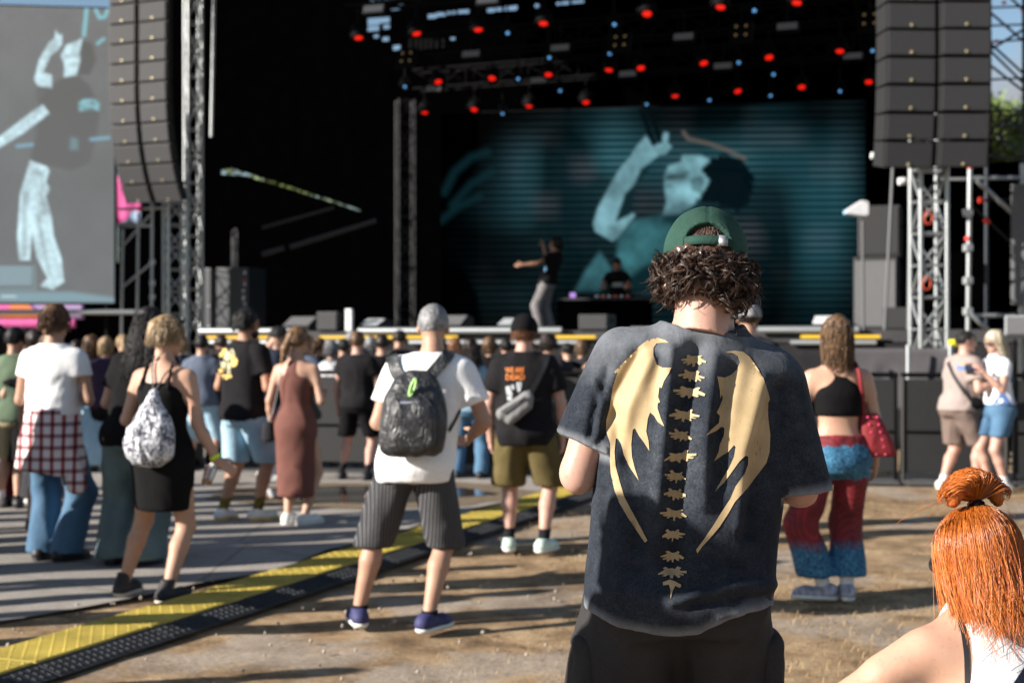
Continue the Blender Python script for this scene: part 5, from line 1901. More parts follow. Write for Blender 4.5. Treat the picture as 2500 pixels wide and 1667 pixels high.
# DJ table with gear
td = 27.6
dj = empty('dj_table', (PX(1478, 0, td)[0], td, STZ), sang * .6); tag(dj, 'black cloth-covered DJ table beside the singer', 'table')
tw = 222 / FPX * td
box('top', (0, 0, .64), (tw, .8, .05), M['deck'], dj, (0, 0, 0), .01)
box('cloth', (0, -.395, .315), (tw - .02, .02, .62), M['drape'], dj, (0, 0, 0), .006)
for u in (-1, 1):
    box('side_cloth', (u * (tw / 2 - .015), 0, .315), (.02, .76, .62), M['drape'], dj, (0, 0, 0), .006)
    for w in (-1, 1): rod('leg', (u * (tw / 2 - .1), w * .3, 0), (u * (tw / 2 - .1), w * .3, .615), .025, M['blackmetal'], dj)
dk_ = empty('dj_controller', (PX(1500, 0, td)[0], td, STZ + .667), sang * .6); tag(dk_, 'dark DJ controller with red and white lights on the table', 'controller')
box('body', (0, 0, .03), (.75, .35, .06), M['blackmetal'], dk_, (0, 0, 0), .008)
for i in range(6): box('button', (-.32 + i * .12, -.178, .035), (.05, .01, .02), emis('controller light %d' % i, (1, .15, .1) if i % 2 else (.8, .8, .9), .15), dk_)
pd = empty('pad_light', (PX(1398, 0, td)[0], td, STZ + .667)); tag(pd, 'small glowing lilac box at the left end of the DJ table', 'lamp')
box('case', (0, 0, .06), (.13, .1, .12), M['blackmetal'], pd, (0, 0, 0), .008); box('screen', (0, -.053, .06), (.11, .01, .09), emis('lilac display', (.45, .25, .7), .55), pd)

# ------------------------------------------------------------------ crowd barrier along the stage pit
def mesh_mat():
    m, nt, b = nm('black perforated barrier mesh')
    v = coord(nt, (55, 55, 55))
    vo = nd(nt, 'ShaderNodeTexVoronoi'); vo.inputs['Scale'].default_value = 1.0
    nt.links.new(v, vo.inputs['Vector'])
    nt.links.new(ramp(nt, vo.outputs['Distance'], [(.25, (.003, .003, .0035)), (.5, (.008, .008, .009))]), b.inputs['Base Color'])
    b.inputs['Roughness'].default_value = .6
    return m


bar_mesh = mesh_mat()
BX = np.linspace(-7.2, 6.6, 13)
BAR = lambda x: 15.85 - .20 * (x - 4)
for i in range(len(BX) - 1):
    xa, xb = BX[i] + .015, BX[i + 1] - .015
    ya, yb = BAR(xa), BAR(xb)
    root = empty('crowd_barrier', ((xa + xb) / 2, (ya + yb) / 2, 0), math.atan2(yb - ya, xb - xa))
    L_ = math.hypot(xb - xa, yb - ya)
    tag(root, f'black mesh crowd barrier panel in front of the stage, {ORD1[i] if i < 9 else ORD[i]} from the left', 'barrier', 'crowd barrier panels')
    box('mesh_panel', (0, 0, .62), (L_ - .06, .02, 1.02), bar_mesh, root)
    for sd in (-1, 1):
        rod('post', (sd * (L_ / 2 - .025), -.012, .0), (sd * (L_ / 2 - .025), -.012, 1.18), .022, M['blackmetal'] if i % 2 else plain('worn dark steel', (.03, .028, .026), .5, .3), root)
        rod('stay', (sd * (L_ / 2 - .05), .02, 1.1), (sd * (L_ / 2 - .05), .75, .03), .018, M['blackmetal'], root)
    rod('top_rail', (-L_ / 2, -.012, 1.18), (L_ / 2, -.012, 1.18), .026, M['blackmetal'], root)
    rod('mid_rail', (-L_ / 2 + .03, -.02, .55), (L_ / 2 - .03, -.02, .55), .014, M['blackmetal'], root)
    box('foot_plate', (0, -.15, .012), (L_ - .02, .5, .02), plain('dull steel plate', (.10, .10, .10), .55, .5), root)

# tents / cloth sheet fixed on posts behind the barrier at right: lit grey folds between barrier and stage
o = sheet('scrim', (PX(2040, 0, 17.6)[0], 17.6), (PX(2320, 0, 17.2)[0], 17.2), HC + (CY - 1000) / FPX * 17.5, HC + (CY - 850) / FPX * 17.5, plain('dusty black scrim', (.055, .05, .055), .85, 0, .2, 2), None, .06, 3.5, 60, 14)
tag(o, 'dusty black scrim cloth hung behind the barrier at the right', 'scrim')
for i, px in enumerate((2042, 2217, 2320)):
    o = rod('scrim_post', (PX(px, 0, 17.15)[0], 17.15, 0), (PX(px, 0, 17.15)[0], 17.15, HC + (CY - 842) / FPX * 17.15), .024, M['galv']); tag(o, ['left', 'middle', 'right'][i] + ' grey post holding up the dusty scrim', 'post', 'scrim posts')
yl = rod('yellow_float', PX(2318, 838, 18.6), PX(2360, 836, 18.6), .05, plain('fluorescent yellow plastic', (.7, .65, .03), .4)); tag(yl, 'fluorescent yellow roll lying by the foot of the right scaffold', 'roll')
# ------------------------------------------------------------------ people materials
SK_L = skin('fair skin', (.44, .265, .185)); SK_M = skin('medium skin', (.38, .225, .155)); SK_T = skin('tanned skin', (.34, .185, .115)); SK_P = skin('pale pink skin', (.45, .27, .21)); SK_D = skin('brown skin', (.24, .125, .08))
H_DK = hairm('dark brown hair', (.016, .010, .008), (.06, .036, .026)); H_BK = hairm('black hair', (.006, .005, .005), (.016, .012, .012), .6); H_BR = hairm('brown hair', (.08, .042, .022), (.30, .18, .085))
H_BL = hairm('blonde hair', (.26, .17, .085), (.55, .42, .26)); H_GY = hairm('grey hair', (.14, .14, .145), (.42, .42, .43)); H_RB = hairm('reddish brown hair', (.13, .05, .02), (.3, .13, .05)); H_PL = hairm('platinum hair', (.50, .42, .30), (.75, .68, .55))
WHT = fabric('white cotton', (.80, .80, .80), .04, .9, 260, .3); BLK = fabric('black cotton', (.006, .0055, .0065), .25); BLK2 = fabric('faded black cotton', (.012, .011, .0125), .25)
NAVY = fabric('navy cotton', (.014, .018, .032), .2); SLATE = fabric('slate blue cotton', (.10, .12, .165), .15); GRN = fabric('sage green cotton', (.105, .145, .095), .12)
KHK = fabric('khaki cotton', (.34, .30, .19), .12); OLV = fabric('olive canvas', (.105, .082, .034), .14); BRWN = fabric('brown ribbed jersey', (.145, .062, .050), .12, .8); TAUPE = fabric('taupe cotton', (.30, .245, .225), .1); TAUPE2 = fabric('dark taupe cotton', (.155, .115, .098), .12)
CHAR = fabric('charcoal cotton', (.03, .03, .034), .2)


def denim(name, col, fade):
    m, nt, b = nm(name)
    v = coord(nt)
    f = noise(nt, coord(nt, (1, 1, .5)), 5.0, 5, .6)
    c = ramp(nt, f, [(.3, col), (.72, fade)])
    g = noise(nt, coord(nt, (300, 300, 60)), 1.0, 2)
    c = mixc(nt, .4, c, ramp(nt, g, [(.3, (.6, .6, .65)), (.7, (1.25, 1.25, 1.2))]), 'MULTIPLY')
    nt.links.new(c, b.inputs['Base Color']); b.inputs['Roughness'].default_value = .85
    bump(nt, b, noise(nt, coord(nt, (1, 1, .6)), 16, 4, .6, .5), .35, .015)
    return m


DN_B = denim('blue denim', (.030, .085, .165), (.075, .165, .26)); DN_G = denim('grey-green denim', (.055, .085, .095), (.13, .185, .185)); DN_L = denim('light blue denim', (.19, .33, .45), (.36, .52, .62)); DN_D = denim('dark denim', (.016, .04, .085), (.045, .10, .17))
SH_W = plain('white shoe leather', (.66, .65, .62), .5); SH_B = plain('black shoe', (.012, .012, .014), .55); SH_S = plain('cream rubber sole', (.55, .48, .38), .6); SH_N = plain('navy canvas shoe', (.025, .025, .095), .7); SH_M = plain('mint and white sneaker', (.42, .55, .48), .55, 0, .35, 9)
SK_W = fabric('white sock', (.68, .68, .70), .05); SK_B = fabric('black sock', (.012, .012, .015), .1); SK_Y = fabric('patterned yellow-black sock', (.16, .12, .03), .6)


def shoe(m=SH_B, sole=SH_S, **k): return dict(mat=m, sole=sole, **k)


def P_at(px, py): return GR(px, py)


def sdf_part(name, root, lo, hi, res, build, mat, wr=0.0, parent=None, wsc=(12, 12, 9)):
    """implicit part in world space, stored relative to its thing's root"""
    f = Fld(lo, hi, res); build(f); v, fc = f.mesh()
    if wr: v = wrinkle(v, fc, wr, wsc, 4.2)
    return mobj(name, v - np.array(root.location), fc, mat, parent or root)


# ------------------------------------------------------------------ 1. man with the winged shirt (in focus)
def tee_mat():
    m, nt, b = nm('acid-washed charcoal cotton')
    v = coord(nt)
    big = noise(nt, v, 4.0, 5, .65); mid = noise(nt, v, 30, 5, .75); fine = noise(nt, v, 170, 3, .8)
    c = ramp(nt, big, [(.3, (.008, .011, .018)), (.55, (.018, .022, .030)), (.75, (.040, .046, .056))])
    c = mixc(nt, .55, c, ramp(nt, mid, [(.3, (.45, .46, .5)), (.7, (1.8, 1.8, 1.75))]), 'MULTIPLY')
    c = mixc(nt, .6, c, ramp(nt, fine, [(.32, (.35, .35, .36)), (.68, (1.9, 1.9, 1.85))]), 'MULTIPLY')
    # washed-out hems and shoulders follow the cloth (attribute painted on the mesh)
    a = nd(nt, 'ShaderNodeAttribute', attribute_name='wash')
    c = mixc(nt, math_n(nt, 'MULTIPLY', a.outputs['Fac'], math_n(nt, 'ADD', mid, .35), True), c, (.26, .275, .30))
    nt.links.new(c, b.inputs['Base Color']); b.inputs['Roughness'].default_value = .92
    b.inputs['Specular IOR Level'].default_value = .2
    h = math_n(nt, 'ADD', math_n(nt, 'MULTIPLY', noise(nt, coord(nt, (1, 1, .5)), 16, 5, .6, .8), 1.0), math_n(nt, 'MULTIPLY', fine, .1))
    bump(nt, b, h, .35, .012)
    return m


MX, MY, MH = .412, 3.52, 1.865


def roll_warp(v):
    w = np.clip((v[:, 2] - .95) / .55, 0, 1); w = w * w * (3 - 2 * w)
    v = v.copy()
    h = np.clip((v[:, 2] - 1.58) / .12, 0, 1)
    v[:, 2] -= (v[:, 0] - .03) * .13 * w * (1 - h)
    return v


def main_folds(v, f):
    n = vnormals(v, f)
    q = topx(roll_warp(v) + np.array([MX, MY, 0]))
    back = np.clip(-n[:, 1] * 1.5, 0, 1)
    dsp = np.zeros(len(v))
    for pts, w, a in (([(1700, 850), (1672, 1000), (1650, 1200), (1640, 1380)], 24, -.016), ([(1640, 860), (1628, 1000), (1600, 1330)], 20, .011), ([(1742, 880), (1725, 1050), (1715, 1230)], 22, .008),
                      ([(1555, 860), (1500, 960), (1465, 1075)], 15, -.010), ([(1590, 880), (1540, 1000), (1510, 1120)], 18, .009), ([(1480, 900), (1462, 985)], 11, -.006), ([(1452, 930), (1470, 1000), (1462, 1060)], 9, .006),
                      ([(1500, 1010), (1540, 1180), (1560, 1330)], 20, -.010), ([(1785, 900), (1760, 1040), (1755, 1180)], 18, -.010), ([(1900, 950), (1850, 1120), (1830, 1300)], 20, -.012), ([(1860, 930), (1815, 1100), (1800, 1280)], 22, .009), ([(1925, 930), (1905, 1050)], 10, -.010),
                      ([(1640, 1470), (1720, 1448), (1800, 1432), (1910, 1425)], 13, .008), ([(1690, 1478), (1780, 1462), (1900, 1455)], 11, -.009), ([(1760, 1500), (1850, 1488), (1905, 1480)], 9, .006), ([(1560, 1390), (1640, 1440), (1740, 1425)], 18, -.004),
                      ([(1390, 930), (1372, 1060)], 12, .005), ([(1455, 960), (1440, 1060)], 10, -.008), ([(1470, 1200), (1455, 1400)], 16, -.007), ([(1515, 1250), (1510, 1450)], 18, .006)):
        pts = np.array(pts, float); d = np.full(len(v), 1e9)
        for a_, b_ in zip(pts[:-1], pts[1:]):
            e = b_ - a_; t = np.clip(((q - a_) @ e) / (e @ e), 0, 1); d = np.minimum(d, np.linalg.norm(q - a_ - t[:, None] * e, axis=1))
        dsp += 1.7 * a * np.exp(-(d / w)**2)
    return v + n * (dsp * back)[:, None]


hem_x = [-.30, -.24, -.16, -.06, .03, .09, .14, .20, .26, .30]; hem_z = [.915, .898, .868, .852, .858, .886, .912, .912, .905, .91]
main = person('person', 'man seen from behind in a charcoal shirt with tan skeletal wings and a green cap', MX, MY, MH, 0, lean=(.055, .02), build=1.04, res=.010, neckf=1.18, under=.024,
              arms=(((-.34, -.05, -1), (.35, 1, .10)), ((.13, .02, -1), (-.30, 1, .05))), ua=.152, legs=((-.19, .0, 14), (.19, .05, 14)), head=(-4, -14, 3), skin_m=SK_P, warp=roll_warp, group=None,
              top=dict(type='tee', mat=tee_mat(), loose=.018, hem=.44, drape=.125, ddepth=.083, sleeve=.76, sleeve_r=1.0, sl=.012, sw=.032, hi=.874, res=.0068, wr=.005, wsc=(7, 7, 3.5), post=main_folds, cutfn=lambda p: (lambda X, Y, Z: np.where((np.abs(X - .05) < .15) & (Y < .5), Z - (1.575 + 2.4 * (X - .05)**2), -1.0)), hemfn=lambda X: np.interp(X, hem_x, hem_z)),
              bottom=dict(type='pants', mat=fabric('black cargo cotton', (.032, .030, .030), .2, .75, 300, .3), loose=.018, wt=.110, wk=.138, wb=.12, waist=.515, noclamp=1, res=.0085, wr=.015, wsc=(6, 6, 6)),
              shoes=shoe(SH_B, SH_B))
tv_, tf_ = main.top
# wash: shoulder line, hems, sleeve hems
wz = np.clip(1 - (tv_[:, 2] - np.interp(tv_[:, 0], hem_x, hem_z)) / .03, 0, 1) * .75
sl_ = np.zeros(len(tv_))
for sd in (-1, 1):
    j = main.J[sd]; e = j['sh'] + (j['el'] - j['sh']) * (.76 if sd < 0 else 1.0); n_ = nrm(j['el'] - j['sh'])
    ew = roll_warp(e[None])[0]
    t = (tv_ - ew) @ n_
    sl_ = np.maximum(sl_, np.where(np.linalg.norm(tv_ - ew - t[:, None] * n_, axis=1) < .105, np.clip(1 - np.abs(t) / .028, 0, 1) * .8, 0))
shw = np.clip((tv_[:, 2] - 1.44) / .14, 0, 1) * .5
wash = np.clip(np.maximum(np.maximum(wz, sl_), shw), 0, 1)
at = main.top_o.data.attributes.new('wash', 'FLOAT', 'POINT'); at.data.foreach_set('value', wash.astype(np.float32))


def print_mat():
    m, nt, b = nm('cracked tan print ink')
    v = coord(nt)
    c = ramp(nt, noise(nt, v, 14, 5, .6), [(.3, (.33, .235, .118)), (.7, (.45, .33, .18))])
    cr = noise(nt, coord(nt, (1, 1, .25)), 90, 4, .7, 1.0)
    c = mixc(nt, ramp(nt, cr, [(.30, (.75, .75, .75)), (.36, (0, 0, 0))]), c, (.06, .05, .045))
    nt.links.new(c, b.inputs['Base Color']); b.inputs['Roughness'].default_value = .7
    bump(nt, b, noise(nt, v, 300, 2), .15, .003)
    return m


PRT = print_mat()
zz = lambda pts: [(1450 + a / 2.614, 800 + b / 2.614) for a, b in pts]
WL = [(480, 100), (455, 80), (405, 66), (340, 82), (290, 120), (215, 195), (130, 280), (135, 292), (150, 284), (120, 370), (100, 500), (75, 590), (75, 640), (105, 740), (105, 830), (110, 930), (135, 1040), (165, 1120), (215, 1210), (270, 1290), (330, 1370), (345, 1355), (300, 1270), (235, 1160), (195, 1080), (165, 980), (140, 880), (132, 790), (140, 705), (155, 710), (175, 740), (190, 810), (225, 880), (260, 930), (290, 975), (265, 900), (245, 820), (240, 740), (248, 650), (262, 640), (290, 690), (320, 730), (355, 785), (350, 720), (335, 660), (345, 580), (360, 540), (385, 560), (410, 600), (450, 630), (430, 580), (408, 510), (410, 482), (425, 475), (412, 440), (420, 380), (435, 385), (450, 340), (480, 290), (492, 255), (440, 255), (400, 235), (378, 180), (380, 130), (400, 102), (440, 98)]
WR = [(835, 157), (890, 147), (950, 155), (990, 185), (1030, 240), (1080, 320), (1105, 400), (1120, 455), (1108, 480), (1110, 560), (1125, 680), (1120, 790), (1100, 860), (1050, 930), (960, 1040), (900, 1110), (860, 1180), (800, 1270), (740, 1340), (690, 1395), (660, 1438), (652, 1415), (700, 1350), (760, 1260), (810, 1180), (870, 1090), (905, 1010), (960, 930), (980, 870), (982, 820), (965, 815), (930, 850), (880, 920), (830, 990), (768, 1048), (810, 980), (860, 900), (895, 820), (905, 760), (895, 748), (860, 790), (810, 820), (762, 850), (795, 790), (800, 750), (830, 690), (835, 640), (815, 630), (780, 655), (718, 685), (745, 650), (795, 605), (800, 560), (780, 540), (800, 500), (820, 450), (812, 425), (803, 452), (800, 400), (790, 340), (785, 310), (830, 318), (880, 300), (915, 265), (930, 220), (915, 180), (880, 163)]
mb_ = world_bvh(main)
o = decal(main, 'wing_print', [zz(WL)], PRT, 5, .0016, bvh=mb_); o['label'] = 'tan skeletal wing print on the left of the back'
o = decal(main, 'wing_print', [zz(WR)], PRT, 5, .0016, bvh=mb_); o['label'] = 'tan skeletal wing print on the right of the back'
BONE = [(-1, .12), (-1, -.14), (-.62, -.20), (-.5, -.34), (-.62, -.66), (-.44, -.80), (-.2, -.46), (.05, -.52), (.3, -.46), (.56, -.72), (.7, -.58), (.56, -.28), (.7, -.12), (1, .22), (.95, .46), (.56, .26), (.66, .52), (.52, .70), (.3, .48), (.2, .52), (.14, .92), (-.02, 1.0), (-.08, .54), (-.2, .5), (-.44, .82), (-.58, .70), (-.46, .42), (-.78, .50), (-.84, .34), (-.5, .14)]
cent = [(507, 553, 43), (500, 602, 44), (493, 653, 53), (477, 725, 50), (466, 788, 40), (463, 855, 54), (450, 917, 36), (447, 972, 37), (444, 1035, 44), (443, 1100, 38), (440, 1168, 38), (440, 1220, 46), (438, 1272, 29)]
for i, (a, b, w) in enumerate(cent):
    px, py = 1300 + a / 1.289, 450 + b / 1.289
    fl = -1 if i % 2 else 1; rt = R(random.uniform(-6, 10))
    hh = 17 if i < 12 else 26
    bone = BONE if i < 12 else [(-1, -.5), (-.3, -.75), (.3, -.75), (1, -.5), (.9, -.2), (.3, -.3), (.12, .1), (0, 1), (-.12, .1), (-.3, -.3), (-.9, -.2)]
    poly = []
    for u, t in bone:
        u2, t2 = u * fl * w / 1.289 + random.uniform(-1.5, 1.5), t * hh + random.uniform(-1.5, 1.5)
        poly.append((px + u2 * math.cos(rt) - t2 * math.sin(rt), py + u2 * math.sin(rt) + t2 * math.cos(rt)))
    decal(main, 'vertebra_print', [poly], PRT, 4, .0030, bvh=mb_)
# ribbed collar, sleeve and hem seams
colm = fabric('ribbed charcoal collar', (.055, .058, .066), .3, .9, 500, .4)
strap(main, 'collar', [(1592, 768), (1625, 782), (1665, 793), (1712, 803), (1765, 810), (1815, 814), (1840, 814)], .020, colm, thick=.0035, off=.0, n=40)

# cap: crown with an arched opening, strap, buckle, brim
hs = main.hs
capm = fabric('bottle green cap cotton', (.024, .060, .046), .22, .85, 300, .3)
cf = Fld((-.13, -.15, -.03), (.13, .14, .17), .0055)
cf.ell((0, -.014 * hs, .036 * hs), (.098 * hs, .115 * hs, .112 * hs), 0)
cf.cut(lambda X, Y, Z: np.interp(Y, [-.13, .1], [.010, .030]) * hs - Z)
cf.ell((0, -.130 * hs, .026 * hs), (.056 * hs, .075 * hs, .054 * hs), .004, 'd')
v, f = cf.mesh(); v = v + vnormals(v, f) * (.0022 * vnoise(v * 30) - .0025 * np.exp(-(v[:, 0] / .004)**2))[:, None]
cap_o = main.fin('cap', v @ main.HR.T + main.hc, f, capm); cap_o['label'] = 'bottle green cap with open back'
th = np.linspace(-2.25, -.9, 24)
pth = np.stack([.090 * hs * np.cos(th), -.012 * hs + .111 * hs * np.sin(th), np.full(24, .036 * hs)], 1)
ring = []
for k, (dr, dzv) in enumerate(((0, -.011), (.0035, -.011), (.0035, .011), (0, .011))):
    ring.append(pth * np.array([1 + dr / .09, 1 + dr / .1, 1]) + (0, 0, dzv))
V_ = np.stack(ring, 1).reshape(-1, 3); F_ = [(i * 4 + k, i * 4 + (k + 1) % 4, (i + 1) * 4 + (k + 1) % 4, (i + 1) * 4 + k) for i in range(23) for k in range(4)]
so_ = main.fin('strap', V_ @ main.HR.T + main.hc, np.array(F_), capm); so_.parent = cap_o
bk = BOXV * (.022, .008, .026) + (.034 * hs, -.122 * hs, .036 * hs)
so_ = main.fin('buckle', bk @ main.HR.T + main.hc, BOXF, M['alu']); so_.parent = cap_o
bf = Fld((-.11, .02, -.02), (.11, .22, .08), .006)
bf.ell((0, .10 * hs, .034 * hs), (.075 * hs, .09 * hs, .012), 0); v, f = bf.mesh(); v[:, 2] -= 2.2 * v[:, 0]**2
so_ = main.fin('brim', v @ main.HR.T + main.hc, f, capm); so_.parent = cap_o
so_ = main.fin('button', (iv * .009 + (0, -.014 * hs, .145 * hs)) @ main.HR.T + main.hc, ifc, capm); so_.parent = cap_o

# hair: cropped dome under the cap opening, then a mass of curls below
def curls(p, hs):
    rs = np.random.default_rng(5)
    f = Fld((-.17, -.18, -.16), (.17, .12, .15), .007)
    f.ell((0, -.014 * hs, .034 * hs), (.080 * hs, .101 * hs, .098 * hs), 0)
    f.loft([(-.088 * hs, 0, -.050 * hs, .076 * hs, .045 * hs), (-.06 * hs, 0, -.045 * hs, .095 * hs, .076 * hs), (-.02 * hs, 0, -.03 * hs, .101 * hs, .086 * hs), (.025 * hs, 0, -.02 * hs, .092 * hs, .093 * hs), (.032 * hs, 0, -.02 * hs, .07 * hs, .08 * hs)], .02)
    f.cut(lambda X, Y, Z: np.where(Y > .02, 1.0, -1.0) * np.where(Z < .04, 1, 0) * .02 - .001)
    v, fc = f.mesh(); n = vnormals(v, fc)
    low = v[:, 2] < .03 * hs
    v = v + n * (np.where(low, .010, .002) * vnoise(v * 42) + np.where(low, .006, .001) * vnoise(v * 90))[:, None]
    parts = [(v, fc)]
    nn = vnormals(v, fc)
    cand = np.nonzero((v[:, 2] < .006 * hs) & (v[:, 2] > -.115 * hs) & (nn[:, 2] > -.75) & (v[:, 1] < .03))[0]
    N = 450
    idx = rs.choice(cand, N)
    n_ = 14; t = np.linspace(0, 1, n_)
    paths = []
    for c0 in idx:
        n0 = nn[c0]
        down = np.array([0, 0, -1.0]); dn = nrm(down - n0 * (down @ n0) + rs.normal(0, .35, 3)); side = np.cross(n0, dn)
        L = rs.uniform(.03, .07); r = rs.uniform(.007, .018); turns = rs.uniform(.55, 1.4); ph = rs.uniform(0, 6.28); sg = rs.choice((-1, 1))
        ctr = v[c0] + n0 * .001 + dn[None] * (t * L)[:, None] - dn[None] * L * .4
        a = ph + sg * turns * 6.28 * t
        grow = np.clip(.5 + t, .5, 1.2)
        base = ctr + (n0[None] * (np.cos(a) * r * grow * .75 + r * .55)[:, None] + side[None] * (np.sin(a) * r * grow)[:, None])
        for s_ in range(8):
            o2 = rs.normal(0, .0021, 3)
            paths.append(base + o2 + rs.normal(0, .0003, (n_, 3)))
    P = np.array(paths)
    rad = .0011 * np.clip(np.sin(np.linspace(.4, 3.0, n_)), .2, 1)
    parts.append(tubes(P, rad, 3))
    # stray fly-away curls
    st = []
    for c0 in rs.choice(cand, 90):
        n0 = nn[c0]; L = rs.uniform(.02, .05); a = rs.uniform(0, 6.28) + t * rs.uniform(2, 6)
        st.append(v[c0] + n0 * (t * L)[:, None] + np.stack([np.cos(a), np.sin(a), np.sin(a * .7)], 1) * .008 * t[:, None] - np.array([0, 0, .02]) * (t**2)[:, None])
    parts.append(tubes(np.array(st), np.full(n_, .0006), 3))
    # short hair strands in the opening of the cap
    st = []
    for k in range(260):
        x0 = rs.uniform(-.045, .045); z0 = rs.uniform(.03, .085) * hs
        y0 = -.014 * hs - .1005 * hs * math.sqrt(max(.02, 1 - (x0 / (.08 * hs))**2 - ((z0 - .034 * hs) / (.098 * hs))**2))
        z_ = z0 - t[:8] * 2.8 * rs.uniform(.02, .035)
        st.append(np.stack([x0 + rs.normal(0, .002) * t[:8] * 8, np.full(8, y0 - .001) - .002 * np.sin(t[:8] * 8), z_], 1))
    parts.append(tubes(np.array(st), np.full(8, .0012), 3))
    v, fc = join_vf(parts)
    return v, fc


cm, cnt_, cb_ = nm('dark brown curls')
gi = nd(cnt_, 'ShaderNodeNewGeometry')
cnt_.links.new(ramp(cnt_, gi.outputs['Random Per Island'], [(0, (.014, .008, .006)), (.6, (.040, .021, .014)), (1, (.10, .052, .033))]), cb_.inputs['Base Color'])
cb_.inputs['Roughness'].default_value = .36; cb_.inputs['Specular IOR Level'].default_value = .5
v, f = curls(main, hs)
main.fin('hair', v @ main.HR.T + main.hc, f, cm)['label'] = 'thick dark curls below the cap'
# cargo pockets on the thighs
for sd in (-1, 1):
    j = main.J[sd]; c0 = j['hip'] + (j['kn'] - j['hip']) * .42 + np.array([sd * .090, -.01, -.03])
    pf = Fld(c0 - .16, c0 + .16, .008)
    pf.cap(c0 + (0, -.02, .07), c0 + (sd * .01, -.02, -.08), .036, .042, .0, axis=(0, 1, 0), sc=.5); pf.cap(c0 + (sd * .010, -.05, .078), c0 + (sd * .010, .05, .070), .030, .030, .01)
    pf.cut(lambda X, Y, Z: np.abs(Z - c0[2]) - .10)
    v, f = pf.mesh(); v = wrinkle(v, f, .008, (14, 14, 10), sd * 3.0)
    main.fin('cargo_pocket', v, f, main.bottom_o.data.materials[0])
# belt loop / waistband seen under the lifted hem
# ------------------------------------------------------------------ 2. seated redhead
RX, RY, RHt = 1.105, 3.08, 1.68
tankm = fabric('white ribbed tank', (.80, .80, .82), .03, .9, 420, .2)


def tank_cut(p):
    H = p.H; dz = p.dz
    def fn(X, Y, Z):
        zt = Z - dz
        arm = np.abs(X - .0) - np.interp(zt / H, [.60, .70, .745, .79, .84], [.2, .2, .086, .074, .070]) * H
        neck = -(np.maximum(np.abs(X) - .046 * H, 0) + 1) * 0 - 1
        back = np.where((np.abs(X) < .040 * H), zt - (.795 + 6.0 * (X / H)**2 * 4) * H, -1.0)
        return np.maximum(arm, back)
    return fn


red = person('person', 'seated red-haired woman in a white tank top at the lower right corner', RX, RY, RHt, R(14), sex='f', build=1.06, hipz=.395, hdz=-.055, lean=(-.035, .07), sit=True, res=.009,
             arms=(((-.86, .20, -.55), (-.25, .9, -.75)), ((.5, .4, -1), (-.3, 1, -.2))), legs=((-.18, .44, 10), (.16, .46, 10)), head=(6, -16, 0), skin_m=SK_L, group=None,
             top=dict(type='tank', mat=tankm, loose=.006, hem=.50, res=.007, wr=.003, cutfn=tank_cut), bottom=dict(type='shorts', mat=BLK, hem=.16, loose=.012), shoes=shoe(SH_W, SH_S))
redm, rnt, rb = nm('copper red hair strands')
rg = nd(rnt, 'ShaderNodeNewGeometry')
rnt.links.new(ramp(rnt, rg.outputs['Random Per Island'], [(0, (.30, .055, .007)), (.5, (.46, .115, .012)), (1, (.60, .20, .032))]), rb.inputs['Base Color'])
rb.inputs['Roughness'].default_value = .30; rb.inputs['Specular IOR Level'].default_value = .7; rb.inputs['Anisotropic'].default_value = .4
darkroot = hairm('copper under-hair', (.40, .090, .010), (.58, .18, .026))


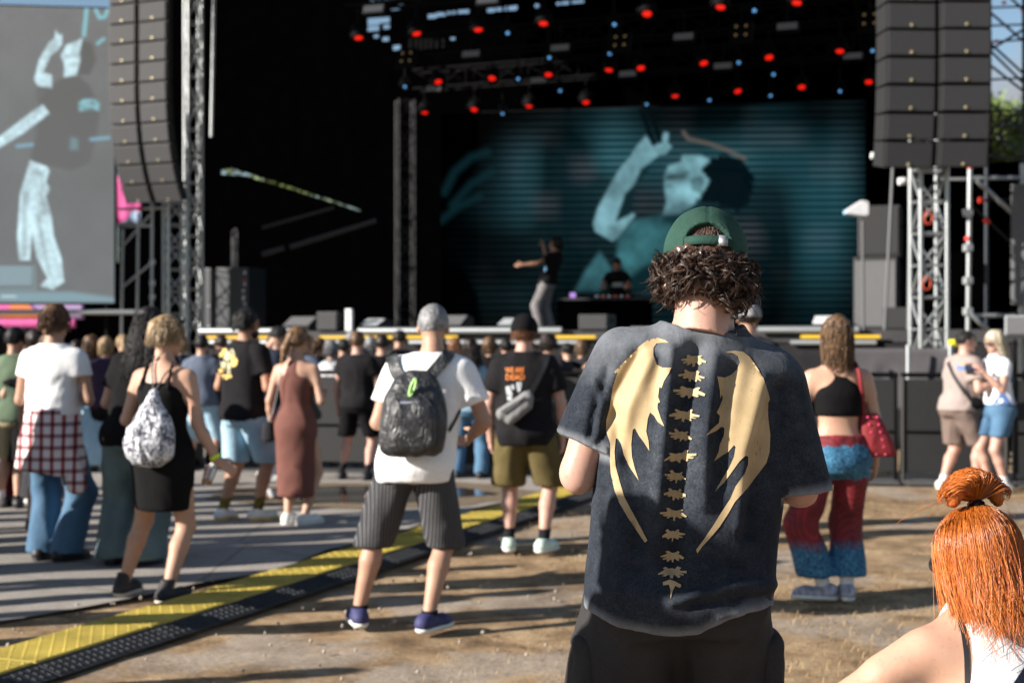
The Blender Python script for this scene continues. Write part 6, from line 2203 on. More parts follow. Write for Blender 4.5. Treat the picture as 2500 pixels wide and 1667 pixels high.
def red_hair(p):
    rs = np.random.default_rng(8); hs = p.hs
    f = Fld((-.16, -.19, -.30), (.16, .13, .19), .0055)
    f.ell((0, -.014 * hs, .032 * hs), (.087 * hs, .106 * hs, .104 * hs), 0)
    f.loft([(-.13 * hs, 0, -.070 * hs, .082 * hs, .030 * hs), (-.09 * hs, 0, -.058 * hs, .092 * hs, .050 * hs), (-.04 * hs, 0, -.03 * hs, .094 * hs, .075 * hs), (.05 * hs, 0, -.016 * hs, .088 * hs, .10 * hs)], .02)
    f.cut(lambda X, Y, Z: np.where(Y > .02, np.interp(Y / hs, [.02, .045, .06, .09], [-.08, .0, .05, .075]) * hs - Z, -1.0))
    v, fc = f.mesh(); th_ = np.arctan2(v[:, 1] + .014, v[:, 0]); v = v + vnormals(v, fc) * (.0035 * vnoise(np.stack([th_ * 14, v[:, 2] * 5, th_ * 0], 1)) + .0022 * vnoise(np.stack([th_ * 34, v[:, 2] * 7, th_ * 0 + 3], 1)))[:, None]
    p.fin('hair_base', v @ p.HR.T + p.hc, fc, darkroot)
    N, n_ = 4200, 10
    th = np.where(rs.random(N) < .5, rs.normal(-math.pi / 2, .8, N), rs.uniform(-math.pi - .3, .3, N))
    tt = np.linspace(0, 1, n_)[None]
    z0 = rs.uniform(.02, .134, N) * hs; L = rs.uniform(.085, .185, N) * hs
    zz_ = z0[:, None] + (-L - z0)[:, None] * tt
    ff = np.where(zz_ > .03 * hs, np.sqrt(np.clip(1 - ((zz_ - .03 * hs) / (.112 * hs))**2, .01, 1)), 1.0)
    a_ = th[:, None] + .05 * np.sin(zz_ * 28 + rs.uniform(0, 6.28, N)[:, None]) + .10 * np.sin(th[:, None] * 7) * tt
    rj = 1 + rs.normal(0, .025, N)[:, None] + .04 * np.sin(th * 11)[:, None] * tt
    P = np.stack([np.cos(a_) * .094 * hs * ff * rj, -.014 * hs + np.sin(a_) * .112 * hs * ff * rj, zz_], -1)
    hang = np.clip((-.05 * hs - zz_) / (.2 * hs), 0, 1)
    P[..., 1] -= hang * .016; P[..., 0] *= 1 - hang * .10
    rad = .00075 * hs * np.clip(np.sin(np.linspace(.6, 2.95, n_)), .2, 1)
    a1 = tubes(P, rad, 3)
    # gathered strands pulled up to the tie
    tie = np.array([-.005, -.045, .140]) * hs
    N2 = 800; th = rs.uniform(-math.pi, math.pi, N2); z0 = rs.uniform(.02, .10, N2) * hs
    s0 = np.stack([np.cos(th) * .091 * hs * np.sqrt(1 - (np.clip(z0 - .03 * hs, 0, 1) / (.112 * hs))**2), -.014 * hs + np.sin(th) * .110 * hs * np.sqrt(1 - (np.clip(z0 - .03 * hs, 0, 1) / (.112 * hs))**2), z0], 1)
    t_ = np.linspace(0, 1, 12)[None, :, None]
    Pm = s0[:, None] * (1 - t_) + tie * t_
    cen = np.array([0, -.014, .03]) * hs
    dv = Pm - cen; k = np.maximum(1.0, 1.02 / np.sqrt(((dv / (np.array([.089, .108, .107]) * hs))**2).sum(-1, keepdims=True)))
    k = 1 + (k - 1) * np.clip((1 - t_) * 3, 0, 1)
    Pm = cen + dv * k
    a2 = tubes(Pm, np.full(12, .0007 * hs), 3)
    # loop bun: strands leave the tie, fan out and fold over
    N3 = 900; t_ = np.linspace(0, 1, 10)
    ph = rs.uniform(-1, 1, N3); dep = rs.uniform(-.032, .032, N3); qq = rs.uniform(0, 1, N3)
    out = []
    for i in range(N3):
        aa = ph[i] * 1.25
        r = (.052 + .012 * abs(ph[i])) + .032 * math.sqrt(1 - (dep[i] / .034)**2) * (.82 + .34 * qq[i])
        u = np.array([math.sin(aa), 0, math.cos(aa) * .88 + .06])
        bend = np.clip(t_ - .35, 0, 1)**1.6 * .05 * (.15 + abs(ph[i]))
        c = tie + np.array([0, dep[i], 0]) * np.sin(t_ * math.pi)[:, None] * 1.3 + u * (np.sin(np.minimum(t_ * 1.15, 1) * math.pi / 2) * r)[:, None] + np.array([math.copysign(.25, ph[i]), 0, -1]) * bend[:, None]
        out.append(c * 1.0)
    arch = np.array([(-.064, 0, .004), (-.056, 0, .030), (-.030, 0, .048), (0, 0, .054), (.030, 0, .048), (.056, 0, .030), (.064, 0, .004)]) * hs + tie
    bb = Fld(tie - .12, tie + .12, .006)
    for i in range(6): bb.cap(arch[i], arch[i + 1], (.016, .023, .028, .028, .023, .016)[i] * hs, (.023, .028, .028, .028, .023, .016)[i] * hs, .012)
    bv_, bf2 = bb.mesh(); dv_ = bv_ - tie; an_ = np.arctan2(dv_[:, 0], dv_[:, 2]); bv_ = bv_ + vnormals(bv_, bf2) * (.0012 * np.sin(an_ * 34 + 1.5 * vnoise(bv_ * 40)))[:, None]
    p.fin('bun_base', bv_ @ p.HR.T + p.hc, bf2, darkroot)
    a3 = tubes(np.array(out), .0008 * np.clip(np.sin(np.linspace(.4, 2.9, 10)), .3, 1), 3)
    fly = []
    for i in range(26):
        s_ = tie + rs.normal(0, .03, 3); d_ = nrm(np.array([rs.choice((-1, 1)) * 1.0, rs.normal(0, .4), rs.normal(-.1, .5)]))
        fly.append(s_ + d_ * (t_ * rs.uniform(.04, .13))[:, None] + np.array([0, 0, -.03]) * (t_**2)[:, None])
    a4 = tubes(np.array(fly), np.full(10, .0004), 3)
    N5 = 260; th5 = rs.normal(-math.pi / 2, 1.1, N5); t5 = np.linspace(0, 1, 12)[None]; z5 = rs.uniform(0, .12, N5)[:, None] * hs
    zz5 = z5 + (-rs.uniform(.12, .24, N5)[:, None] * hs - z5) * t5; f5 = np.where(zz5 > .03 * hs, np.sqrt(np.clip(1 - ((zz5 - .03 * hs) / (.112 * hs))**2, .01, 1)), 1.0)
    r5 = 1.03 + rs.uniform(0, .22, N5)[:, None] * t5**1.5; a5_ = th5[:, None] + .18 * np.sin(zz5 * 22 + rs.uniform(0, 6.28, N5)[:, None]) * t5
    a5 = tubes(np.stack([np.cos(a5_) * .096 * hs * f5 * r5, -.014 * hs + np.sin(a5_) * .114 * hs * f5 * r5, zz5], -1), np.full(12, .00045), 3)
    hv = join_vf([a1, a2, a5])
    p.fin('hair', hv[0] @ p.HR.T + p.hc, hv[1], redm)['label'] = 'straight copper red hair to the shoulders'
    bv = join_vf([a3, a4])
    p.fin('hair_bun', bv[0] @ p.HR.T + p.hc, bv[1], redm)['label'] = 'loose copper bun on the crown'
    tb = Fld(tie - .04, tie + .04, .005); tb.ell(tie + (0, 0, -.004), (.02, .02, .011), 0); v, f2 = tb.mesh()
    p.fin('hair_tie', v @ p.HR.T + p.hc, f2, BLK)
    # sunglasses
    gl = Fld((-.10, -.05, -.04), (.10, .13, .06), .005)
    for sd in (-1, 1):
        gl.ell((sd * .034 * hs, .098 * hs, .012 * hs), (.03 * hs, .010, .024 * hs), 0); gl.cap((sd * .062 * hs, .088 * hs, .02 * hs), (sd * .084 * hs, -.01, .016 * hs), .005, .005, .004)
    gl.cap((-.02, .104 * hs, .018 * hs), (.02, .104 * hs, .018 * hs), .004, .004, .002)
    v, f2 = gl.mesh(); p.fin('sunglasses', v @ p.HR.T + p.hc, f2, SH_B)


red_hair(red)
strap(red, 'bra_strap', [(2338, 1492), (2352, 1540), (2360, 1600), (2362, 1666), (2362, 1720)], .011, SH_B, keep='body', thick=.002, off=.001)
strap(red, 'bag_strap', [(2600, 1540), (2525, 1635), (2470, 1720)], .045, NAVY, keep='top', thick=.003, off=.002)
stl = empty('camp_stool', (RX, RY - .02, 0), R(14)); tag(stl, 'low folding camp stool under the red-haired woman', 'stool')
box('seat', (0, 0, .29), (.40, .36, .03), NAVY, stl, (0, 0, 0), .01)
for sd in (-1, 1):
    for k in (-1, 1): rod('leg', (sd * .17, k * .15, 0), (sd * .17, -k * .15, .277), .012, M['galv'], stl)
# ------------------------------------------------------------------ the crowd, front row of named people
def at(px, py): return GR(px, py)


# -- grey-haired man with the backpack
pin_m, pnt_, pb_ = nm('pinstriped charcoal shorts cloth')
sx = nd(pnt_, 'ShaderNodeSeparateXYZ'); pnt_.links.new(coord(pnt_), sx.inputs[0])
wv_ = math_n(pnt_, 'SINE', math_n(pnt_, 'MULTIPLY', math_n(pnt_, 'ADD', sx.outputs[0], math_n(pnt_, 'MULTIPLY', sx.outputs[1], .35)), 340.0))
pnt_.links.new(ramp(pnt_, wv_, [(.55, (.020, .020, .023)), (.95, (.11, .11, .115))]), pb_.inputs['Base Color']); pb_.inputs['Roughness'].default_value = .9
bump(pnt_, pb_, noise(pnt_, coord(pnt_, (1, 1, .6)), 14, 4), .3, .015)
gx, gy = (1012 - CX) / FPX * 7.67, 7.67
grey = person('person', 'grey-haired man in a white shirt with a black backpack and pinstriped shorts', gx, gy, 1.75, R(-4), lean=(.075, .05), build=1.02, res=.0135, head=(6, -16, 0), skin_m=SK_M,
              arms=(((-.30, -.10, -1), (.55, 1, .1)), ((.38, -.05, -1), (-.35, .9, -.35))), legs=((-.315, .06, 22), (.085, -.07, 30)),
              top=dict(type='tee', mat=WHT, loose=.03, drape=.118, ddepth=.085, hem=.455, sleeve=.62, sl=.016, sw=.03, wr=.010), bottom=dict(type='shorts', mat=pin_m, hem=.245, loose=.022, wt=.112, wb=.102, flare=.0, wr=.012),
              shoes=shoe(SH_N, SH_W, sock=SK_B, sockh=.035), hair=dict(style='short', mat=H_GY, t=.006, amp=.003, freq=120, line=.028))
bp = empty('backpack', (PX(1016, 1110, 7.5)[0], 7.42, PX(1016, 1110, 7.42)[2])); tag(bp, 'black nylon backpack worn by the grey-haired man', 'backpack')
nyl, nnt, nb_ = nm('crumpled black nylon')
nb_.inputs['Base Color'].default_value = (.022, .023, .025, 1); nb_.inputs['Roughness'].default_value = .42
bump(nnt, nb_, noise(nnt, coord(nnt, (1, 1, .7)), 17, 4, .6, .8), .9, .03)
c0 = PX(1010, 1003, 7.43); c0[1] = 7.43


def bpk(f):
    f.loft([(c0[2] - .235, c0[0] - .015, c0[1], .13, .055), (c0[2] - .205, c0[0] - .015, c0[1] - .01, .165, .085), (c0[2] - .08, c0[0], c0[1] - .012, .175, .095), (c0[2] + .06, c0[0] + .005, c0[1], .160, .085), (c0[2] + .16, c0[0] + .012, c0[1] + .015, .115, .06), (c0[2] + .21, c0[0] + .015, c0[1] + .03, .06, .03)], 0, 2.6)


sdf_part('bag_body', bp, c0 - (.25, .2, .33), c0 + (.25, .2, .33), .009, bpk, nyl, .008)
cp = c0 + (-.005, -.095, -.075)
sdf_part('pocket', bp, cp - (.2, .1, .2), cp + (.2, .1, .22), .008, lambda f: f.loft([(cp[2] - .13, cp[0] - .01, cp[1], .10, .03), (cp[2] - .09, cp[0], cp[1], .125, .045), (cp[2] + .09, cp[0], cp[1] + .005, .12, .04), (cp[2] + .15, cp[0], cp[1] + .02, .09, .02)], 0, 2.8), nyl, .007)
for pts in ([(985, 935), (966, 905), (958, 875), (966, 850)], [(1040, 930), (1066, 900), (1090, 872), (1104, 850)]):
    strap(grey, 'shoulder_strap', pts, .065, nyl, thick=.012, wroot=bp)
strap(grey, 'lower_strap', [(1095, 1052), (1110, 1025), (1122, 1000)], .018, nyl, thick=.004, wroot=bp)
yg = plain('lime green clip', (.42, .75, .22), .4)
g0 = PX(1008, 945, 7.36)
th = np.linspace(0, 6.28, 28)
pth = np.stack([.011 * np.cos(th) + .014 * np.sin(th), np.zeros(28), .045 * np.sin(th)], 1) + (g0 - np.array(bp.location)) * 1.0
pth[:, 1] = 7.345 - 7.42
v, f = tubes(pth[None], np.full(28, .006), 6); mobj('clip', v, f, yg, bp)
lg = box('logo_strip', PX(1000, 985, 7.3) - np.array(bp.location), (.10, .006, .02), plain('pale blue grey lettering', (.35, .38, .48), .5), bp, (0, 0, .05)); lg.location.y = 7.318 - 7.42

# -- woman in the black dress
dx, dy = (398 - CX) / FPX * 8.55, 8.55
DRS = fabric('black ribbed jersey dress', (.007, .007, .0075), .2)
lady = person('person', 'fair-haired woman in a black knee-length dress with a patterned bag on her back', dx, dy, 1.70, R(-20), sex='f', build=1.07, lean=(-.01, .03), res=.0135, head=(-26, -8, 0), skin_m=SK_L,
              arms=(((-.35, -.05, -1), (.30, .9, -.2)), ((.22, -.02, -1), (.42, .22, -.9), (.7, .3, -.5))), legs=((-.29, .02, 6), (.10, -.10, 10)),
              top=dict(type='tank', mat=DRS, name='dress', st=[(.318, .098, .075), (.36, .103, .082), (.44, .112, .090), (.505, .117, .094), (.56, .104, .080), (.615, .084, .064), (.67, .089, .070), (.72, .098, .079), (.752, .096, .072), (.772, .080, .062)], hemcut=False, wr=.006,
                       straps=[((-.058, -.058, .745), (-.050, -.018, .835), .012), ((.058, -.058, .745), (.050, -.018, .835), .012)]),
              shoes=shoe(plain('black knit shoe with pink heel', (.016, .014, .016), .7, 0, .1), SH_S, high=.055, chunk=1.05), hair=dict(style='bun', mat=H_BL, t=.016, amp=.006, freq=55, tie=(0, -.105, .05), bun=(.055, .04, .05), locks=260, L=.07, r=.003, wave=.006))
sg = Fld((-.10, -.06, .02), (.10, .13, .16), .006)
for sd in (-1, 1): sg.ell((sd * .036, .062, .112), (.032, .012, .024), 0); sg.cap((sd * .062, .06, .11), (sd * .096, -.03, .045), .005, .005, .004)
v, f = sg.mesh(); lady.fin('sunglasses', v @ lady.HR.T + lady.hc, f, SH_B)
for sd, c_ in ((1, 'lime green festival wristband'),):
    j = lady.J[1]; u = nrm(j['wr'] - j['el'])
    wf = Fld(j['wr'] - .07, j['wr'] + .07, .005); wf.cap(j['wr'] - u * .035, j['wr'] - u * .012, .035, .033, 0)
    wf.cut(lambda X, Y, Z: np.abs((X - j['wr'][0]) * u[0] + (Y - j['wr'][1]) * u[1] + (Z - j['wr'][2]) * u[2] + .024) - .011)
    v, f = wf.mesh(); lady.fin('wristband', v, f, plain('lime wristband', (.55, .80, .03), .5))
pat, pt_, ptb = nm('black and white leaf pattern')
vv = coord(pt_, (1, 1, .55), (0, R(25), 0)); vo = nd(pt_, 'ShaderNodeTexVoronoi'); vo.inputs['Scale'].default_value = 48
pt_.links.new(vv, vo.inputs['Vector'])
pt_.links.new(ramp(pt_, noise(pt_, vv, 42, 3, .6, 1.5), [(.40, (.03, .03, .045)), (.5, (.30, .31, .36)), (.56, (.72, .72, .75))]), ptb.inputs['Base Color']); ptb.inputs['Roughness'].default_value = .85
bump(pt_, ptb, noise(pt_, coord(pt_, (1, 1, .25)), 26, 3), .7, .02)
db = empty('drawstring_bag', PX(368, 1135, 8.33)); tag(db, 'black and white patterned drawstring bag on the back of the woman in black', 'bag')
q = PX(368, 1045, 8.34)
sdf_part('sack', db, q - (.25, .18, .28), q + (.25, .2, .3), .010, lambda f: f.loft([(q[2] - .225, q[0], q[1], .06, .035), (q[2] - .18, q[0] - .005, q[1], .125, .065), (q[2] - .08, q[0] - .008, q[1], .150, .082), (q[2] + .04, q[0] + .002, q[1] + .01, .115, .07), (q[2] + .14, q[0] + .008, q[1] + .02, .055, .04), (q[2] + .225, q[0] + .01, q[1] + .035, .016, .014)], 0, 2.1), pat, .014, None, (16, 16, 5))
cdm = plain('dark cord', (.02, .02, .025), .7)
for pts in ([(378, 955), (374, 905), (382, 868)], [(382, 955), (405, 915), (436, 888)]):
    strap(lady, 'cord', pts, .008, cdm, keep='body', thick=.006, wroot=db, off=.012)
cu = empty('plastic_cup', PX(503, 1182, 8.5)); tag(cu, 'clear plastic cup with amber drink in the hand of the woman in black', 'cup')
clr, cnn, ccb = nm('clear plastic'); ccb.inputs['Base Color'].default_value = (.9, .9, .88, 1); ccb.inputs['Transmission Weight'].default_value = .9; ccb.inputs['Roughness'].default_value = .15; ccb.inputs['IOR'].default_value = 1.2
amb = plain('amber drink', (.45, .19, .04), .2)
o = link('cup_wall', lathe_me([(.028, 0), (.030, .002), (.040, .11), (.041, .112)], clr, 20), cu); o.rotation_euler = (0, R(18), 0)
o = link('drink', lathe_me([(.001, .003), (.026, .003), (.030, .035), (.001, .036)], amb, 20), cu); o.rotation_euler = (0, R(18), 0)

# -- man in the white tee with the plaid shirt round his waist
pl_m, pln, plb = nm('red white and black plaid flannel')
s3 = nd(pln, 'ShaderNodeSeparateXYZ'); pln.links.new(coord(pln), s3.inputs[0])
def band(sock, fr, off, lo, hi):
    s_ = math_n(pln, 'SINE', math_n(pln, 'ADD', math_n(pln, 'MULTIPLY', sock, fr), off))
    return ramp(pln, s_, [(lo, (0, 0, 0)), (hi, (1, 1, 1))])
bxh = band(math_n(pln, 'ADD', s3.outputs[0], math_n(pln, 'MULTIPLY', s3.outputs[1], .4)), 78, 0, .35, .6); bz = band(s3.outputs[2], 78, 1, .35, .6)
cc_ = mixc(pln, bxh, (.66, .63, .64), (.30, .055, .06)); cc_ = mixc(pln, math_n(pln, 'MULTIPLY', bz, .8), cc_, (.20, .03, .035))
cc_ = mixc(pln, math_n(pln, 'MULTIPLY', bxh, bz), cc_, (.07, .012, .016))
pln.links.new(cc_, plb.inputs['Base Color']); plb.inputs['Roughness'].default_value = .9; bump(pln, plb, noise(pln, coord(pln, (1, 1, .4)), 16, 4), .5, .02)
wx, wy = (128 - CX) / FPX * 10.05, 10.05
wt = person('person', 'man in a white shirt and blue jeans with a plaid shirt tied at his waist', wx, wy, 1.80, R(-10), build=.98, res=.0155, head=(0, -6, 0), skin_m=SK_M, lean=(.0, .02),
            arms=(((-.20, .0, -1), (.6, 1, .25)), ((.24, -.02, -1), (-.7, .8, .15))), legs=((-.10, .02, 10), (.10, -.02, 32)),
            top=dict(type='tee', mat=WHT, loose=.016, drape=.104, ddepth=.072, hem=.575, sleeve=.42, sw=.016, wr=.010), bottom=dict(type='pants', mat=DN_B, loose=.02, waist=.545, wt=.100, wk=.100, wb=.110, wr=.012), shoes=shoe(SH_B, SH_B),
            hair=dict(style='bun', mat=hairm('chestnut hair', (.085, .04, .018), (.26, .13, .05)), t=.018, amp=.006, tie=(0, -.10, -.055), bun=(.034, .03, .03), locks=220, L=.05, r=.003))
pfld = Fld((-.40, -.36, .55), (.40, .36, 1.14), .012)
pfld.loft([(.60, .0, -.03, .262, .19), (.70, .0, -.03, .245, .18), (.85, 0, -.02, .220, .170), (.96, 0, -.005, .200, .160), (1.075, 0, .0, .182, .148)], 0)
pfld.cut(lambda X, Y, Z: .64 - .12 * X - Z)
v, f = pfld.mesh(); v = wrinkle(v, f, .018, (9, 9, 3), 2.2); wt.fin('tied_shirt', v, f, pl_m)['label'] = 'red, white and black plaid shirt tied round the waist'
sf = Fld((.05, -.3, .45), (.42, .2, .80), .010); sf.cap((.19, -.1, .76), (.24, -.12, .56), .05, .075, 0, axis=(0, 1, 0), sc=1.6); v, f = sf.mesh(); v = wrinkle(v, f, .012, (14, 14, 8), 1.0); wt.fin('sleeve_end', v, f, pl_m)

# -- long-haired person in black
lx, ly = (318 - CX) / FPX * 9.85, 9.85
person('person', 'long-haired person in a black shirt and loose grey jeans beside the woman in black', lx, ly, 1.77, R(-14), build=1.0, res=.0155, head=(-10, -8, 0), skin_m=SK_L, lean=(.10, .03),
       arms=(((-.30, -.12, -1), (.3, .9, -.2)), ARM_FRONT_R), legs=((-.12, -.02, 15), (.10, -.02, 15)), top=dict(type='tee', mat=BLK, loose=.03, drape=.112, hem=.47, sleeve=.62, sw=.03), bottom=dict(type='pants', mat=DN_G, wt=.115, wk=.115, wb=.135, loose=.022, wr=.016), shoes=shoe(SH_B, SH_B),
       hair=dict(style='wavy', mat=H_BK, t=.022, L=.36, w=.115, amp=.012, freq=30, locks=260, r=.0055, wave=.014, per=.07, spread=.35))

# -- man with the yellow print on his shirt
px_, py_ = (592 - CX) / FPX * 12.3, 12.3
prn = person('person', 'dark-haired man in a black shirt with a yellow back print and pale blue shorts', px_, py_, 1.83, R(-34), build=1.04, res=.0155, head=(-22, -4, 0), skin_m=SK_T, lean=(.0, .03),
             arms=(((-.24, -.12, -1), (.4, 1, .1)), ((.25, -.05, -1), (-.15, 1, .05))), legs=((-.14, -.10, 10), (.11, .07, 14)), top=dict(type='tee', mat=BLK2, loose=.022, drape=.110, ddepth=.085, hem=.475, sleeve=.62, sw=.024),
             bottom=dict(type='shorts', mat=DN_L, hem=.27, loose=.018, wt=.108, wb=.104, wr=.012), shoes=shoe(SH_W, plain('yellow-white sole', (.62, .42, .10), .5, 0, .5, 6), sock=SK_Y, sockh=.13), hair=dict(style='short', mat=H_BK, t=.010, amp=.003, locks=200, L=.06, r=.003))
bf_ = Fld((-.09, -.02, -.16), (.09, .13, .0), .008); h_ = prn.hs
bf_.ell((0, .045 * h_, -.075 * h_), (.062 * h_, .056 * h_, .048 * h_), 0); bf_.ell((0, .03 * h_, -.02 * h_), (.07 * h_, .09 * h_, .03 * h_), .01, 'd'); v, f = bf_.mesh(); prn.fin('beard', v @ prn.HR.T + prn.hc, f, H_BK)
f_ = lambda pts: [(500 + a / 9.8, 820 + b / 9.8) for a, b in pts]
yel = plain('mustard print', (.62, .40, .10), .7, 0, .35, 30); olv = plain('olive cream print', (.36, .34, .20), .7, 0, .4, 40)
for pl_ in [f_([(400, 280), (460, 245), (540, 310), (520, 370), (440, 420), (430, 500), (350, 490), (315, 420), (360, 350)]), f_([(600, 460), (700, 450), (780, 560), (780, 680), (700, 745), (640, 720), (640, 620)]), f_([(330, 800), (480, 780), (470, 850), (360, 880)]), f_([(330, 920), (640, 930), (650, 990), (520, 1040), (380, 1000)])]: decal(prn, 'shirt_print', [pl_], yel, 6, .003)
for pl_ in [f_([(480, 400), (580, 360), (640, 420), (600, 560), (560, 620), (460, 560)]), f_([(275, 600), (350, 560), (340, 800), (265, 810)]), f_([(390, 620), (520, 620), (500, 780), (400, 780)]), f_([(545, 640), (630, 640), (620, 900), (545, 900)]), f_([(600, 330), (680, 320), (730, 450), (690, 440)])]: decal(prn, 'shirt_print', [pl_], olv, 6, .0034)

# -- woman in the brown dress
bx_, by_ = (722 - CX) / FPX * 12.05, 12.05
brn = person('person', 'woman with a long ponytail in a close-fitting brown maxi dress', bx_, by_, 1.67, R(-12), sex='f', build=1.0, res=.0155, head=(-24, -12, 0), skin_m=SK_L, lean=(.0, .02),
             arms=(((-.26, -.12, -1), (-.05, .35, -1)), ((.26, -.12, -1), (-.2, 1, .25))), legs=((-.07, .0, 6), (.09, -.02, 30)),
             top=dict(type='tank', mat=BRWN, name='dress', st=[(.145, .094, .075), (.22, .096, .078), (.30, .097, .080), (.38, .101, .084), (.45, .108, .092), (.50, .110, .094), (.55, .098, .076), (.61, .076, .058), (.66, .080, .062), (.72, .090, .072), (.76, .082, .064), (.80, .060, .052), (.83, .044, .042)], hemcut=False, wr=.007, wsc=(7, 7, 3.5)),
             shoes=shoe(SH_W, SH_W, chunk=1.18), hair=dict(style='pony', mat=hairm('honey brown hair', (.13, .065, .03), (.38, .24, .11)), t=.012, amp=.004, tie=(0, -.105, .045), fall=(-.02, -.03, -.13), fall2=(-.02, .01, -.13), locks=120, L=.04, r=.003))
sbg = empty('shoulder_bag', PX(655, 1080, 12.05)); tag(sbg, 'small grey shoulder bag hanging left of the woman in brown', 'bag')
q = PX(655, 1055, 12.02)
sdf_part('pouch', sbg, q - .16, q + .16, .010, lambda f: f.loft([(q[2] - .085, q[0], q[1], .03, .03), (q[2] - .06, q[0], q[1], .055, .045), (q[2] + .05, q[0], q[1], .05, .04), (q[2] + .09, q[0], q[1], .03, .02)], 0, 2.6), CHAR, .004)
rod('chain', (q - np.array(sbg.location)) + (0, 0, .08), PX(668, 1000, 12.0) - np.array(sbg.location), .005, M['alu'], sbg, 6)
rod('chain', PX(668, 1000, 12.0) - np.array(sbg.location), PX(688, 905, 11.95) - np.array(sbg.location), .005, M['alu'], sbg, 6)

# -- man with the black cap and cross-body bag
cx_, cy_ = (1283 - CX) / FPX * 10.5, 10.5
cpm = person('person', 'man in a black cap, black printed shirt and olive shorts with a cross-body bag', cx_, cy_, 1.73, R(-5), build=1.08, res=.0155, head=(-8, -6, 0), skin_m=SK_P, lean=(-.01, .02),
             arms=(((-.22, -.08, -1), (.02, .22, -1)), ((.26, -.06, -1), (.02, .25, -1))), legs=((-.125, .02, 8), (.135, -.02, 26)),
             top=dict(type='tee', mat=BLK2, loose=.026, drape=.118, ddepth=.085, hem=.455, sleeve=.68, sw=.03, sl=.018), bottom=dict(type='shorts', mat=OLV, hem=.275, loose=.024, wt=.118, wb=.122, flare=.015),
             shoes=shoe(SH_M, SH_W, sock=SK_B, sockh=.10, chunk=1.08), hair=dict(style='short', mat=H_RB, t=.010, amp=.004, locks=200, L=.06, r=.003))
cf = Fld((-.13, -.15, .0), (.13, .20, .18), .008); h_ = cpm.hs
cf.ell((0, -.012 * h_, .036 * h_), (.104 * h_, .124 * h_, .119 * h_), 0); cf.ell((0, .15 * h_, .05 * h_), (.07, .07, .012), .01); cf.cut(lambda X, Y, Z: .012 - Z)
v, f = cf.mesh(); cpm.fin('cap', v @ cpm.HR.T + cpm.hc, f, BLK)
orp = plain('orange lettering ink', (.85, .24, .03), .6)


def text_polys(txt, x0, y0, w, h):
    cu_ = bpy.data.curves.new('lettering', 'FONT'); cu_.body = txt; cu_.resolution_u = 2
    ob = bpy.data.objects.new('lettering', cu_); COL.objects.link(ob)
    bpy.context.view_layer.update()
    dg = bpy.context.evaluated_depsgraph_get(); me = ob.evaluated_get(dg).to_mesh()
    V = np.array([v.co[:2] for v in me.vertices]); F_ = [list(p.vertices) for p in me.polygons]
    bpy.data.objects.remove(ob); bpy.data.curves.remove(cu_)
    V = (V - V.min(0)) / (V.max(0) - V.min(0))
    return np.stack([x0 + V[:, 0] * w, y0 + (1 - V[:, 1]) * h], 1), F_


def text_decal(p, name, txt, x0, y0, w, h, mat, off=.004, keep='top'):
    V, F_ = text_polys(txt, x0, y0, w, h)
    bv = world_bvh(p, keep); W = []
    for a, b in V:
        r = cast_px(bv, a, b); W.append(r[0] + r[1] * off if r else np.array(PX(a, b, p.T[1])))
    W = (np.array(W) - p.T) @ p.M
    tri = []
    for q_ in F_:
        for k in range(1, len(q_) - 1): tri.append((q_[0], q_[k], q_[k + 1]))
    return mobj(name, W, np.array(tri), mat, getattr(p, keep + '_o'), False)


text_decal(cpm, 'lettering', 'WE ARE', 1235, 897, 44, 13, orp); text_decal(cpm, 'lettering', 'DEAD', 1236, 914, 45, 13, orp)
gyp = plain('pale grey print', (.34, .36, .38), .7, 0, .4, 30)
f_ = lambda pts: [(1200 + a / 7.843, 870 + b / 7.843) for a, b in pts]
for pl_ in [f_([(275, 580), (350, 560), (400, 720), (390, 830), (310, 840)]), f_([(375, 540), (430, 540), (440, 620), (390, 640)]), f_([(480, 490), (580, 490), (580, 560), (530, 690), (490, 660)]), f_([(600, 700), (720, 640), (735, 820), (600, 820)])]: decal(cpm, 'shirt_print', [pl_], gyp, 5, .004)
xb = empty('cross_body_bag', PX(1258, 1028, 10.28)); tag(xb, 'grey cross-body bag on the back of the man in the black cap', 'bag')
gb = fabric('grey nylon', (.20, .20, .20), .12, .6)
a_, b_ = PX(1228, 1010, 10.30), PX(1286, 972, 10.30)
sdf_part('pouch', xb, np.minimum(a_, b_) - .16, np.maximum(a_, b_) + .16, .008, lambda f: (f.cap(a_, b_, .050, .052, 0, axis=(0, 1, 0), sc=1.3), f.cap(a_ + (.05, 0, -.035), b_ + (.0, 0, -.05), .045, .045, .02)), gb, .005)
a2, b2 = a_ + (-.01, -.05, .015), b_ + (-.005, -.05, .012)
rod('zip', a2 - np.array(xb.location), b2 - np.array(xb.location), .006, SH_B, xb, 6)
strap(cpm, 'strap', [(1290, 968), (1312, 930), (1330, 892), (1338, 866)], .034, SH_B, thick=.004, wroot=xb)
j = cpm.J[1]; u = nrm(j['wr'] - j['el']); wf = Fld(j['wr'] - .07, j['wr'] + .07, .006); wf.cap(j['wr'] - u * .035, j['wr'] - u * .012, .036, .034, 0); wf.cut(lambda X, Y, Z: np.abs(Z - j['wr'][2] - .024) - .011)
v, f = wf.mesh(); cpm.fin('wristband', v, f, plain('lime wrist strap', (.55, .75, .03), .5))

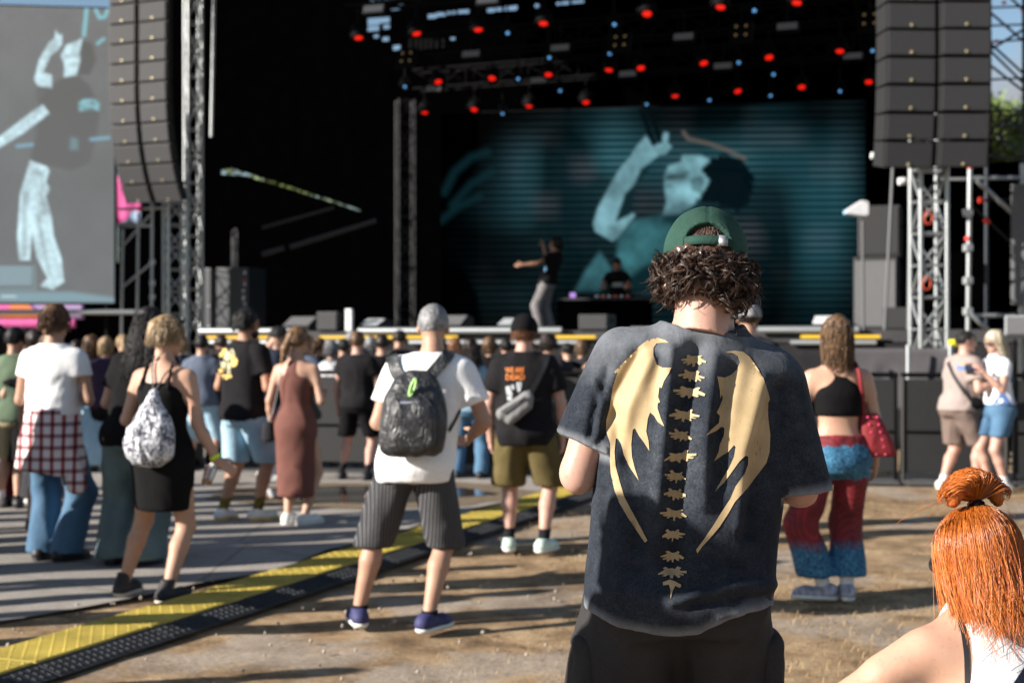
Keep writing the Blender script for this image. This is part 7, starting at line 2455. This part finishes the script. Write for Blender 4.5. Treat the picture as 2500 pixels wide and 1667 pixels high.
# -- woman in patterned red trousers
rp_, rpn, rpb = nm('red trousers with blue lace print')
s3 = nd(rpn, 'ShaderNodeSeparateXYZ'); rpn.links.new(coord(rpn), s3.inputs[0])
vv = coord(rpn); wob = noise(rpn, vv, 11, 4, .7)
zt = math_n(rpn, 'ADD', s3.outputs[2], math_n(rpn, 'MULTIPLY', wob, .10))
lace = ramp(rpn, noise(rpn, vv, 62, 4, .75), [(.38, (.006, .025, .07)), (.52, (.02, .12, .23)), (.68, (.08, .28, .40))])
rdd = ramp(rpn, noise(rpn, vv, 9, 3), [(.3, (.10, .004, .010)), (.7, (.24, .010, .018))])
vr = nd(rpn, 'ShaderNodeTexVoronoi'); vr.inputs['Scale'].default_value = 3.2; rpn.links.new(vv, vr.inputs['Vector'])
rings = math_n(rpn, 'SINE', math_n(rpn, 'MULTIPLY', vr.outputs['Distance'], 60.0))
rdd = mixc(rpn, .5, rdd, ramp(rpn, rings, [(.4, (.35, .35, .4)), (.9, (1.2, 1.2, 1.2))]), 'MULTIPLY')
msk = ramp(rpn, zt, [(.0, (1, 1, 1)), (.345, (1, 1, 1)), (.42, (0, 0, 0)), (.775, (0, 0, 0)), (.785, (1, 1, 1)), (.985, (1, 1, 1)), (.99, (0, 0, 0))])
rpn.links.new(mixc(rpn, msk, rdd, lace), rpb.inputs['Base Color']); rpb.inputs['Roughness'].default_value = .8; bump(rpn, rpb, noise(rpn, coord(rpn, (1, 1, .4)), 14, 4), .5, .02)
qx, qy = (2045 - CX) / FPX * 8.5, 8.5
trm = person('person', 'woman with half-tied brown hair in a black crop top and patterned red trousers', qx, qy, 1.70, R(4), sex='f', build=1.02, res=.0135, head=(2, 0, 0), skin_m=SK_L, lean=(.0, .0),
             arms=(((-.30, -.05, -1), (.45, .9, .1)), ((.24, -.02, -1), (.10, .35, -1))), legs=((-.07, .04, 70), (.065, .03, 8)),
             top=dict(type='tank', name='crop_top', mat=BLK, st=[(.650, .086, .064), (.69, .090, .070), (.73, .094, .073), (.76, .080, .066), (.79, .062, .056), (.815, .060, .050), (.832, .054, .040)], hemcut=False, wr=.003,
                      cutfn=lambda p: (lambda X, Y, Z: np.where(np.abs(X) < .036 * p.H, Z - (.795 + 9 * (X / p.H)**2) * p.H, -1.0))),
             bottom=dict(type='pants', mat=rp_, loose=.024, wt=.102, wk=.098, wb=.118, hem=.085, waist=.585, flare=.015, wr=.014, wsc=(9, 9, 3)), shoes=shoe(plain('white shoe with navy stripes', (.30, .30, .36), .6, 0, .7, 24), SH_W, sock=SK_W, sockh=.10),
             hair=dict(style='long', mat=H_BR, t=.014, L=.22, w=.085, amp=.007, locks=260, r=.0036, wave=.006, per=.10))
rbg = empty('tote_bag', PX(2140, 1108, 8.5)); tag(rbg, 'dark red beaded tote bag on the shoulder of the woman in red trousers', 'bag')
rm = plain('dark red velvet', (.17, .006, .010), .75, 0, .3, 22, .3); q = PX(2132, 1058, 8.48)
tb = sdf_part('bag_body', rbg, q - (.22, .14, .22), q + (.24, .14, .22), .009, lambda f: f.loft([(q[2] - .135, q[0] + .035, q[1], .095, .05), (q[2] - .10, q[0] + .03, q[1], .105, .06), (q[2] + .02, q[0], q[1], .085, .055), (q[2] + .12, q[0] - .03, q[1], .055, .035)], 0, 3.0), rm, .006)
pk = plain('pink beads', (.55, .03, .12), .4)
for i in range(12):
    o = link('bead', _shared.setdefault('bead', np_mesh('bead', iv * .009, ifc)), rbg, pk); t = (i % 6) / 5
    o.location = Vector(q - np.array(rbg.location)) + Vector((-.045 + .05 * t + (.055 if i > 5 else 0), -.052, .10 - .22 * t))
hp = [PX(2108, 1010, 8.46), PX(2105, 960, 8.42), PX(2096, 905, 8.40), PX(2088, 886, 8.48), PX(2090, 900, 8.6), PX(2104, 960, 8.6), PX(2110, 1010, 8.55)]
v, f = tubes(np.array(hp)[None] - np.array(rbg.location), np.full(7, .013), 8); mobj('handle', v, f, rm, rbg)

# -- couple at the right
tx, ty = (2338 - CX) / FPX * 14.9, 14.9
tau = person('person', 'short-haired man in taupe shirt and shorts turning right beside the barrier', tx, ty, 1.66, R(-70), build=1.20, belly=.03, res=.016, head=(-18, -4, 0), skin_m=SK_P, lean=(.03, .05),
             arms=(((-.5, .3, -.8), (-.2, 1, .2)), ((.35, -.15, -1), (.1, 1, .35))), legs=((-.08, -.13, 8), (.10, .16, 8, .0)), top=dict(type='tee', mat=TAUPE, loose=.018, drape=.105, ddepth=.10, hem=.50, sleeve=.66, sw=.026), bottom=dict(type='shorts', mat=TAUPE2, hem=.28, loose=.016, wt=.108, wb=.092),
             shoes=shoe(SH_W, SH_W, sock=SK_W, sockh=.10), hair=dict(style='short', mat=H_BK, t=.004, amp=.002, line=.03, locks=100, L=.03, r=.003))
mb2 = empty('sling_bag', PX(2378, 1000, 14.8)); tag(mb2, 'black sling bag across the man in taupe', 'bag')
strap(tau, 'strap', [(2316, 885), (2328, 915), (2350, 950), (2372, 980)], .04, SH_B, thick=.006, wroot=mb2)
q = PX(2378, 985, 14.72)
sdf_part('pouch', mb2, q - .2, q + .2, .012, lambda f: f.ell(q, (.10, .06, .07), 0), BLK, .006)
blx, bly = (2440 - CX) / FPX * 14.7, 14.7
wp_, wpn, wpb = nm('white tee with blue shape'); vv = coord(wpn)
wpn.links.new(mixc(wpn, ramp(wpn, noise(wpn, vv, 5.0, 2), [(.52, (0, 0, 0)), (.56, (1, 1, 1))]), (.76, .76, .78), (.07, .13, .30)), wpb.inputs['Base Color']); wpb.inputs['Roughness'].default_value = .9
bln = person('person', 'platinum blonde woman in sunglasses and denim shorts facing the man in taupe', blx, bly, 1.66, R(104), sex='f', build=1.06, res=.0155, head=(0, -14, 0), skin_m=SK_P, lean=(.0, .03),
             arms=(((-.25, .35, -1), (.25, .7, .75)), ((.25, .35, -1), (-.25, .7, .75))), legs=((-.11, .0, 8), (.11, .05, 8)), top=dict(type='tee', mat=wp_, loose=.016, drape=.095, hem=.545, sleeve=.45, sw=.02), bottom=dict(type='shorts', mat=DN_B, hem=.345, loose=.014, wt=.104, wb=.100),
             shoes=shoe(SH_W, SH_W, sock=SK_W, sockh=.10), hair=dict(style='long', mat=H_PL, t=.014, L=.30, w=.09, amp=.006, locks=260, r=.004, wave=.004))
sg = Fld((-.10, -.06, -.03), (.10, .13, .05), .006)
for sd in (-1, 1): sg.ell((sd * .033, .098, .012), (.028, .010, .020), 0); sg.cap((sd * .06, .088, .016), (sd * .08, -.01, .014), .005, .005, .004)
v, f = sg.mesh(); bln.fin('sunglasses', v @ bln.HR.T + bln.hc, f, SH_B)
bx2 = empty('food_box', bln.M @ ((bln.J[-1]['wr'] + bln.J[1]['wr']) / 2 + np.array([0, .10, .05])) + bln.T); tag(bx2, 'open snack tray held by the blonde woman', 'food tray')
box('tray', (0, 0, 0), (.15, .12, .05), plain('blue card', (.10, .16, .34), .6), bx2, (0, 0, .4), .006); box('snack', (0, 0, .03), (.11, .08, .03), plain('fried snack', (.5, .28, .08), .7), bx2, (0, 0, .4), .012)
lil = empty('paper_bag', PX(2412, 1060, 14.95)); tag(lil, 'lilac and orange printed paper bag between the couple', 'bag')
lp, ln_, lb = nm('lilac and orange print'); vv = coord(ln_, (3, 3, 3), (0, R(40), 0)); s3 = nd(ln_, 'ShaderNodeSeparateXYZ'); ln_.links.new(vv, s3.inputs[0])
ln_.links.new(ramp(ln_, math_n(ln_, 'FRACT', math_n(ln_, 'ADD', s3.outputs[2], .4)), [(0, (.45, .30, .72)), (.45, (.75, .50, .22)), (.75, (.50, .38, .75))], 'CONSTANT'), lb.inputs['Base Color'])
o = prism('bag_body', [(-.13, .02), (.03, -.12), (.19, .44), (.02, .50)], .10, lp, lil, bev=.008)
v, f = tubes(np.array([[(.03, 0, .46), (.05, 0, .58), (.12, 0, .58), (.15, 0, .44)]]), np.full(4, .005), 6); mobj('handle', v, f, WHT, lil)

# ------------------------------------------------------------------ performer and DJ
sgx, sgd = (1335 - CX) / FPX * 26.5, 26.5
sng = person('person', 'singer on stage in black shirt and grey trousers leaning back with a microphone', sgx, sgd, 1.74, R(62), z=STZ + .01, lean=(.0, -.16), build=.98, res=.014, head=(4, 34, 0), skin_m=SK_D, group='performers',
             arms=(((-.55, .5, -.35), (-.5, .95, -.1)), ((.10, .75, -.12), (-.22, .12, 1.0))), legs=((-.09, .07, 10), (.09, -.05, 10)), top=dict(type='tee', mat=BLK, loose=.022, drape=.105, hem=.50, sleeve=.5, sw=.02), bottom=dict(type='pants', mat=fabric('grey loose trousers', (.17, .16, .165), .35), loose=.02, wt=.105, wk=.10, wb=.095, wr=.014),
             shoes=shoe(SH_B, SH_W), hair=dict(style='short', mat=H_BK, t=.028, amp=.010, freq=50, line=.005, locks=160, L=.05, r=.006))
bpr = plain('sky blue round print', (.20, .52, .85), .6)
decal(sng, 'shirt_print', [[(1326 + 8 * math.cos(k * .524), 656 + 9 * math.sin(k * .524)) for k in range(12)]], bpr, 4, .006)
mcp = sng.M @ (sng.J[1]['wr'] + np.array([.0, .05, .07])) + sng.T
mc = empty('microphone', mcp); tag(mc, 'black hand microphone held to the singer\'s mouth', 'microphone')
mdv = nrm(sng.M @ (sng.hc + sng.HR @ np.array([0, .13, -.05])) + sng.T - mcp)
rod('grip', -mdv * .14, mdv * .06, .016, SH_B, mc); o = link('head', np_mesh('mic_head', iv * .032, ifc), mc, M['spklight']); o.location = Vector(mdv * .08)
djx = (1508 - CX) / FPX * 28.4
dj_ = person('person', 'DJ in black shirt and black cap bent low behind the table', djx, 28.4, 1.70, R(172), z=STZ + .01, hipz=.62, lean=(0, .22), build=1.0, res=.015, head=(0, -30, 0), skin_m=SK_D, group='performers', sit=True,
             arms=(((-.3, .6, -.8), (.1, 1, -.1)), ((.3, .6, -.8), (-.1, 1, -.1))), legs=((-.12, .12, 10), (.12, .12, 10)), top=dict(type='tee', mat=BLK, loose=.02, hem=.5, sleeve=.55), bottom=dict(type='pants', mat=BLK), shoes=shoe(SH_B, SH_B), hair=dict(style='short', mat=H_BK, t=.016))
decal(dj_, 'shirt_print', [[(1496, 690), (1524, 690), (1526, 700), (1494, 700)]], plain('white chest lettering', (.5, .52, .55), .6), 5, .006)

# ------------------------------------------------------------------ people further back in the crowd
def extra(label, px, py, H=1.7, yaw=0, **k):
    x_, y_ = at(px, py)
    k.setdefault('res', .025); k.setdefault('skin_m', SK_L); k.setdefault('legs', ((-.09 * H, .0, 12), (.09 * H, .02, 12)))
    return person('person', label, x_, y_, H, R(yaw), **k)


TEE = lambda m, **k: dict(type='tee', mat=m, loose=.022, drape=.108, hem=.48, sleeve=.55, sw=.022, **k)
SHO = lambda m, h=.28, **k: dict(type='shorts', mat=m, hem=h, loose=.018, wt=.106, wb=.102, **k)
PNT = lambda m, **k: dict(type='pants', mat=m, loose=.018, wt=.105, wk=.095, wb=.09, **k)
SHH = lambda m, **k: dict(dict(style='short', mat=m, t=.009, amp=.005, locks=60, L=.03, r=.004, line=.022), **k)
extra('man in a sage green shirt and khaki shorts near the left edge', 35, 1240, 1.68, -8, top=TEE(GRN), bottom=SHO(KHK, .27), shoes=shoe(SH_W, SH_W, sock=SK_W), hair=SHH(H_BK), head=(-10, -4, 0))
extra('person in a loose black coat and shorts left of the man in white', 84, 1240, 1.66, 14, top=dict(type='tee', mat=BLK, loose=.03, drape=.12, hem=.26, sleeve=.7, sw=.03), bottom=SHO(BLK, .25), shoes=shoe(SH_B, SH_B, sock=SK_B, sockh=.05), hair=SHH(H_DK), arms=(ARM_FRONT_L, ARM_FRONT_R))
extra('dark-haired person in dark red trousers cut off by the left edge', -8, 1235, 1.70, 0, sex='f', top=TEE(BLK), bottom=PNT(fabric('dark red cotton', (.10, .008, .016), .2)), shoes=shoe(SH_B, SH_B), hair=dict(style='long', mat=H_BK, t=.014, L=.16, locks=160, r=.005))
extra('person in white leggings mostly hidden behind the man in white', 120, 1298, 1.62, 6, sex='f', top=TEE(CHAR), bottom=SHO(SK_W, .16), shoes=shoe(plain('black and pink shoe', (.06, .02, .03), .6), SH_S, sock=SK_B, sockh=.03), hair=SHH(H_BR))
extra('curly-haired woman in a navy top and long pale denim skirt', 222, 1150, 1.60, -12, sex='f', top=TEE(NAVY), bottom=dict(type='skirt', mat=DN_L, st=[(.05, .145, .13), (.2, .135, .12), (.4, .118, .105), (.52, .108, .09), (.6, .085, .068)]), shoes=shoe(SH_W, SH_W), hair=dict(style='bob', mat=H_BR, t=.03, L=.14, w=.11, amp=.014, freq=40, locks=240, r=.006, wave=.014, per=.05))
extra('light-haired person in a dark purple top and black shorts', 258, 1152, 1.60, 6, sex='f', top=TEE(fabric('dark purple cotton', (.035, .022, .045), .2)), bottom=SHO(BLK, .27), shoes=shoe(SH_B, SH_B, sock=SK_B, sockh=.14), hair=dict(style='bob', mat=H_BL, t=.016, L=.12, locks=160, r=.005))
extra('person in a slate blue shirt and light jeans behind the woman in black', 492, 1150, 1.62, -6, top=TEE(SLATE), bottom=SHO(DN_L, .2), shoes=shoe(SH_W, SH_W), hair=SHH(H_BK), arms=(ARM_FRONT_L, ARM_FRONT_R))
extra('man with shaved sides in navy bending his head beside the printed shirt', 650, 1172, 1.72, -72, top=TEE(NAVY), bottom=SHO(DN_D, .27), shoes=shoe(SH_W, SH_W, sock=SK_W, sockh=.12), hair=SHH(H_BK, line=.025), head=(-10, -34, 0), skin_m=SK_M, lean=(0, .10), arms=(ARM_FRONT_L, ARM_FRONT_R))
extra('woman in a white and blue top behind the brown dress', 690, 1148, 1.62, 0, sex='f', top=TEE(wp_), bottom=SHO(DN_D, .27), shoes=shoe(SH_W, SH_W), hair=SHH(H_BK))
extra('grey-haired woman in a white and black top left of the tall dark-shirted man', 808, 1140, 1.56, -30, sex='f', top=dict(type='tee', mat=plain('white and black block cloth', (.35, .35, .36), .9, 0, .95, 5), loose=.02, drape=.1, hem=.5, sleeve=.6), bottom=SHO(fabric('slate shorts', (.05, .06, .085), .2), .25), shoes=shoe(plain('teal shoe', (.06, .22, .22), .6), SH_W), hair=dict(style='bob', mat=H_GY, t=.014, L=.10, locks=200, r=.004))
extra('man in a faded black shirt and black shorts right of the brown dress', 872, 1172, 1.66, -16, build=1.06, top=TEE(BLK2), bottom=SHO(BLK, .29), shoes=shoe(SH_B, SH_B, sock=SK_B, sockh=.15), hair=SHH(H_BR), legs=((-.20, .02, 10), (.13, -.02, 14)), skin_m=SK_P)
extra('dark-haired man in black with denim shorts behind the backpack wearer', 932, 1160, 1.63, -8, top=TEE(BLK), bottom=SHO(DN_B, .34), shoes=shoe(SH_W, SH_W, sock=SK_W, sockh=.08), hair=SHH(H_DK))
extra('dark-haired person in black between the grey-haired woman and the man in faded black', 838, 1132, 1.58, 10, top=TEE(BLK), bottom=PNT(BLK), shoes=shoe(SH_B, SH_B), hair=SHH(H_BK))
extra('woman with long curly dark hair in denim right of the backpack wearer', 1148, 1168, 1.56, -8, sex='f', top=TEE(denim('washed denim shirt', (.12, .22, .33), (.26, .38, .48))), bottom=PNT(DN_B, wr=.014), shoes=shoe(SH_B, SH_B), hair=dict(style='wavy', mat=H_DK, t=.03, L=.26, w=.13, amp=.014, freq=35, locks=260, r=.006, wave=.015, spread=.5), legs=((-.16, .02, 10), (.12, 0, 10)))
extra('curly dark-haired person with a raised forearm right of the black cap', 1338, 1150, 1.62, -30, top=TEE(CHAR), bottom=PNT(BLK), shoes=shoe(SH_B, SH_B), hair=dict(style='short', mat=H_DK, t=.03, amp=.012, freq=45, locks=200, L=.07, r=.006), arms=(ARM_FRONT_L, ((.5, .6, -.4), (.3, .6, .6))))
extra('person in a dark top behind the black-capped man at the barrier', 1235, 1128, 1.58, 0, top=TEE(NAVY), bottom=PNT(DN_D), shoes=shoe(SH_B, SH_B), hair=SHH(H_BK))
extra('small dark-haired person between the man in white and the long-haired person', 186, 1130, 1.56, 0, top=TEE(BLK), bottom=PNT(BLK), shoes=shoe(SH_B, SH_B), hair=SHH(H_DK))
for i_, (px, py, H_, m1, m2, hm, lb) in enumerate([(60, 1160, 1.62, NAVY, DN_D, H_BK, 'dark-haired onlooker in navy behind the green shirt'), (150, 1142, 1.60, BLK, BLK, H_DK, 'dark-clad onlooker behind the left shoulder of the man in white'),
        (300, 1140, 1.66, CHAR, DN_D, H_DK, 'onlooker in charcoal behind the long-haired person'), (440, 1142, 1.58, NAVY, BLK, H_BK, 'onlooker in navy left of the slate blue shirt'), (540, 1138, 1.64, BLK, DN_B, H_DK, 'onlooker in black left of the printed shirt'),
        (615, 1134, 1.6, CHAR, BLK, H_BR, 'onlooker in charcoal just behind the bending man'), (748, 1132, 1.57, SLATE, DN_D, H_DK, 'onlooker in slate just right of the brown dress'), (905, 1130, 1.55, NAVY, BLK, H_BK, 'onlooker in navy at the barrier left of the backpack'),
        (575, 1128, 1.62, BLK, BLK, H_BR, 'onlooker in black at the barrier behind the printed shirt'), (668, 1126, 1.66, CHAR, BLK, H_BK, 'tall onlooker in charcoal at the barrier near the brown dress'), (778, 1127, 1.6, BLK, DN_D, H_DK, 'onlooker in black at the barrier left of the grey-haired woman'), (860, 1124, 1.62, NAVY, BLK, H_BR, 'onlooker in navy hidden behind the man in faded black'), (975, 1126, 1.64, CHAR, DN_D, H_DK, 'onlooker in charcoal behind the backpack wearer'), (1110, 1124, 1.66, NAVY, BLK, H_BK, 'onlooker in navy behind the denim woman'), (1290, 1126, 1.63, BLK, BLK, H_DK, 'onlooker in black hidden behind the black cap'), (1420, 1124, 1.6, CHAR, BLK, H_BR, 'onlooker in charcoal hidden by the left sleeve of the winged shirt'), (110, 1130, 1.64, SLATE, BLK, H_BK, 'onlooker in slate behind the head of the man in white'), (385, 1134, 1.62, BLK, BLK, H_DK, 'onlooker in black between the long-haired person and the woman in black'),
        (1075, 1132, 1.60, CHAR, BLK, H_DK, 'onlooker in charcoal left of the denim woman'), (1195, 1134, 1.62, BLK, DN_D, H_BR, 'onlooker in black just left of the black cap'), (1385, 1134, 1.6, BLK, DN_D, H_BK, 'onlooker in black beside the elbow of the winged-shirt man')]):
    hst = [SHH(hm), dict(style='long', mat=random.choice((H_BR, H_BL, H_DK, H_RB)), t=.012, L=.20, locks=70, r=.006, wave=.008), dict(style='pony', mat=random.choice((H_BR, H_BL, H_RB)), t=.010, locks=50, L=.04, r=.004), dict(style='bob', mat=random.choice((H_BR, H_BL, H_GY)), t=.016, L=.11, locks=70, r=.006)][i_ % 4]
    extra(lb, px, py, H_ + random.uniform(-.07, .07), random.uniform(-25, 25), res=.028, hands=False, top=TEE(m1), bottom=PNT(m2), shoes=shoe(SH_B, SH_B), hair=hst, sex='m' if i_ % 4 == 0 else 'f', head=(random.uniform(-25, 25), random.uniform(-15, 5), 0), arms=(ARM_FRONT_L, ARM_FRONT_R))
gcap = extra('man in a pale grey cap half hidden by the shoulder of the winged-shirt man', 1826, 1290, 1.87, -10, top=TEE(CHAR), bottom=PNT(DN_D), shoes=shoe(SH_B, SH_B), hair=SHH(H_DK), head=(0, -4, 0))
cf = Fld((-.13, -.15, .0), (.13, .20, .18), .010); h_ = gcap.hs
cf.ell((0, -.012 * h_, .03 * h_), (.104 * h_, .124 * h_, .119 * h_), 0); cf.ell((0, .14 * h_, .05 * h_), (.07, .07, .012), .01); cf.cut(lambda X, Y, Z: .0 - Z)
v, f = cf.mesh(); gcap.fin('cap', v @ gcap.HR.T + gcap.hc, f, fabric('pale grey cap cotton', (.24, .24, .25), .35))

# ------------------------------------------------------------------ people standing just outside the left of the picture (their shadows reach into it)
nmz = ['nearest', 'second', 'third', 'fourth', 'fifth', 'sixth', 'seventh', 'eighth', 'ninth', 'tenth', 'eleventh', 'twelfth', 'thirteenth', 'fourteenth', 'fifteenth', 'sixteenth']
ys_ = [5.4, 7.1, 7.55, 8.15, 8.6, 9.1, 9.5, 9.95, 10.4, 10.8, 11.3, 11.8, 12.3, 12.9, 13.6, 14.3]
for i, y_ in enumerate(ys_):
    x_ = -.36 * y_ - random.uniform(.45, 1.3) if i else -4.55
    person('person', f'bystander outside the left edge whose shadow crosses the paving, {nmz[i]} to the camera', x_, y_, random.uniform(1.62, 1.84), R(random.uniform(-30, 30)), res=.04, skin_m=SK_M, hands=False, top=TEE(random.choice((BLK2, WHT, NAVY, GRN, CHAR))), bottom=PNT(random.choice((DN_D, DN_B, BLK))), shoes=shoe(SH_B, SH_B), hair=dict(style='short', mat=H_DK, t=.011), group='people outside the left edge')
person('person', 'tall bystander outside the left edge whose shadow falls on the winged shirt', -1.40, 2.76, 1.90, R(-20), res=.016, skin_m=SK_M, hands=False, build=1.2, top=TEE(BLK), bottom=PNT(DN_D), shoes=shoe(SH_B, SH_B), hair=SHH(H_DK), group='people outside the left edge')
